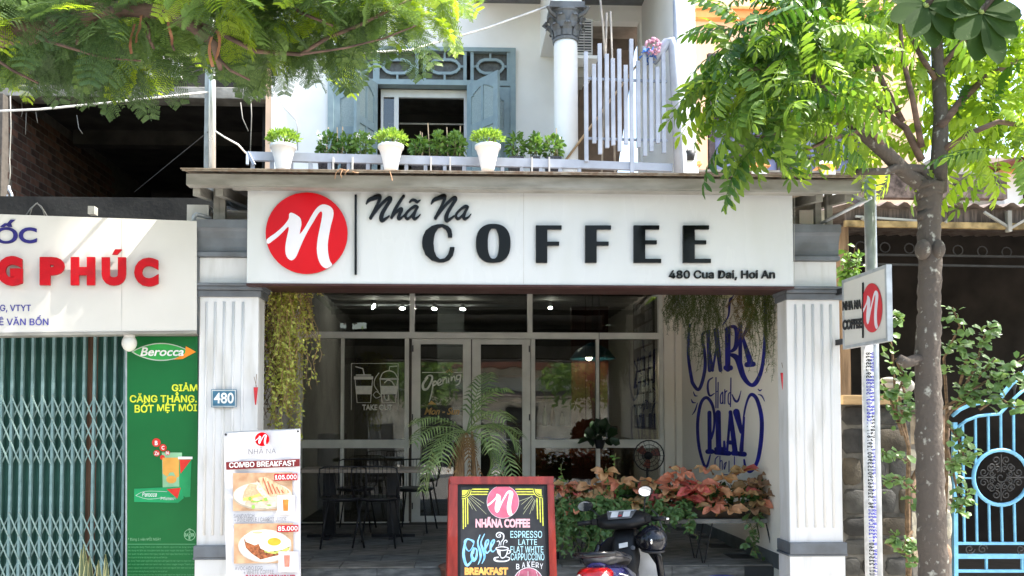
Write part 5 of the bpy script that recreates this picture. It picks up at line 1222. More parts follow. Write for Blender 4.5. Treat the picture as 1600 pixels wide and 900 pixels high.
# ================================================================ pole with printed tape, downpipe
tpY = -.06
pw = thing('grey_pole', 'grey metal pole at the right end of the canopy wrapped in printed tape below', 'pole', at(1358, 900, tpY))
r_p = 9*5.94/1300
part('pole', MB().tube([Vector((at(1359,280,tpY).x, tpY, 0)), at(1359,284,tpY)], r_p, 20), STEEL, pw, smooth=True)
part('pole_cap', MB().sphere(at(1359,282,tpY), r_p, r_p, r_p*.8, 18, 8), STEEL, pw, smooth=True)
TW = mat('tape_white', (.60,.60,.60), .45, scale=30, var=.1); TB = mat('tape_blue_print', (.06,.06,.42), .5, bump=0); TK = mat('tape_black_print', (.02,.02,.025), .5, bump=0)
pc = Vector((at(1358.5,700,tpY).x, tpY, 0)); zt3, zb3 = zat(538, tpY), zat(960, tpY)
tp = part('tape_wrap', MB().tube([pc+Vector((0,0,zb3)), pc+Vector((0,0,zt3))], r_p+.003, 20), TW, pw, smooth=True)
random.seed(21)
def on_pole(x, z, r=r_p+.0045): a = x/r; return pc+Vector((r*math.sin(a), -r*math.cos(a), z))
for col_, m_, xo in ((0, TK, -.018), (1, TB, .016)):
    z = zb3+.02; items = MB(); itemb = MB()
    while z < zt3-.05:
        blue = (z > 1.55 and col_ == 0 and z < 1.9) or (col_ == 1 and (z < 1.45 or z > 1.62)) or (z < .95 and z > .72)
        vs, fs = text2d(random.choice(['2','6','0','7','8','5','3','9','OZ','C','1']), .03); w_ = .036; xm = max(v[0] for v in vs)
        tgt = itemb if blue else items
        tgt.add([on_pole(xo+(v[1]-.35)*w_*1.25, z+v[0]/max(xm,.4)*.018) for v in vs], fs); z += .024
    if items.v: part('tape_print', items, TK, tp, kind='stuff')
    if itemb.v: part('tape_print', itemb, TB, tp, kind='stuff')

# ================================================================ across the street (seen in the panes and the glossy letters)
random.seed(31)
OB = [(-26,-14,3.7,(.7,.66,.58)),(-14,-5,3.0,(.6,.62,.56)),(-5,6,3.5,(.74,.70,.62)),(6,15,3.0,(.66,.56,.46)),(15,28,3.7,(.7,.68,.64))]
labs = ['wide cream shophouse across the street, only mirrored in the panes, far left','low greenish shophouse across the street, only mirrored in the panes','beige shophouse facing the cafe, only mirrored in its panes','low brown shophouse across the street, only mirrored in the panes','pale grey shophouse across the street, only mirrored in the panes, far right']
for k, (a, b, hh_, c_) in enumerate(OB):
    t = thing('shophouse', labs[k].replace(', far left','').replace(', far right','') if 0 else labs[k], 'building', ((a+b)/2, -17, 0))
    part('wall', MB().box(a+.02, b-.02, -22, -17, -.15, hh_), mat('opposite_wall_%d' % k, c_, .85, scale=2, var=.15), t)
    part('roof', MB().box(a-.1, b+.1, -22.2, -16.4, hh_, hh_+.2), TILE, t)
    x = a+.8
    while x < b-1.6:
        part('shopfront', MB().box(x-.2, x+.9, -17.0, -16.93, 0, 2.1), DGREY, t); x += 3.1
    part('awning', MB().slab([(a+.5,-16.98,2.7),(b-.5,-16.98,2.7),(b-.5,-16.2,2.45),(a+.5,-16.2,2.45)], (0,0,1), .05), TIN, t)
# ================================================================ plants: shared leaf shapes
LG = leafmat('leaf_green', (.06,.15,.03), (.20,.34,.08), .35)
LGD = leafmat('leaf_dark_green', (.02,.06,.015), (.06,.13,.03), .2)
LGY = leafmat('leaf_vine_yellow', (.38,.42,.06), (.68,.68,.20), .35)
LGB = leafmat('leaf_brown', (.20,.11,.05), (.32,.20,.09), .3)
LSH = leafmat('leaf_shrub', (.07,.15,.045), (.20,.31,.10), .3)
LFN = leafmat('fern_green', (.035,.07,.018), (.09,.14,.035), .25); LFO = leafmat('fern_orange', (.28,.15,.05), (.20,.16,.05), .3)
LPL = leafmat('palm_green', (.07,.13,.04), (.32,.40,.16), .3)
PNK = [leafmat('bract_%d' % k, a, b, .25, .55) for k, (a, b) in enumerate((((.55,.17,.11),(.62,.25,.14)), ((.60,.28,.15),(.55,.33,.15)), ((.50,.08,.08),(.55,.14,.11)), ((.50,.36,.16),(.42,.22,.10)), ((.34,.22,.12),(.26,.14,.08))))]
STEM = mat('plant_stem', (.16,.16,.06), .7, scale=30, var=.2); BARKD = mat('brown_twig', (.13,.085,.05), .8, scale=30, var=.3)
def leafmb(L=1., W=.35, droop=.15, fold=.12, k=.45):
    """pointed leaf along +x, folded on its midrib"""
    return MB().add([(0,0,0),(L*k*.5,W*.38,fold*W),(L*k*.5,-W*.38,fold*W),(L*k*.5,0,0),(L*k*1.35,W*.5,fold*W-droop*L*.3),(L*k*1.35,-W*.5,fold*W-droop*L*.3),(L*k*1.35,0,-droop*L*.3),(L*.85,W*.27,-droop*L*.7),(L*.85,-W*.27,-droop*L*.7),(L*.85,0,-droop*L*.75),(L,0,-droop*L)],
        [(0,3,1),(0,2,3),(3,6,4,1),(2,5,6,3),(6,9,7,4),(5,8,9,6),(9,10,7),(8,10,9)])
LEAF = VF(leafmb()); LEAFW = VF(leafmb(W=.55)); LEAFR = VF(leafmb(W=.7, k=.55))
LEAFS = (np.array([(0,0,0),(.5,.22,.03),(1,0,-.12),(.5,-.22,.03)], float), [(0,3,2,1)])
def rdir(zmin=-1., zmax=1.):
    a = rnd(0, 2*math.pi); z = rnd(zmin, zmax); r = math.sqrt(max(0, 1-z*z)); return Vector((r*math.cos(a), r*math.sin(a), z))
def cloud(name, parent, c, rad, n, size, proto, m, zmin=-.3, out=.7, up=.3, kind='stuff'):
    g = origin(parent); it = []; c = Vector(c)
    for _ in range(n):
        d = rdir(zmin); r = rnd(.3, 1)**.6; p = c + Vector((d.x*rad[0], d.y*rad[1], d.z*rad[2]))*r
        dd = d*out + rdir()*.6 + Vector((0,0,up))
        it.append((proto, M4(p-g, dd, rdir(.3), size*rnd(.7,1.25))))
    return joined(name, it, m, parent, kind)

# ---- white pots hung on the balcony rail
POTW = mat('white_pot_plastic', (.82,.82,.82), .35, scale=6, var=.02, bump=.01)
SOIL = mat('soil', (.05,.035,.025), .95, bump=.4)
random.seed(41)
for i, (px, lab) in enumerate(((442, 'white tapered pot with feathery bright plant, alone at the left end of the balcony rail'), (610.5, 'white tapered pot with bright bushy plant in front of the white sliding frame'), (762, 'white tapered pot with bright feathery plant below the wide open blue shutter'))):
    c = at(px, 267, RY-.2); t = thing('white_pot_plant', lab, 'potted plant', c, 'white pots on the balcony rail')
    zt_p = at(px, 228, RY-.2).z-c.z; w_ = 19.5*9/1300
    pot = part('pot', MB().lathe([(w_*.50,0),(w_*.54,.02),(w_*.74,zt_p*.55),(w_*.95,zt_p-.035),(w_*1.04,zt_p-.03),(w_*1.05,zt_p),(w_*.96,zt_p),(w_*.9,zt_p-.03)], c, 28), POTW, t, smooth=True, bev=0)
    part('soil', MB().lathe([(w_*.9,zt_p-.03),(0,zt_p-.025)], c, 16), SOIL, pot)
    cloud('foliage', t, c+Vector((0,0,zt_p+.07)), (.17,.15,.09), 520, .05, LEAFS, leafmat('pot_plant_bright', (.18,.32,.05), (.36,.52,.10), .4), up=.5)
    part('stems', MB().tube([c+Vector((0,0,zt_p-.03)), c+Vector((.02,0,zt_p+.08))], .008, 5).tube([c+Vector((0.03,0,zt_p-.03)), c+Vector((.08,0,zt_p+.1))], .005, 5), BARKD, t)
# ---- baskets with pepper plants behind the rail
BSK = mat('black_basket', (.03,.03,.035), .5, scale=60, col2=(.10,.10,.11), bump=.3)
def basket(px, w_, lab, n=150, hgt=.24, flower=False, sticks=1):
    c = at(px, 272, RY+.22); t = thing('basket_plant', lab, 'potted plant', c, 'black baskets of leafy plants behind the rail')
    hw_ = w_*9.3/1300/2
    vs = [(-hw_*.85,-.1,0),(hw_*.85,-.1,0),(hw_*.85,.1,0),(-hw_*.85,.1,0),(-hw_,-.12,.17),(hw_,-.12,.17),(hw_,.12,.17),(-hw_,.12,.17)]
    part('basket', MB().add([Vector(v)+c for v in vs], [(0,3,2,1),(0,1,5,4),(1,2,6,5),(2,3,7,6),(3,0,4,7),(4,5,6,7)]), BSK, t)
    cloud('foliage', t, c+Vector((0,0,.20+hgt*.46)), (hw_*1.15,.15,hgt*.58), int(n*1.3), .062, LEAFW, LG, zmin=-.7, up=.15)
    for k in range(5): part('stem', MB().tube([c+Vector((rnd(-.05,.05),0,.15)), c+Vector((rnd(-.1,.1),rnd(-.05,.05),.2+hgt*.8))], .005, 5), STEM, t)
    for k in range(sticks):
        x_ = rnd(-.09,.09); part('cane', MB().tube([c+Vector((x_,0,.1)), c+Vector((x_+rnd(-.03,.03),0,.2+hgt+rnd(.06,.14)))], .006, 6), mat('pale_cane', (.55,.42,.28), .6), t)
    if flower:
        for k in range(3):
            q = c+Vector((rnd(-.1,.1),-.12,.22+hgt*rnd(.6,.95))); mbf = MB()
            for j in range(5): 
                a = j*1.257; mbf.add([q, q+Vector((.02*math.cos(a),-.01,.02*math.sin(a))), q+Vector((.032*math.cos(a+.4),-.005,.032*math.sin(a+.4))), q+Vector((.02*math.cos(a+.8),-.01,.02*math.sin(a+.8)))], [(0,1,2,3)])
            part('flower', mbf, POTW, t)
random.seed(43)
for px, w_, lab, n_, hg, fl_, sk in ((512,28,'leafy basket plant with white blossoms, behind the rail left of the narrow shutter',150,.24,True,1),(540,12,'narrow middle basket plant with two canes below the narrow blue shutter',110,.24,False,2),(566,28,'full leafy basket plant with a pale flower below the narrow blue shutter',170,.25,True,0),
        (655,26,'low leafy basket plant with tall cane at the left of the dark balcony opening',120,.19,False,2),(684,14,'leafy basket plant with tall cane in the middle of the dark balcony opening',120,.26,False,1),(711,26,'leafy basket plant with two canes at the right of the dark balcony opening',140,.26,False,2),
        (806,24,'leafy basket plant beside the right edge of the blue window',120,.24,False,0),(836,14,'bushy basket plant on the white wall between the window and the column',130,.25,False,0),(864,24,'dark leafy basket plant close to the round column',120,.22,False,1)):
    basket(px, w_, lab, n_, hg, fl_, sk)
# hooks on the rail
hk = MB().box(-.008,.008,-.03,.0,-.16,.04).mesh('hook_strap', [WHITE])
for px in (521, 551, 673.5, 703.5, 831, 858): inst('hook_strap', hk, rail, at(px, 252, RY-.03)-origin(rail))
ft = thing('dry_roots', 'dry brown roots hanging over the canopy edge below the left basket plants', 'roots', at(530, 268, -.34))
for l in (((540,266),(531,264),(525,270),(523,279)),((535,266),(532,272),(534,278)),((545,265),(540,269),(539,273)),((550,268),(556,270),(560,270))): part('root', MB().tube([at(a, b, -.35) for a, b in l], .004, 5), mat('dry_root', (.42,.25,.15), .8), ft, smooth=True)
ft = thing('dry_roots', 'single short root hanging over the canopy edge below the middle white pot', 'roots', at(612, 268, -.34))
part('root', MB().tube([at(a, b, -.35) for a, b in ((609,268),(611,274),(613,282))], .004, 5), mat('dry_root', (0,0,0)), ft)

# ---- air conditioner behind the column
ac = thing('air_conditioner', 'white air conditioner box with slatted grille beside the column capital', 'air conditioner', at(912, 84, 4.1))
a0, a1 = at(899, 85, 4.1), at(926, 29, 4.1)
part('casing', MB().box(a0.x, a1.x, 4.1, 4.6, a0.z, a1.z), mat('ac_casing', (.55,.54,.50), .5), ac, bev=.01)
part('shelf', MB().box(a0.x-.1, a1.x+.06, 4.05, 4.9, a0.z-.07, a0.z-.03), WALLW, ac)
for i in range(2):
    for j in range(4):
        x_ = a0.x+.02+i*(a1.x-a0.x-.03)/2; z_ = a0.z+.03+j*(a1.z-a0.z-.05)/4; w2 = (a1.x-a0.x)/2-.025; h2 = (a1.z-a0.z)/4-.02
        g_ = part('grille', MB().box(x_, x_+w2, 4.094, 4.099, z_, z_+h2), DGREY, ac)
        for k in range(3): part('slat', MB().box(x_, x_+w2, 4.08, 4.0935, z_+.012+k*h2/3, z_+.02+k*h2/3), WHITE, g_)
part('lower_box', MB().box(a0.x, a1.x-.05, 4.3, 4.7, a0.z-.2, a0.z-.08), CONC, ac)
# artificial flowers on the end post
fw = thing('flower_bunch', 'bunch of pink flowers with blue wrap tied to the top of the pale railing post', 'flowers', at(1020, 85, RY-.05))
mbf = MB(); random.seed(5)
for k in range(40):
    q = at(1020, 73, RY-.06)+rdir()*.085; mbf.sphere(q, .018, .018, .018, 6, 4)
part('blossoms', mbf, mat('pink_flower', (.55,.30,.40), .7, scale=40, var=.3), fw, kind='stuff')
mbf = MB()
for k in range(14): q = at(1014, 88, RY-.05)+rdir()*.06; mbf.add([q, q+rdir()*.07, q+rdir()*.07], [(0,1,2)])
part('wrap', mbf, mat('blue_wrap', (.05,.15,.45), .4), fw)
sp2 = part('downpipe', MB().tube([at(1055,-30,3.2), at(1056,40,3.2), at(1059,150,3.15), at(1060,270,3.1)], .03, 10), LILAC, cafe, smooth=True)
# small potted plants right of the rail
sp3 = thing('balcony_bonsai', 'small bare-branched potted plant on the peach balcony post', 'potted plant', at(1084, 248, 3.3))
cb2 = at(1077, 250, 3.3)
part('pot', MB().lathe([(.05,0),(.075,.09),(.065,.09)], cb2, 14), DGREY, sp3, smooth=True)
for k in range(9):
    d = Vector((rnd(-.6,1), rnd(-.5,.5), rnd(.5,1))).normalized(); part('twig', MB().tube([cb2+Vector((0,0,.08)), cb2+Vector((0,0,.08))+d*.1, cb2+Vector((0,0,.12))+d*rnd(.15,.24)], .005, 5), BARKD, sp3)
cloud('foliage', sp3, cb2+Vector((.06,0,.27)), (.17,.1,.1), 60, .04, LEAFS, LG)

# ================================================================ porch plants
random.seed(51)
vine = thing('hanging_vine', 'thick curtain of yellow-green vine hanging behind the sign beside the left pillar', 'vine', at(450, 450, .35))
itl = []; ms = MB(); gvn = origin(vine)
def strand(x0_, y0_, Yd, x1_, y1_, n, jit=.02, size=.028, steps=9, rad=.0022, gap=1.0, store=None, ms_=None, leaf=LEAFW, lo=0):
    p0 = at(x0_, y0_, Yd); p1 = at(x1_, y1_, Yd+rnd(-.1,.1)); pts = []
    w1, w2 = rnd(0,6), rnd(0,6)
    for k in range(steps+1):
        t = k/steps; p = p0.lerp(p1, t); s_ = math.sin(math.pi*t)
        pts.append(p+Vector((jit*math.sin(w1+t*7)+jit*.5*math.sin(w2+t*15), jit*math.cos(w2+t*6), 0)))
    ms_.tube(pts, rad, 4, cap=False)
    for k in range(n):
        t = rnd(lo, 1)*steps; i = min(int(t), steps-1); p = pts[i].lerp(pts[i+1], t-i)
        d = Vector((rnd(-1,1), rnd(-1,.4), rnd(-.8,.5))); store.append((leaf, M4(p-gvn, d, (rnd(-.5,.5),rnd(-1,0),rnd(.3,1)), size*rnd(.6,1.3))))
for k in range(95):
    x = random.gauss(444, 14); x = min(max(x, 414), 482)
    yb_ = rnd(520, 668) - abs(x-440)*.6 if k > 8 else 690
    strand(x, 446, rnd(.25,.55), x+rnd(-14,12)-(12 if k % 3 == 0 else 0), yb_, int((yb_-446)*.30), .03, .030, 10, .0025, store=itl, ms_=ms)
for k in range(9): strand(470+k*2, 446, .4, 480+k*2.5+rnd(-3,3), rnd(520,615), 26, .03, .026, store=itl, ms_=ms)
for k in range(5): strand(500+rnd(-3,3), 447, .35, 500+rnd(-3,3), rnd(455,470), 8, .01, .024, store=itl, ms_=ms, steps=4)
joined('foliage', itl, LGY, vine, 'stuff'); part('stems', ms, mat('vine_stem', (.30,.20,.09), .7), vine, kind='stuff')
itl = []; ms = MB()
for k in range(26): strand(rnd(404,430), 448, rnd(.3,.5), rnd(402,440), rnd(560,690), 5, .06, .026, store=itl, ms_=ms, rad=.003)
joined('dry_leaves', itl, LGB, vine, 'stuff'); part('dry_stems', ms, BARKD, vine, kind='stuff')
# hanging asparagus ferns along the mural wall
NEED = (np.array([(0,.06,0),(1,0,0),(0,-.06,0)], float), [(0,1,2)])
for lab, x0_, x1_, y0_, y1a, y1b, Ya, Yb, n_, dn, ml in (('dense dark fern hanging deepest in the porch in front of the picture strip', 1037, 1072, 447, 490, 525, 1.9, 2.3, 46, 52, LFN), ('long wispy green fern hanging over the word WORK on the cream wall', 1072, 1130, 447, 500, 585, 1.3, 1.7, 70, 55, LFN),
        ('fern with orange-brown dying sprays hanging near the right pillar', 1150, 1172, 455, 480, 530, .7, .9, 24, 44, LFO), ('trailing green fern hanging closest to the right pillar', 1165, 1214, 446, 500, 600, .5, .9, 56, 52, leafmat('fern_olive', (.07,.11,.025), (.17,.22,.06), .3))):
    f = thing('hanging_fern', lab, 'fern', at((x0_+x1_)/2, 450, (Ya+Yb)/2), 'ferns hanging along the lettered wall'); gvn = origin(f)
    itl = []; ms = MB()
    for k in range(n_):
        Yd = rnd(Ya, Yb); x = rnd(x0_, x1_); xlim = 715+(MURX-.05)*1300/(6+Yd); x = min(x, xlim)
        yb_ = y1a+(y1b-y1a)*rnd(0,1)**1.8
        strand(x, y0_, Yd, min(x+rnd(-14,14), xlim), yb_, dn*2, .02, .034, 9, .0014, store=itl, ms_=ms, leaf=NEED)
    joined('foliage', itl, ml, f, 'stuff'); part('stems', ms, STEM, f, kind='stuff')
    tub = at((x0_+x1_)/2, 446, (Ya+Yb)/2); part('trough', MB().box(tub.x-.15, min(tub.x+.15, MURX-.03), tub.y-.08, tub.y+.08, tub.z-.02, tub.z+.12), mat('dark_trough', (.07,.05,.04), .7), f)
lb2 = thing('wall_lantern', 'pale dome lamp on the cream wall between the hanging ferns', 'lamp', atX(1130, 458, MURX-.08))
part('shade', MB().sphere(atX(1131, 456, MURX-.1), .10, .13, .07, 16, 8), mat('lamp_shade', (.55,.55,.33), .5), lb2, smooth=True)

# poinsettia row on a plank bench with hairpin legs
BYY = 1.0
def bz(py): return zat(py, BYY)
bx0, bx1 = xat(866, BYY), MURX-.03
bench = thing('hairpin_bench', 'grey plank bench on thin black hairpin legs along the step edge', 'bench', ((bx0+bx1)/2, BYY, FZ))
part('plank', MB().box(bx0, bx1, BYY-.16, BYY+.16, bz(816)-.0, bz(813)+.02), mat('grey_plank', (.20,.20,.19), .6, scale=6, var=.2), bench, bev=.003)
for px in (905, 1090, 1200):
    xl = xat(px, BYY)
    for y_ in (BYY-.12, BYY+.12):
        for s_ in (-.05, .05): part('leg', MB().tube([(xl+s_*1.6, y_, bz(814)), (xl+s_*.15, y_, FZ)], .006, 6), BLACK, bench)
for px in (870, 952): part('rear_leg', MB().box(xat(px,BYY), xat(px,BYY)+.03, BYY+.1, BYY+.13, FZ, bz(814)), BLACK, bench)
tr_ = thing('flower_trough', 'long dark trough holding the row of poinsettias on the bench', 'planter', ((bx0+bx1)/2, BYY, bz(813)))
part('trough', MB().box(bx0+.02, bx1-.02, BYY-.11, BYY+.11, bz(813)+.021, bz(790)), mat('trough_dark', (.045,.035,.028), .8, scale=10, var=.3), tr_, bev=.006)
part('soil', MB().box(bx0+.03, bx1-.03, BYY-.1, BYY+.1, bz(790)+.001, bz(790)+.008), SOIL, tr_)
random.seed(61)
PL = [(880,770,0,'small salmon poinsettia at the left end beside the chalkboard'),(916,772,1,'pale orange poinsettia with leafy stems in front of the sliding pane'),(962,752,1,'tall apricot poinsettia with upright yellowish leaves behind the scooter'),(1008,768,3,'muted ochre poinsettia behind the scooter mirror'),(1038,748,0,'brightest coral-pink poinsettia in the middle of the row'),(1052,776,2,'low red poinsettia with drooping bracts right of the helmet'),(1090,768,0,'dusty pink poinsettia under the word PLAY'),(1118,746,1,'tall salmon poinsettia rising against the lettered wall'),(1155,752,3,'brownish poinsettia with folded leaves near the right pillar'),(1192,758,4,'dull brown poinsettia right beside the right pillar')]
LR = leafmb(1, .56, .32, .26, .5)
BR = [LR.mesh('bract', [m]) for m in PNK]
LW_ = leafmb(1, .5, .2).mesh('leaf', [LGD])
for px, py, mi_, lab in PL:
    c = at(px, 790, BYY+rnd(-.05,.05)); t = thing('poinsettia', lab, 'flower', c, 'poinsettias in the trough'); g = origin(t)
    top = at(px, py, c.y).z-c.z
    part('stem', MB().tube([c, c+Vector((0,0,top*.9))], .008, 6), STEM, t)
    for h_ in range(5):
        cc_ = Vector((rnd(-.13,.13), rnd(-.2,.0), (top+.04)*(1.1-.3*h_)+rnd(-.01,.02))); 
        for k in range(7):
            a = k*.9+rnd(-.2,.2); d = Vector((math.cos(a), math.sin(a)-.35, rnd(-.25,.75)))
            inst('bract', BR[mi_ if random.random() < .6 else random.choice((0,1,2,3)) if mi_ < 4 else 4], t, M=M4(cc_+d*.012, d, (0,-.5,1), rnd(.095,.15), rnd(-.6,.6)))
    cloud('foliage', t, c+Vector((0,-.04,top*.25)), (.16,.13,.12), 60, .075, LEAFW, LGD, zmin=-.8)
sprd = thing('trailing_creeper', 'leafy green creeper spilling over the bench behind the scooter', 'creeper', at(920, 800, BYY-.15)); gvn = origin(sprd)
itl = []; ms = MB(); random.seed(63)
for k in range(95):
    x = rnd(866, 985) if k % 5 else rnd(985, 1075); strand(x, rnd(772,800), BYY-rnd(.12,.3), x+rnd(-12,12), rnd(800, 878) if x < 985 else rnd(800,840), 34, .03, .048, 7, .003, store=itl, ms_=ms, leaf=LEAFW)
for k in range(4): strand(rnd(1168,1186), 800, BYY-.2, rnd(1165,1195), rnd(850,882), 16, .03, .05, 7, .003, store=itl, ms_=ms, leaf=LEAFW)
joined('foliage', itl, leafmat('creeper_green', (.05,.11,.03), (.12,.21,.07), .25), sprd, 'stuff'); part('stems', ms, STEM, sprd, kind='stuff')
for px, py, lab in ((878,725,'thin upright shoot standing in front of the door frame right of the chalkboard'),(962,708,'tallest thin upright shoot rising above the poinsettias'),(947,730,'short thin shoot beside the tallest one above the poinsettias'),(840,742,'small pale shoot rising just above the chalkboard')):
    t = thing('plant_shoot', lab, 'plant', at(px, 790, BYY-.1), 'thin shoots above the flower row'); gvn = origin(t); itl = []; ms = MB()
    strand(px+2, 800, BYY-.12, px, py, 14, .012, .042, 6, .003, store=itl, ms_=ms)
    joined('foliage', itl, LG, t, 'stuff'); part('stem', ms, STEM, t)

# areca palm
random.seed(71)
PYm = .75; pb = at(727, 760, PYm); palm = thing('palm_plant', 'potted palm with arching fronds standing in front of the glass doors', 'palm', Vector((pb.x, PYm, .03)))
part('pot', MB().lathe([(.15,.0),(.2,.38),(.22,.40),(.19,.40),(.0,.37)], (pb.x, PYm, .03), 24), mat('clay_pot', (.20,.10,.07), .8), palm, smooth=True)
zc_ = zat(700, PYm)
for k in range(9):
    x_ = rnd(-.08,.08); part('dry_sheath', MB().tube([(pb.x+x_*.6, PYm+rnd(-.05,.05), .4), (pb.x+x_, PYm-.03, zat(745,PYm)), (pb.x+x_*.7, PYm-.02, zat(680,PYm)+rnd(-.03,.03))], [.022,.016,.009], 6), mat('palm_fibre', (.27,.18,.10), .9, scale=30, col2=(.18,.10,.05), bump=.5, stretch=(6,6,.5)), palm, smooth=True)
def frond(tip, ctrl, base, nl=16, ll=.20, m=LPL):
    base, ctrl, tip = map(Vector, (base, ctrl, tip)); mb = MB(); P = []
    for k in range(nl+1):
        t = k/nl; P.append(base*(1-t)**2+ctrl*2*t*(1-t)+tip*t*t)
    mb.tube(P, [.006*(1-.8*k/nl) for k in range(nl+1)], 4, cap=False)
    for k in range(3, nl+1):
        t = k/nl; d = (P[min(k+1,nl)]-P[k-1]).normalized(); s = d.cross(Vector((0,0,1))).normalized(); l = ll*math.sin(math.pi*(.12+.8*t))**.6
        for sg in (-1, 1):
            e = (s*sg*.8+d*.65+Vector((0,0,rnd(-.1,.15)))).normalized(); q = P[k]; wv = d*.015; m1 = q+e*l*.5; m2 = q+e*l+Vector((0,0,-l*.35))
            mb.add([q-wv*.5, q+wv*.5, m1+wv*.6, m2, m1-wv*.6], [(0,1,2,4),(4,2,3)])
    part('frond', mb, m, palm)
bp = (pb.x+.01, PYm, zat(676, PYm))
for tx, ty, kx, ky, dy in ((789,608,755,600,-.2),(652,660,680,640,-.3),(648,690,672,652,-.4),(812,704,790,640,-.1),(790,655,765,625,-.35),(760,585,745,600,.3),(668,735,672,670,-.3),(800,740,790,680,-.3),(770,700,765,645,-.5),(690,720,690,660,-.5),(812,680,780,650,.3),(660,765,668,700,-.1),(775,745,778,690,-.1)):
    frond(at(tx, ty, PYm+dy), at(kx, ky, PYm+dy*.5), bp)
for tx, ty in ((712,742),(735,750),(700,735),(750,738)): frond(at(tx, ty, PYm-.1), at((tx+727)/2, 690, PYm-.15), bp, 14, .09, LGB)

# snake plants before the gate
random.seed(73)
SNK = leafmat('snake_leaf', (.07,.10,.05), (.12,.15,.08), .1); SNE = leafmat('snake_edge', (.30,.28,.12), (.34,.32,.16), .1)
for cx2, tips, lab in ((138, ((127,858,-.03),(131,850,.0),(140,868,.03),(135,875,-.05)), 'variegated snake plant with taller leaves in front of the folding gate'), (163, ((154,875,0),(165,866,.02),(168,880,-.03),(150,884,.03)), 'shorter variegated snake plant beside the green banner')):
    b = Vector((at(cx2, 940, -.25).x, -.25, 0)); t = thing('snake_plant', lab, 'potted plant', b, 'snake plants before the gate')
    part('pot', MB().lathe([(.08,0),(.11,.2),(.12,.22),(.10,.22),(0,.2)], b, 18), mat('clay_pot', (0,0,0)), t, smooth=True)
    for tx, ty, dy in tips:
        tp_ = at(tx, ty, -.25+dy); b0_ = b+Vector((rnd(-.03,.03), dy, .2)); n_ = 8; vs = []; ve = []
        for k in range(n_+1):
            tt = k/n_; p = b0_.lerp(tp_, tt); wv = .022*math.sin(math.pi*min(1, .25+.75*tt))**.7 if tt < 1 else 0.001; wv *= 1.25
            a = rnd(-.004,.004); vs += [p+Vector((-wv*.75,.0,0)), p+Vector((0,.008,0)), p+Vector((wv*.75,0,0))]; ve += [p+Vector((-wv,-.001,0)), p+Vector((-wv*.74,0,0)), p+Vector((wv*.74,0,0)), p+Vector((wv,-.001,0))]
        lf = part('leaf', MB().add(vs, [(k*3+j, k*3+j+1, k*3+j+4, k*3+j+3) for k in range(n_) for j in (0,1)]), SNK, t)
        part('leaf_edge', MB().add(ve, [(k*4+j, k*4+j+1, k*4+j+5, k*4+j+4) for k in range(n_) for j in (0,2)]), SNE, lf)

# ================================================================ climbing shrub on the gate pillar
random.seed(81)
shr = thing('climbing_shrub', 'round-leaved climbing shrub sprawling over the stone wall and gate pillar around the trunk', 'shrub', (at(1440,700,.2).x, .3, .4)); g = origin(shr)
LRs = [leafmb(1, w_, dr, .1, .55).mesh('leaf', [LSH]) for w_, dr in ((.62,.1),(.7,.25),(.55,.3))]
stm = MB(); nleaf = 0; extra = []
def twigleaves(pts, n, size):
    global nleaf
    P = [at(a, b, c) for a, b, c in pts]; stm.tube(P, [.012*(1-.7*i/len(P)) for i in range(len(P))], 5, cap=False)
    for k in range(n):
        t = rnd(.15, 1)*(len(P)-1); i = min(int(t), len(P)-2); p = P[i].lerp(P[i+1], t-i)+rdir()*rnd(0,.07)
        M = M4(p-g, Vector((rnd(-1,1), rnd(-1,.1), rnd(-.6,.7))), (rnd(-.6,.6), -.6, 1), size*rnd(.6,1.15), rnd(-.4,.4))
        if nleaf < 290: inst('leaf', random.choice(LRs), shr, M=M); nleaf += 1
        else: extra.append((LEAFR, M))
root_ = (1420, 860, .35)
tw = [((1480,640,.2),(1475,560,.1),(1500,510,.0),(1488,480,-.05)), ((1500,620,.1),(1525,570,0),(1540,520,0),(1560,505,-.05)), ((1490,640,.1),(1540,610,0),(1580,590,-.05),(1610,600,-.1)), ((1480,650,.1),(1520,600,.05),(1555,560,0)), ((1500,600,.1),(1510,560,0),(1505,540,0)),
      ((1480,700,.2),(1490,740,.1),(1500,790,.05)), ((1480,720,.1),(1505,720,0),(1518,700,0)), ((1485,780,.1),(1498,800,0),(1515,765,0)), ((1480,660,.1),(1500,690,0),(1508,720,0)),
      ((1420,700,.2),(1400,640,.15),(1395,560,.1),(1388,500,.05),(1405,495,0)), ((1410,680,.15),(1390,620,.1),(1380,600,.1)), ((1415,720,.2),(1395,710,.1),(1378,712,.05)), ((1420,760,.2),(1400,745,.1),(1380,760,.05)), ((1425,830,.3),(1410,860,.2),(1385,850,.1),(1400,835,.1)), ((1425,840,.3),(1425,860,.15),(1430,880,.1)), ((1425,760,.2),(1432,770,.1),(1438,800,.1)), ((1410,600,.2),(1420,640,.1),(1410,660,.1)), ((1400,560,.1),(1412,590,.05),(1400,620,.05)), ((1470,640,.1),(1550,590,.0),(1600,560,-.05)), ((1530,640,.05),(1560,620,0),(1590,640,0))]
nn = (22,26,22,26,14,16,14,14,14,24,14,14,12,14,10,10,16,12,20,14)
for l, n_ in zip(tw, nn): twigleaves(l, int(n_*2.0), .078)
for l in (((1420,900,.4),(1418,800,.35),(1420,700,.3),(1405,620,.2)), ((1470,900,.4),(1478,760,.3),(1480,640,.2)), ((1420,860,.38),(1420,760,.35),(1470,660,.3))): stm.tube([at(*p) for p in l], [.022,.018,.014,.01][:len(l)], 6)
if extra: joined('foliage', extra, LSH, shr, 'stuff')
part('stems', stm, BARKD, shr)
sh3 = thing('sprouting_creeper', 'bright green creeper sprouting behind the right pillar above the projecting sign', 'creeper', at(1330, 430, .4)); gvn = origin(sh3); itl = []; ms = MB()
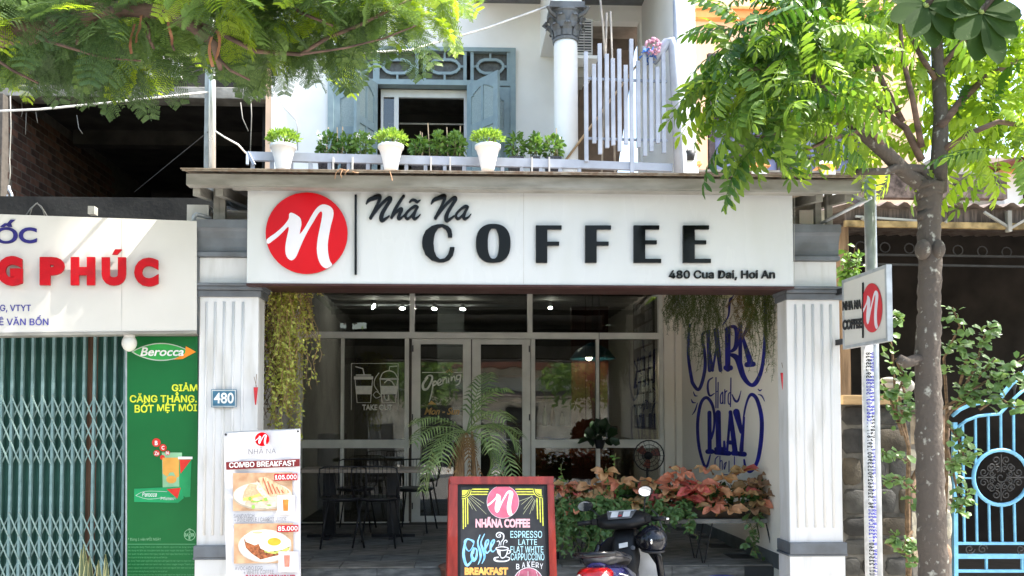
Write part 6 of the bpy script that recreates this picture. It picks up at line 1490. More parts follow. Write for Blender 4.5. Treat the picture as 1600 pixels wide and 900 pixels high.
for k in range(16): strand(1316+rnd(0,8), 440, .35, rnd(1316,1345), rnd(380,425), 12, .03, .05, 5, .003, store=itl, ms_=ms, leaf=LEAFR)
joined('foliage', itl, leafmat('sprout_green', (.07,.16,.03), (.20,.36,.06), .4), sh3, 'stuff'); part('stems', ms, BARKD, sh3)
# ================================================================ furniture on the porch
random.seed(91)
BW = mat('black_wire', (.02,.02,.022), .4)
TY = 2.3
tbl = thing('long_table', 'long narrow dark-legged wooden table on the shaded porch left of the doors', 'table', at(580, 840, TY))
tx0, tx1 = xat(466, TY), xat(668, TY); tz = zat(733, TY)
part('tabletop', MB().box(tx0, tx1, TY-.02, TY+.5, tz-.035, tz), mat('table_wood', (.32,.27,.22), .45, scale=5, var=.2, stretch=(.5,6,6)), tbl, bev=.004)
for px in (511, 613):
    xl = xat(px, TY); part('pedestal', MB().box(xl-.06, xl+.06, TY+.18, TY+.28, FZ+.03, tz-.036), BLACK, tbl)
    part('foot', MB().box(xl-.22, xl+.22, TY+.2, TY+.26, FZ, FZ+.03).box(xl-.03, xl+.03, TY+.0, TY+.46, FZ+.001, FZ+.028), BLACK, tbl)
def wire_chair():
    t = thing('wire_chair', '', 'chair', (0,0,0), 'black wire chairs at the long table')
    part('seat', MB().lathe([(.0,.43),(.17,.425),(.205,.44),(.21,.455),(.2,.46),(0,.45)], (0,0,0), 20), BLACK, t, smooth=True)
    for sx_, sy_ in ((-1,-1),(1,-1),(1,1),(-1,1)): part('leg', MB().tube([(sx_*.13,sy_*.13,.44),(sx_*.2,sy_*.2,0)], .009, 6), BW, t, smooth=True)
    rim = [(-.2,-.15,.46),(-.22,-.19,.62),(-.21,-.2,.735),(-.17,-.21,.75),(0,-.22,.755),(.17,-.21,.75),(.21,-.2,.735),(.22,-.19,.62),(.2,-.15,.46)]
    b = part('backrest', MB().tube(rim, .008, 6), BW, t, smooth=True)
    for k in range(9):
        x = -.16+.04*k; part('wire', MB().tube([(x*.9,-.17,.46),(x,-.21,.62),(x,-.213,.752)], .003, 4), BW, b)
    return t
wc = wire_chair(); tree_ = snapshot(wc)
spots = ((536, 1.95, .15, 'black wire chair half hidden behind the white menu banner at the long table'), (592, 1.95, -.1, 'black wire chair facing the right pedestal of the long table'), (556, 3.05, 3.1, 'black wire chair behind the long table between its pedestals'), (648, 3.0, 2.9, 'black wire chair behind the table end nearest the doors'))
for i, (px, Y_, rz0, lab) in enumerate(spots):
    loc = (xat(px, Y_), Y_, FZ)
    if i == 0: first = (loc, rz0, lab)
    else: copy_thing(wc, loc, rz0, lab, tree_)
wc.location, wc.rotation_euler.z, wc['label'] = first[0], first[1], first[2]
# fan and round dark plant
fc = at(1014, 712, 3.0)
fan = thing('standing_fan', 'round black standing fan in the porch corner behind the poinsettias', 'fan', (fc.x, 3.0, FZ))
rr = 24*9/1300
mbf = MB()
for r_ in (rr, rr*.72, rr*.45): mbf.tube([fc+Vector((r_*math.cos(R(a)), -.03*(1-r_/rr), r_*math.sin(R(a)))) for a in range(0,361,20)], .004 if r_ < rr else .008, 5)
for k in range(16): a = R(k*22.5); mbf.tube([fc+Vector((.02*math.cos(a),-.04,.02*math.sin(a))), fc+Vector((rr*math.cos(a),0,rr*math.sin(a)))], .0022, 4)
part('guard', mbf, BW, fan, kind='stuff')
for k in range(3):
    a = R(20+120*k); vs = [fc+Vector((0,.03,0))+Vector((r_*math.cos(a+o), .02*o, r_*math.sin(a+o))) for r_, o in ((.02,-.5),(rr*.8,-.35),(rr*.85,.3),(rr*.5,.5),(.02,.5))]
    part('blade', MB().add(vs, [(0,1,2,3,4)]), mat('fan_blade', (.22,.07,.05), .35), fan)
part('motor', MB().lathe([(0,-.05),(.04,-.04),(.05,.05),(0,.1)], fc+Vector((0,.03,0)), 16, axis='y'), BLACK, fan, smooth=True)
part('pole', MB().tube([fc+Vector((0,.08,0)), (fc.x, 3.08, FZ+.03)], .014, 8), BLACK, fan); part('base', MB().lathe([(.17,0),(.16,.03),(0,.035)], (fc.x, 3.08, FZ), 20), BLACK, fan)
rp = thing('hanging_round_plant', 'dark round-leaved plant hanging in front of the glass near the fan', 'plant', at(937, 683, 3.2))
cpl = at(937, 684, 3.2)
cloud('foliage', rp, cpl, (.13,.1,.11), 40, .13, LEAFR, leafmat('very_dark_leaf', (.012,.03,.012), (.03,.06,.02), .1)); part('cord', MB().tube([cpl, (cpl.x, 3.2, 3.4)], .003, 5), BW, rp); part('pot', MB().lathe([(.04,-.12),(.07,-.02),(.06,-.02)], cpl, 14), BLACK, rp)
# pendant lamp and track spots inside
pl_ = thing('pendant_lamp', 'blue metal pendant lamp with a lit bulb hanging inside the cafe', 'lamp', at(928, 560, 5.2))
lc = at(926, 561, 5.2)
part('lamp_shade', MB().lathe([(.05,.22),(.09,.20),(.22,.12),(.30,.02),(.31,0),(.29,0),(.2,.10),(.04,.19)], lc, 28), mat('blue_enamel', (.03,.16,.24), .3), pl_, smooth=True)
part('bulb', MB().sphere(lc+Vector((-.05,0,.03)), .045, .045, .05, 12, 8), mat('lit_bulb', (1,.85,.6), emit=(1,.85,.6,40), bump=0), pl_, smooth=True)
part('cord', MB().tube([lc+Vector((0,0,.2)), (lc.x, lc.y, 3.34)], .006, 5), BLACK, pl_)
LITS = mat('lit_spot', (1,.97,.9), emit=(1,.96,.88,60), bump=0)
for k, (px, py, lab) in enumerate(((583.5,479,'first lit ceiling spotlight from the vine, tilted steeply'),(628.5,482,'second lit ceiling spotlight from the vine, just before the upright bar'),(678.5,482.5,'third lit ceiling spotlight from the vine, just past the upright bar'),(723,483,'fourth lit ceiling spotlight from the vine, above the doors'),(860,481,'lone lit ceiling spotlight above the right-hand windows'))):
    c = at(px, py, 6.0); t = thing('ceiling_spot', lab, 'spotlight', c, 'lit spotlights on the cafe ceiling track')
    part('lit_face', MB().sphere(c, .042 if k < 4 else .03, .02, .02, 12, 8, Matrix.Rotation(R((-60,0,8,8,0)[k]), 3, 'Y')), LITS, t, smooth=True)
    part('can', MB().tube([c+Vector((0,.02,.0)), c+Vector((.0,.05,.09))], .03, 10), DGREY, t); part('rod', MB().tube([c+Vector((0,.05,.08)), (c.x, c.y+.05, 3.34)], .006, 5), DGREY, t)
trk = thing('light_track', 'thin metal light track running across the cafe ceiling', 'track', at(650, 478, 6.1)); part('bar', MB().box(X_L0+.05, .9, 6.08, 6.11, zat(479,6.1), zat(476,6.1)), STEEL, trk)
# window table and stool silhouettes inside
for px, Yc, lab in ((498, 5.4, 'pale covered table inside the left window'),): 
    t = thing('covered_table', lab, 'table', (xat(px,Yc), Yc, FZ)); c = t.location
    part('cloth', MB().box(c.x-.35, c.x+.35, Yc-.3, Yc+.3, FZ, FZ+1.0), mat('grey_cloth', (.22,.22,.21), .8), t, bev=.02)

for k, (x_, c_, hh_) in enumerate(((1.3,(.12,.2,.08),.28),(1.42,(.3,.12,.05),.3),(1.56,(.5,.48,.4),.2),(1.7,(.1,.1,.12),.3),(1.84,(.45,.3,.12),.24),(1.0,(.4,.4,.38),.18))):
    t = thing('counter_bottle', ('green bottle standing on the cafe counter','amber bottle standing on the cafe counter','short pale jar on the cafe counter','dark tall bottle on the cafe counter','honey-coloured bottle at the counter end near the wall','squat grey canister at the counter end near the doors')[k], 'bottle', (x_, 6.35, FZ+1.1), 'bottles and jars on the cafe counter')
    part('glass', MB().lathe([(.035,0),(.04,.02),(.04,hh_*.6),(.015,hh_*.8),(.015,hh_)], (x_,6.35,FZ+1.1), 14), mat('bottle_%d' % k, c_, .15), t, smooth=True)
    part('cap', MB().lathe([(.017,hh_-.01),(.017,hh_+.015)], (x_,6.35,FZ+1.1), 10), BLACK, t)
# ================================================================ scooter
NVY = mat('scooter_navy_paint', (.012,.012,.06), .16, scale=3, var=.1, bump=0, coat=.7)
SBK = mat('scooter_black_plastic', (.008,.008,.009), .45, scale=14, var=.15, bump=.05, spec=.25)
SGL = mat('scooter_gloss_black', (.006,.006,.008), .2, bump=0, coat=.2)
SEATM = mat('scooter_seat_vinyl', (.045,.045,.048), .55, scale=40, var=.15, bump=.2)
CHR = mat('chrome', (.75,.75,.75), .12, metal=1., bump=0)
SWH = mat('scooter_white_plastic', (.66,.66,.65), .25, bump=.01)
MIR = mat('mirror_glass', (.42,.45,.5), .02, metal=1., bump=0)
TYR = mat('tyre_rubber', (.02,.02,.02), .8, scale=30, var=.2)
LENR = mat('tail_lens_red', (.38,.006,.008), .1, scale=30, var=.25, bump=.1, coat=.8); LENC = mat('indicator_lens', (.55,.50,.46), .12, scale=40, var=.25, bump=.15, coat=.8)
sc = thing('scooter', 'navy and black motor scooter parked before the porch with mirrors raised and red tail light', 'scooter', (0,0,0))
def loft(secs, n=16, p=2.6):
    mb = MB(); vs = []
    for x, cy, hw_, z0, z1 in secs:
        for k in range(n):
            a = 2*math.pi*(k+.5)/n; c, s_ = math.cos(a), math.sin(a)
            vs.append((x, cy+hw_*math.copysign(abs(c)**(2/p), c), (z0+z1)/2+(z1-z0)/2*math.copysign(abs(s_)**(2/p), s_)))
    m = len(secs)
    return mb.add(vs, [(i*n+k, (i+1)*n+k, (i+1)*n+(k+1) % n, i*n+(k+1) % n) for i in range(m-1) for k in range(n)]+[tuple(range(n)), tuple(range(m*n-1, (m-1)*n-1, -1))])
def wheel(x):
    w_ = part('wheel', MB().lathe([(.0,-.03),(.05,-.035),(.05,.035),(.0,.03)], (x,0,.28), 16, axis='y'), STEEL, sc)
    part('tyre', MB().lathe([(.215,-.03),(.25,-.045),(.275,-.03),(.283,0),(.275,.03),(.25,.045),(.215,.03),(.215,-.03)], (x,0,.28), 32, axis='y'), TYR, w_, smooth=True)
    part('rim', MB().lathe([(.2,-.03),(.218,-.032),(.218,.032),(.2,.03),(.2,-.03)], (x,0,.28), 28, axis='y'), SBK, w_, smooth=True)
    for k in range(6): a = R(60*k); part('spoke', MB().bar((x+.04*math.cos(a),0,.28+.04*math.sin(a)), (x+.205*math.cos(a),0,.28+.205*math.sin(a)), .03, .02), SBK, w_)
wheel(.66); wheel(-.56)
part('rear_body', loft([(-.74,0,.03,.70,.76),(-.70,0,.075,.64,.80),(-.60,0,.115,.56,.82),(-.42,0,.145,.46,.80),(-.2,0,.155,.40,.76),(0,0,.14,.36,.70),(.12,0,.11,.34,.58)]), NVY, sc, smooth=True)
part('seat', loft([(-.60,0,.09,.79,.845),(-.5,0,.12,.78,.865),(-.3,0,.135,.765,.845),(-.1,0,.13,.745,.80),(.04,0,.10,.72,.775),(.12,0,.06,.68,.74)], p=3), SEATM, sc, smooth=True)
part('grab_rail', MB().tube([(-.25,.155,.79),(-.45,.165,.84),(-.62,.14,.875),(-.735,.07,.89),(-.755,0,.89),(-.735,-.07,.89),(-.62,-.14,.875),(-.45,-.165,.84),(-.25,-.155,.79)], [.012,.016,.02,.021,.021,.021,.02,.016,.012], 10), SGL, sc, smooth=True)
tl_ = part('tail_light', loft([(-.765,0,.04,.70,.755),(-.755,0,.085,.685,.78),(-.72,0,.115,.68,.80),(-.66,0,.128,.69,.80)]), LENR, sc, smooth=True)
for s_ in (-1, 1):
    part('indicator_lens', MB().sphere((-.735, s_*.082, .735), .038, .032, .032, 14, 8), LENC, tl_, smooth=True)
    part('side_stripe', MB().stroke(Plane((0,0,0),(0,-1,0)), [(0,0)], 1) if 0 else MB().tube([(-.55,s_*.137,.73),(-.35,s_*.156,.68),(-.1,s_*.16,.60)], [.004,.008,.003], 6), CHR, sc, smooth=True)
    part('foot_peg', MB().tube([(-.1,s_*.12,.32),(-.1,s_*.25,.33)], .014, 8), SBK, sc)
part('mudguard', loft([(-.86,0,.05,.42,.45),(-.80,0,.07,.52,.56),(-.72,0,.08,.58,.66),(-.6,0,.08,.58,.66)]), SBK, sc, smooth=True)
part('number_plate', MB().box(-.885,-.875,-.095,.095,.38,.52), SWH, sc)
part('engine', loft([(-.35,0,.10,.22,.40),(-.1,0,.13,.18,.42),(.15,0,.11,.2,.4)]), STEEL, sc, smooth=True)
part('exhaust', MB().tube([(.1,-.1,.22),(-.2,-.15,.22),(-.35,-.16,.27),(-.78,-.17,.36)], [.02,.025,.045,.05], 12), SBK, sc, smooth=True)
part('frame_spine', loft([(.05,0,.07,.34,.50),(.2,0,.07,.36,.52),(.32,0,.08,.42,.70)]), NVY, sc, smooth=True)
part('fork', MB().tube([(.62,.07,.28),(.44,.06,.72)], .018, 8).tube([(.62,-.07,.28),(.44,-.06,.72)], .018, 8), CHR, sc, smooth=True)
part('front_mudguard', MB().lathe([(.30,-.055),(.305,-.04),(.305,.04),(.30,.055)], (.66,0,.28), 40, axis='y'), NVY, sc, smooth=True)
# leg shield: curved sheet, white inside, black rim
def shield(y0, y1, dxx, m, nm, zz=(.30,.42,.56,.70,.82,.88)):
    mb = MB(); vs = []; ny = 8
    for j, z in enumerate(zz):
        wz = (.62,.9,1,1,.8,.5)[j]
        for i in range(ny+1):
            y = (y0+(y1-y0)*i/ny)*wz; vs.append((.47-(z-.3)*.28-abs(y)*.42+dxx, y, z))
    mb.add(vs, [(j*(ny+1)+i, j*(ny+1)+i+1, (j+1)*(ny+1)+i+1, (j+1)*(ny+1)+i) for j in range(5) for i in range(ny)]); return part(nm, mb, m, sc, smooth=True)
shield(-.23, .23, 0, SBK, 'leg_shield'); shield(-.225, -.03, -.006, SWH, 'inner_panel', (.30,.42,.54,.66,.74,.79)); shield(-.25, .25, .018, NVY, 'front_cowl')
for s_ in (-1, 1): part('shield_rim', MB().tube([(.40,s_*.155,.30),(.365,s_*.225,.42),(.31,s_*.25,.56),(.265,s_*.255,.72),(.265,s_*.20,.83)], [.02,.026,.028,.028,.02], 8), SGL, sc, smooth=True)
part('centre_column', loft([(.20,0,.075,.50,.72),(.25,0,.10,.56,.86),(.30,0,.11,.62,.94),(.36,0,.10,.70,.97)], p=3), SBK, sc, smooth=True)
part('sticker', MB().add([(.205,.03,.80),(.205,-.04,.81),(.213,-.04,.845),(.213,.03,.835)], [(0,1,2,3)]), SWH, sc)
part('key_switch', MB().tube([(.23,-.075,.80),(.205,-.078,.80)], .018, 12), CHR, sc)
hb = part('handlebar_cover', loft([(.19,0,.10,.96,1.01),(.24,0,.19,.94,1.045),(.31,0,.225,.94,1.07),(.38,0,.18,.95,1.075),(.44,0,.09,.96,1.04)], p=2.8), SBK, sc, smooth=True)
mbc = MB().add([(.20,.085,1.015),(.20,-.085,1.015),(.29,-.115,1.066),(.29,.115,1.066)], [(0,1,2,3)])
part('instrument_glass', MB().add([(.198,.09,1.026),(.198,-.09,1.026),(.30,-.12,1.082),(.30,.12,1.082)], [(0,1,2,3)]), mat('dial_grey', (.12,.12,.125), .15, scale=20, var=.2, bump=0, coat=1), hb)
for y0, y1, x0, x1 in ((.075,.02,.215,.28), (-.02,-.075,.215,.28), (.10,-.10,.284,.292)):
    z_ = lambda x: 1.029+(x-.198)*.549
    part('dial_print', MB().add([(x0,y0,z_(x0)),(x0,y1,z_(x0)),(x1,y1,z_(x1)),(x1,y0,z_(x1))], [(0,1,2,3)]), mat('dial_white', (.6,.6,.6), .4, bump=0), hb)
part('dial_warning', MB().add([(.22,.012,1.044),(.22,-.012,1.044),(.236,-.012,1.0525),(.236,.012,1.0525)], [(0,1,2,3)]), REDM, hb)
for s_ in (-1, 1):
    part('handlebar', MB().tube([(.30,s_*.15,1.0),(.27,s_*.24,1.005),(.25,s_*.28,1.005)], .016, 8), STEEL, hb)
    part('grip', MB().tube([(.262,s_*.235,1.005),(.225,s_*.345,1.005)], .019, 12), SBK, hb, smooth=True)
    part('brake_lever', MB().tube([(.31,s_*.20,1.01),(.325,s_*.26,1.005),(.285,s_*.36,.995)], [.008,.007,.009], 8), CHR if s_ < 0 else SBK, hb, smooth=True)
    part('switch_box', MB().box(.235,.29,min(s_*.19,s_*.235),max(s_*.19,s_*.235),.985,1.03), SBK, hb, bev=.006)
mirs = {1: ((.33,.30,1.13), R(20)), -1: ((.32,-.20,1.215), R(-5))}
for s_, (mc, rot) in mirs.items():
    mc = Vector(mc); st_m = part('mirror_stem', MB().tube([(.30,s_*.17,1.03),(.315,(s_*.17+mc.y)/2,(1.06+mc.z)/2),mc+Vector((.02,0,-.02))], .006, 8), SBK, sc, smooth=True)
    mb = MB().sphere((0,0,0), .022, .062, .043, 20, 10, Matrix.Rotation(.35*s_, 3, 'Z')); mb.v = [(a+mc.x+.016, b+mc.y, c_+mc.z) for a, b, c_ in mb.v]
    part('mirror_shell', mb, SBK, st_m, smooth=True)
    vs = [(mc.x-.008+.02*s_*0-.35*s_*.056*math.cos(R(k*15))*-1*0, mc.y+.056*math.cos(R(k*15)), mc.z+.038*math.sin(R(k*15))) for k in range(24)]
    M_ = Matrix.Rotation(.35*s_*.8, 3, 'Z'); vs = [tuple(M_ @ (Vector(v)-mc)+mc+Vector((-.004,0,0))) for v in vs]
    part('mirror_face', MB().add(vs, [tuple(range(24))]), MIR, st_m)
part('stand', MB().tube([(-.05,.1,.3),(-.12,.22,.0)], .012, 8), BLACK, sc)
TH = R(24); sc.location = (1.14, -.44, .0); sc.scale = (.9, .9, .9); sc.rotation_euler = (R(-6), 0, R(90)-TH)
# helmet hanging by the right handlebar
hc = at(1020, 843, -.28)
hl = thing('helmet', 'glossy black open-face helmet hanging at the right side of the scooter', 'helmet', hc)
Hs = MB().sphere(hc, .098, .11, .10, 28, 16, Matrix.Rotation(R(25), 3, 'Y')); Hs.f = [f for f in Hs.f if not (sum(Hs.v[i][2] for i in f)/len(f) < hc.z-.075)]; Hs.mi = [0]*len(Hs.f)
part('shell', Hs, mat('helmet_black', (.010,.011,.018), .22, bump=0, coat=.25, spec=.3), hl, smooth=True)
part('rim', MB().tube([hc+Vector((.075*math.cos(R(a)), .085*math.sin(R(a)), -.074)) for a in range(0,361,20)], .009, 8), BLACK, hl, smooth=True)
part('badge', MB().sphere(hc+Vector((-.035,-.102,.0)), .010, .006, .018, 12, 8), CHR, hl)
part('visor', MB().sphere(hc+Vector((-.04,-.0,-.005)), .078, .095, .078, 20, 12, Matrix.Rotation(R(25), 3, 'Y')), SGL, hl, smooth=True)
part('strap', MB().tube([hc+Vector((.05,-.06,.08)), hc+Vector((.03,-.03,.17)), hc+Vector((0,.02,.2))], .006, 6), BLACK, hl)
bag = thing('blue_plastic_stool', 'blue plastic stool top peeking at the photo edge beside the scooter', 'stool', at(1130, 899, -.1))
c = at(1132, 905, .3)
part('seat', MB().lathe([(.13,-.03),(.14,0),(.12,.012),(0,.012)], c, 24), mat('blue_plastic', (.03,.08,.40), .35), bag, smooth=True)
for k in range(4): a = R(45+90*k); part('leg', MB().bar(c+Vector((.1*math.cos(a),.1*math.sin(a),-.02)), Vector((c.x+.14*math.cos(a), c.y+.14*math.sin(a), .0)), .03), mat('blue_plastic',(0,0,0)), bag)
# ================================================================ street trees
BARK = mat('street_tree_bark', (.085,.07,.058), .9, scale=24, col2=(.33,.32,.27), bump=1, bscale=40, mixlo=.60, mixhi=.72, stretch=(1,1,.8))
BARKB = mat('feathery_tree_bark', (.17,.11,.085), .9, scale=9, col2=(.08,.055,.045), bump=.8, bscale=20, stretch=(.5,2,2))
FEA = leafmat('feathery_leaf', (.10,.18,.055), (.24,.36,.10), .5, .5, (1,1,.6))
FEAD = leafmat('feathery_leaf_dark', (.05,.10,.04), (.13,.21,.07), .4, .5, (1,1,.6))
FEAY = leafmat('feathery_leaf_bright', (.26,.42,.03), (.46,.58,.05), .6, .5)  # brightest yellow-green of the feathery leaf tones
PIN = leafmat('pinnate_leaf', (.08,.17,.025), (.24,.36,.05), .5, .5)
PIND = leafmat('pinnate_leaf_dark', (.03,.09,.015), (.10,.21,.03), .4, .3)
PINY = leafmat('pinnate_leaf_bright', (.22,.38,.03), (.42,.56,.07), .62, .4)
# bipinnate frond of length 1
def bip(np_=13, nl=9, seed=0):
    random.seed(seed); mb = MB(); P = []
    for k in range(np_*2+1):
        t = k/(np_*2); P.append(Vector((t, 0, .10*math.sin(t*2.2)-.28*t*t)))
    mb.tube(P[::3]+[P[-1]], .006, 3, cap=False)
    for k in range(2, np_*2, 2):
        t = k/(np_*2); l = .30*math.sin(math.pi*(.14+.80*t))**.65; d0 = (P[k+1]-P[k-1]).normalized()
        for sg in (-1, 1):
            dr = Vector((.45, sg*.9, rnd(-.25,.1))).normalized(); q = P[k]
            for j in range(nl):
                u = (j+1)/nl; pos = q+dr*l*u+Vector((0,0,-.10*l*u*u)); w_ = .062*(1-.4*u); s = Vector((dr.y, -dr.x, 0))
                for s2 in (-1, 1):
                    e = (s*s2*1.0+dr*.35).normalized(); a = pos+dr*.008; b = pos-dr*.012
                    mb.add([b, a, pos+e*w_+dr*.012+Vector((0,0,-.006)), pos+e*w_-dr*.008+Vector((0,0,-.006))], [(0,1,2,3)])
    return mb
# pinnate spray of length 1 with drooping leaflets
def pinn(npair=7, seed=0):
    random.seed(seed); mb = MB(); P = [Vector((k/20, 0, .12*math.sin(k/20*2)-.22*(k/20)**2)) for k in range(21)]
    mb.tube(P[::4], .006, 4, cap=False)
    for k in range(npair):
        i = int(4+15*k/(npair-1)) if k < npair else 20; q = P[i]; l = .30*(1-.25*abs(k/(npair-1)-.45)*1.6)
        for sg in (-1, 1):
            d = Vector((.42, sg*rnd(.62,.8), -rnd(.42,.75))).normalized()
            V, F = LEAF; M = M4(q+Vector((0,sg*.01,0)), d, (rnd(-.2,.2), rnd(-.3,.3)+sg*.4, 1), l); A = np.array(M); vv = V @ A[:3,:3].T + A[:3,3]
            mb.add([tuple(v) for v in vv], F)
    V, F = LEAF; A = np.array(M4(P[20], (1,0,-.7), (0,0,1), .26)); mb.add([tuple(v) for v in V @ A[:3,:3].T + A[:3,3]], F)
    return mb
BIP = [bip(10, 8, 1), bip(9, 7, 2), bip(11, 8, 3)]; PNN = [pinn(6, 4), pinn(7, 5), pinn(8, 6)]
def foliage(tree, protos, name, spec, nparts, mats, seed, size, gravity=-.25):
    """spec: list of (centre, radii, count, material index). the largest in view become parts, the rest one mesh per material"""
    random.seed(seed); g = origin(tree); L = []
    for c, rad, n, mi_ in spec:
        c = Vector(c)
        for _ in range(n):
            d = rdir(-.75); r = rnd(.15,1)**.5; p = c+Vector((d.x*rad[0], d.y*rad[1], d.z*rad[2]))*r
            dd = (d*.9+rdir()*.55+Vector((0,0,gravity))).normalized()
            k = mi_ if random.random() < .75 else random.choice(range(len(mats)))
            L.append((p, dd, rdir(.5), size*rnd(.75,1.2), k, random.randrange(len(protos))))
    def key(e):
        q = e[0]-CAM; f_ = ROT.transposed() @ q
        if f_.z > -.3: return 99
        x = PPX+FPX*f_.x/-f_.z; y = PPY-FPX*f_.y/-f_.z
        return (0 if (-40 < x < 1640 and -60 < y < 900) else 50)+q.length
    L.sort(key=key)
    me = {(k, j): protos[j].mesh(name, [mats[k]]) for k in range(len(mats)) for j in range(len(protos))}
    for p, dd, up, s_, k, j in L[:nparts]: inst(name, me[(k, j)], tree, M=M4(p-g, dd, up, s_))
    pv = [VF(pb_) for pb_ in protos]
    for k in range(len(mats)):
        it = [(pv[j], M4(p-g, dd, up, s_)) for p, dd, up, s_, k2, j in L[nparts:] if k2 == k]
        if it: joined('foliage', it, mats[k], tree, 'stuff')
def blob(px, py, Y, rpx, rpy, ry, n, k):
    z = Y+6; return (at(px, py, Y), (rpx*z/FPX, ry, rpy*z/FPX), n, k)

# --- feathery tree: trunk outside the photo on the left, limb crossing the top corner
ft_ = thing('feathery_tree', 'feathery-leaved street tree reaching in from the top left corner with a thick brown limb', 'tree', (-5.2, -1.6, 0))
tp_ = Vector((-5.2,-1.6,0))
part('trunk', MB().tube([tp_, tp_+Vector((.05,0,1.5)), tp_+Vector((.2,.05,2.9)), tp_+Vector((.55,.1,3.45))], [.24,.2,.18,.14], 14, noise=.05), BARKB, ft_, smooth=True)
YL = -1.5
br_ = [tp_+Vector((.5,.1,3.4)), at(-140,90,YL), at(-60,62,YL), at(0,53,YL), at(40,50,YL), at(80,36,YL), at(105,18,YL), at(125,4,YL), at(160,-8,YL), at(240,-30,YL-.1)]
part('branch', MB().tube(br_, [.13,.10,.085,.075,.068,.062,.058,.055,.05,.03], 12, noise=.06), BARKB, ft_, smooth=True)
part('branch', MB().tube([at(100,25,YL), at(140,30,YL-.05), at(150,18,YL-.05), at(200,14,YL-.1), at(250,18,YL-.1), at(300,40,YL-.05), at(335,70,YL), at(345,110,YL+.05)], [.03,.045,.045,.04,.036,.03,.026,.012], 10, noise=.06), BARKB, ft_, smooth=True)
for l, r_ in (((( 250,18),(330,-5),(420,-30)), .03), (((300,30),(400,80),(470,85),(510,60),(560,40),(610,15),(660,-10)), .014), (((128,30),(122,50),(120,70)), .012), (((340,90),(360,110),(390,125)), .01), (((230,20),(232,60),(240,75)), .014), (((262,25),(265,60),(272,78)), .01), (((60,60),(110,75),(160,90),(220,95)), .009), (((470,85),(540,75),(600,60),(650,40)), .007), (((-40,70),(20,110),(60,130)), .01), (((420,-20),(470,20),(520,40)), .012)):
    part('branch', MB().tube([at(a, b, YL-.05+.1*rnd(-1,1)) for a, b in l], [r_*(1-.6*i/len(l)) for i in range(len(l))], 7), BARKB, ft_, smooth=True)
random.seed(101)
for k in range(5):
    x_ = rnd(200,275) if k % 3 else rnd(325,350); y_ = rnd(10,45) if k % 3 else rnd(40,80)
    c = at(x_, y_, YL-.12); vs = []
    for j in range(5): vs += [c+Vector((.012*math.sin(j+k), rnd(-.01,.01), -.04*j))+Vector((.009,0,0)), c+Vector((.012*math.sin(j+k), .01, -.04*j))-Vector((.009,0,0))]
    part('seed_pod', MB().add(vs, [(2*j, 2*j+1, 2*j+3, 2*j+2) for j in range(4)]), mat('dry_pod', (.20,.08,.045), .7, scale=20, var=.3, col2=(.40,.17,.09)), ft_, smooth=True)
spec = [((-2.2,-.8,5.6),(1.3,.7,.5),90,0), ((-1.9,-.5,5.85),(2.0,.35,.4),260,0), blob(40,46,-1.2,80,32,.4,67,1), blob(110,56,-1.3,70,36,.35,72,1), blob(200,61,-1.35,60,32,.35,67,1), blob(30,-44,-.9,70,28,.4,37,1), blob(150,1,-.9,90,25,.3,43,1),  # first two clumps: unseen foliage added to keep sun off the pharmacy sign
        blob(180,-49,-.8,70,21,.3,18,2), blob(300,16,-1.3,45,32,.3,43,0), blob(330,-4,-1.7,40,28,.2,24,2), blob(370,26,-1.5,50,36,.3,58,0), blob(380,-44,-1.4,60,28,.3,37,0), blob(420,46,-1.3,50,28,.3,58,1), blob(450,-24,-1.3,60,32,.3,52,0), blob(490,36,-1.4,60,23,.3,58,1), blob(540,6,-1.5,55,21,.3,43,0), blob(560,-34,-1.5,50,21,.3,28,2), blob(600,11,-1.5,45,23,.25,32,0), blob(630,-34,-1.6,50,20,.25,22,2), blob(672,-26,-1.6,32,20,.2,14,2), blob(640,-58,-1.6,60,18,.3,18,2), blob(500,-63,-1.4,80,18,.4,37,0), blob(300,-68,-1.4,120,21,.5,58,0), blob(90,-78,-1.2,120,28,.5,48,1), blob(-60,-4,-1.3,60,64,.5,58,1),
        # crown above and towards the camera, outside the frame
        ((-3.6,-2.6,5.6),(1.5,1.2,.9),110,0), ((-5.0,-2.2,5.4),(1.6,1.6,1.2),160,1)]
foliage(ft_, BIP, 'leaf_frond', spec, 295, [FEA, FEAD, FEAY], 111, .28, -.24)

# --- street tree on the right
Yt = -.75
rt = thing('street_tree', 'street tree with lichen-spotted trunk and bright drooping compound leaves on the right', 'tree', (at(1484,960,Yt).x, Yt, 0))
base = Vector((at(1462,1000,Yt).x, Yt, 0))
tk = [base, at(1458,880,Yt), at(1454,760,Yt), at(1451,660,Yt), at(1450,560,Yt), at(1452,480,Yt), at(1453,400,Yt), at(1452,350,Yt), at(1452,310,Yt), at(1452,285,Yt)]
k5 = 5.25/1300
tkp = []; tkr = []; rr_ = [24,22,20.5,19.5,18.5,17,17,17,18,23]; random.seed(7)
for i in range(len(tk)-1):
    for j in range(10):
        t = j/10; tkp.append(tk[i].lerp(tk[i+1], t)+Vector((rnd(-.006,.006),0,0))); tkr.append((rr_[i]*(1-t)+rr_[i+1]*t)*k5*rnd(.97,1.03))
part('trunk', MB().tube(tkp, tkr, 34, noise=.028), BARK, rt, smooth=True)
for (px, py, r_) in ((1442,390,11),(1464,390,11)): part('trunk_knob', MB().sphere(at(px, py, Yt-.05), r_*k5, .06, r_*k5*1.5, 12, 8), BARK, rt, smooth=True)
part('trunk_knob', MB().tube([at(1440,560,Yt), at(1415,567,Yt-.05), at(1404,560,Yt-.05)], [.04,.035,.03], 10, noise=.1), BARK, rt, smooth=True)
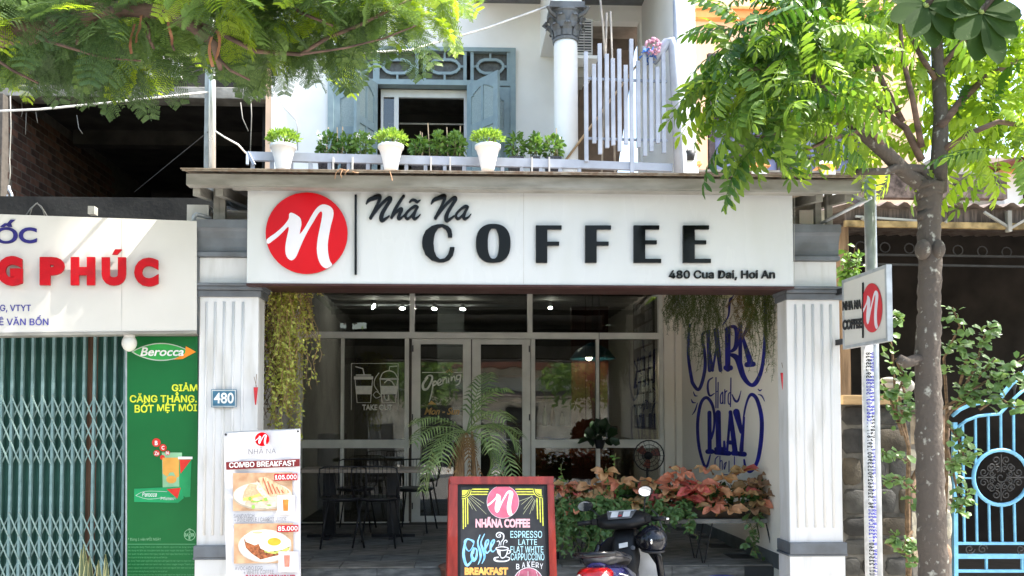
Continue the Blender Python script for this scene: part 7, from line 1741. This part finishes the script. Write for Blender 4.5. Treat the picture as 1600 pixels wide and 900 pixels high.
LMB = [([(1455,300,0),(1420,275,0),(1385,240,-.05),(1345,205,-.1),(1310,170,-.15),(1275,130,-.2),(1250,100,-.2),(1215,75,-.2)], 13), ([(1450,290,0),(1440,265,0),(1400,262,-.05),(1385,268,-.05),(1340,268,-.1)], 10),
       ([(1465,300,0),(1468,240,0),(1470,180,.05),(1466,110,.05),(1462,40,.1),(1460,-60,.1)], 14), ([(1440,250,0),(1415,200,.05),(1375,170,.1),(1340,120,.1),(1300,95,.1)], 6), ([(1385,235,-.05),(1355,195,-.2),(1310,192,-.3),(1270,185,-.3)], 5), ([(1468,200,0),(1500,160,.05),(1540,120,.1),(1590,95,.1)], 7), ([(1468,240,0),(1500,215,-.1),(1560,190,-.2),(1620,200,-.2)], 6), ([(1440,230,0),(1425,150,-.1),(1410,90,-.1),(1405,20,-.1)], 5), ([(1410,190,.05),(1380,130,.1),(1350,60,.1),(1340,0,.1)], 5), ([(1466,110,.05),(1500,70,0),(1545,30,0)], 5), ([(1466,130,.05),(1440,90,.0),(1420,50,0)], 5), ([(1250,100,-.2),(1200,105,-.25),(1150,110,-.3)], 4), ([(1310,170,-.15),(1290,220,-.25),(1260,235,-.3)], 4), ([(1345,205,-.1),(1300,215,-.3),(1240,200,-.35),(1190,215,-.4)], 4)]
for l, r_ in LMB: part('branch', MB().tube([at(a, b, Yt+c) for a, b, c in l], [r_*k5*(1-.62*i/len(l)) for i in range(len(l))], 9, noise=.05), BARKB if r_ < 9 else BARK, rt, smooth=True)
B = lambda px, py, dy, rx_, ry_, n, k: blob(px, py, Yt+dy, rx_, ry_, .32, n, k)
spec = [B(1188,48,-.3,42,35,18,1), B(1228,26,-.2,45,34,20,1), B(1263,-4,0,50,34,22,0), B(1243,38,-.2,45,38,22,0), B(1218,118,-.4,40,27,15,0), B(1203,153,-.45,40,22,13,0), B(1253,118,-.45,45,30,20,1), B(1268,68,-.3,40,34,15,0), B(1263,168,-.5,45,23,15,0), B(1300,26,.2,50,42,17,2), B(1310,143,-.2,35,29,10,0),
        B(1360,16,.2,50,42,20,2), B(1370,106,.3,45,38,15,2), B(1330,86,-.4,35,29,10,0), B(1420,86,.35,40,51,13,2), B(1420,26,-.3,40,34,8,0), B(1440,166,.35,40,34,10,2), B(1510,56,.3,50,51,22,2), B(1540,146,.25,45,38,22,2), B(1570,86,.2,45,51,22,2), B(1590,186,.0,35,34,15,2), B(1520,196,.1,35,29,13,2), B(1560,246,-.2,30,23,13,0), B(1510,236,.1,35,21,6,2), B(1405,206,.35,40,25,10,2), B(1340,216,.5,50,17,10,2), B(1420,251,.6,40,15,8,2), B(1600,26,.1,40,42,15,2), B(1460,-14,.2,60,34,15,2), B(1168,78,-.3,26,20,5,1), B(1580,170,.3,45,60,16,2), B(1510,150,.35,45,55,13,2), B(1590,20,.2,50,50,13,2), B(1380,-20,.1,90,30,21,0), B(1233,-20,.0,70,30,18,1),
        B(1160,70,-.3,35,30,10,1), B(1150,120,-.35,25,28,8,0), B(1193,150,-.3,35,30,11,0), B(1168,195,-.4,26,22,7,1), B(1268,200,-.3,35,25,10,0), B(1218,215,-.4,30,20,7,0), B(1143,110,-.3,25,25,6,0),
        ((5.8,-.9,5.2),(1.3,1.0,1.0),60,0), ((3.6,-.7,5.9),(1.2,.6,.6),45,0), ((6.2,-.5,4.4),(1.2,1.3,1.2),70,0)]
foliage(rt, PNN, 'leaf_spray', spec, 295, [PIN, PIND, PINY], 121, .35, -.38)

# --- big-leaved tree, twigs coming in at the top right corner
alm = thing('broad_leaf_tree', 'broad dark paddle-shaped leaves of another tree hanging in at the top right corner', 'tree', (7.2, -3.2, 0))
part('trunk', MB().tube([(7.2,-3.2,0),(7.1,-3.2,2),(6.6,-3.2,3.6)], [.18,.15,.1], 12), BARK, alm, smooth=True)
ALM = leafmat('broad_leaf', (.022,.05,.012), (.04,.08,.02), .4, .8, (1,1,.4)); ALM.node_tree.nodes['Principled BSDF'].inputs['Specular IOR Level'].default_value = .12
def obov():
    n = 9; L_, Rr, C_ = [], [], []
    for k in range(n+1):
        t = k/n; w_ = .27*(math.sin(math.pi*min(1,t**1.5*.92+.03)))**.75; z = -.10*t*t
        L_.append((t, w_, z+.05*w_)); Rr.append((t, -w_, z+.05*w_)); C_.append((t, 0, z-.02))
    V = L_+C_+Rr; m = n+1
    return MB().add(V, [(i, i+m, i+m+1, i+1) for i in range(n)]+[(i+m, i+2*m, i+2*m+1, i+m+1) for i in range(n)])
_ov = obov(); _ov.cur = 1
_ov.add([(t, sg*.010*(1-t*.7), -.10*t*t-.026) for t in (0,.25,.5,.75,1) for sg in (-1,1)], [(2*i,2*i+1,2*i+3,2*i+2) for i in range(4)])
for k in range(1, 8):
    for sg in (-1, 1):
        t = k/8.5; _ov.add([(t,0,-.1*t*t-.024),(t+.02,0,-.1*t*t-.024),(t+.13,sg*.17*t**.5,-.1*t*t-.02),(t+.12,sg*.17*t**.5,-.1*t*t-.02)], [(0,1,2,3)])
OV = _ov.mesh('leaf', [ALM, leafmat('broad_leaf_vein', (.10,.16,.05), (.13,.19,.06), .3, .7)]); OV.polygons.foreach_set('use_smooth', [True]*len(OV.polygons))
g = origin(alm); random.seed(131)
for cxp_, cyp_, Yd, lv in ((1447,8,-3.2,((205,60),(238,62),(275,62),(305,60),(340,52),(165,50),(20,40),(60,40))), (1533,18,-3.2,((178,55),(225,64),(262,68),(290,74),(330,60),(5,62),(50,56),(110,50),(145,48)))):
    c = at(cxp_, cyp_, Yd); m_ = (Yd+6)/1300
    for a, l in lv:
        l = l*1.12; d = Vector((math.cos(R(a)), rnd(-.45,.1), math.sin(R(a))))
        inst('leaf', OV, alm, M=M4(c-g, d, (rnd(-.25,.25), -1, .25), l*m_*1.08))
    part('twig', MB().tube([c, c+Vector((.15,-.05,.2)), c+Vector((.6,0,.6))], [.012,.012,.02], 7), BARK, alm, smooth=True)
    part('bud', MB().sphere(c, .012, .012, .012, 8, 6), leafmat('bud_green', (.3,.4,.1), (.4,.5,.15), .2), alm)
part('branch', MB().tube([(6.6,-3.2,3.6),(4.5,-3.1,4.2),(3.0,-3.1,4.1)], [.09,.05,.02], 8), BARK, alm, smooth=True)
# --- trees across the street, mirrored in the panes
random.seed(141)
for x, lab in ((-7.5,'roadside tree across the street, mirrored in the left panes'), (-1.5,'roadside tree across the street, mirrored in the doors'), (4.5,'roadside tree across the street, mirrored in the right panes'), (11,'roadside tree across the street near the grey shophouse')):
    t = thing('roadside_tree', lab, 'tree', (x, -14, 0), 'trees across the street')
    part('trunk', MB().tube([(x,-14,0),(x+.1,-14,1.6),(x,-14,3.2)], [.2,.16,.12], 10, noise=.05), BARK, t, smooth=True)
    for k in range(4): a = k*1.6; part('branch', MB().tube([(x,-14,2.8),(x+.8*math.cos(a),-14+.8*math.sin(a),3.8)], [.08,.04], 7), BARK, t)
    it = []; g = origin(t)
    for k in range(9):
        c = Vector((x+rnd(-1.2,1.2), -14+rnd(-1.1,1.1), rnd(2.6,4.3)))
        for j in range(170): d = rdir(); it.append((LEAF, M4(c+d*rnd(.3,.9)-g, rdir(), rdir(.2), .30*rnd(.7,1.2))))
    joined('crown', it, FEA, t, 'stuff')
rl = thing('far_fence', 'low metal railing across the street, mirrored in the left window', 'fence', (-4, -13.4, 0))
for z in (.5, 1.0): part('rail', MB().tube([(-14,-13.4,z),(6,-13.4,z)], .02, 6), STEEL, rl)
for k in range(41): part('post', MB().tube([(-14+.5*k,-13.4,0),(-14+.5*k,-13.4,1.0)], .012, 5), STEEL, rl)
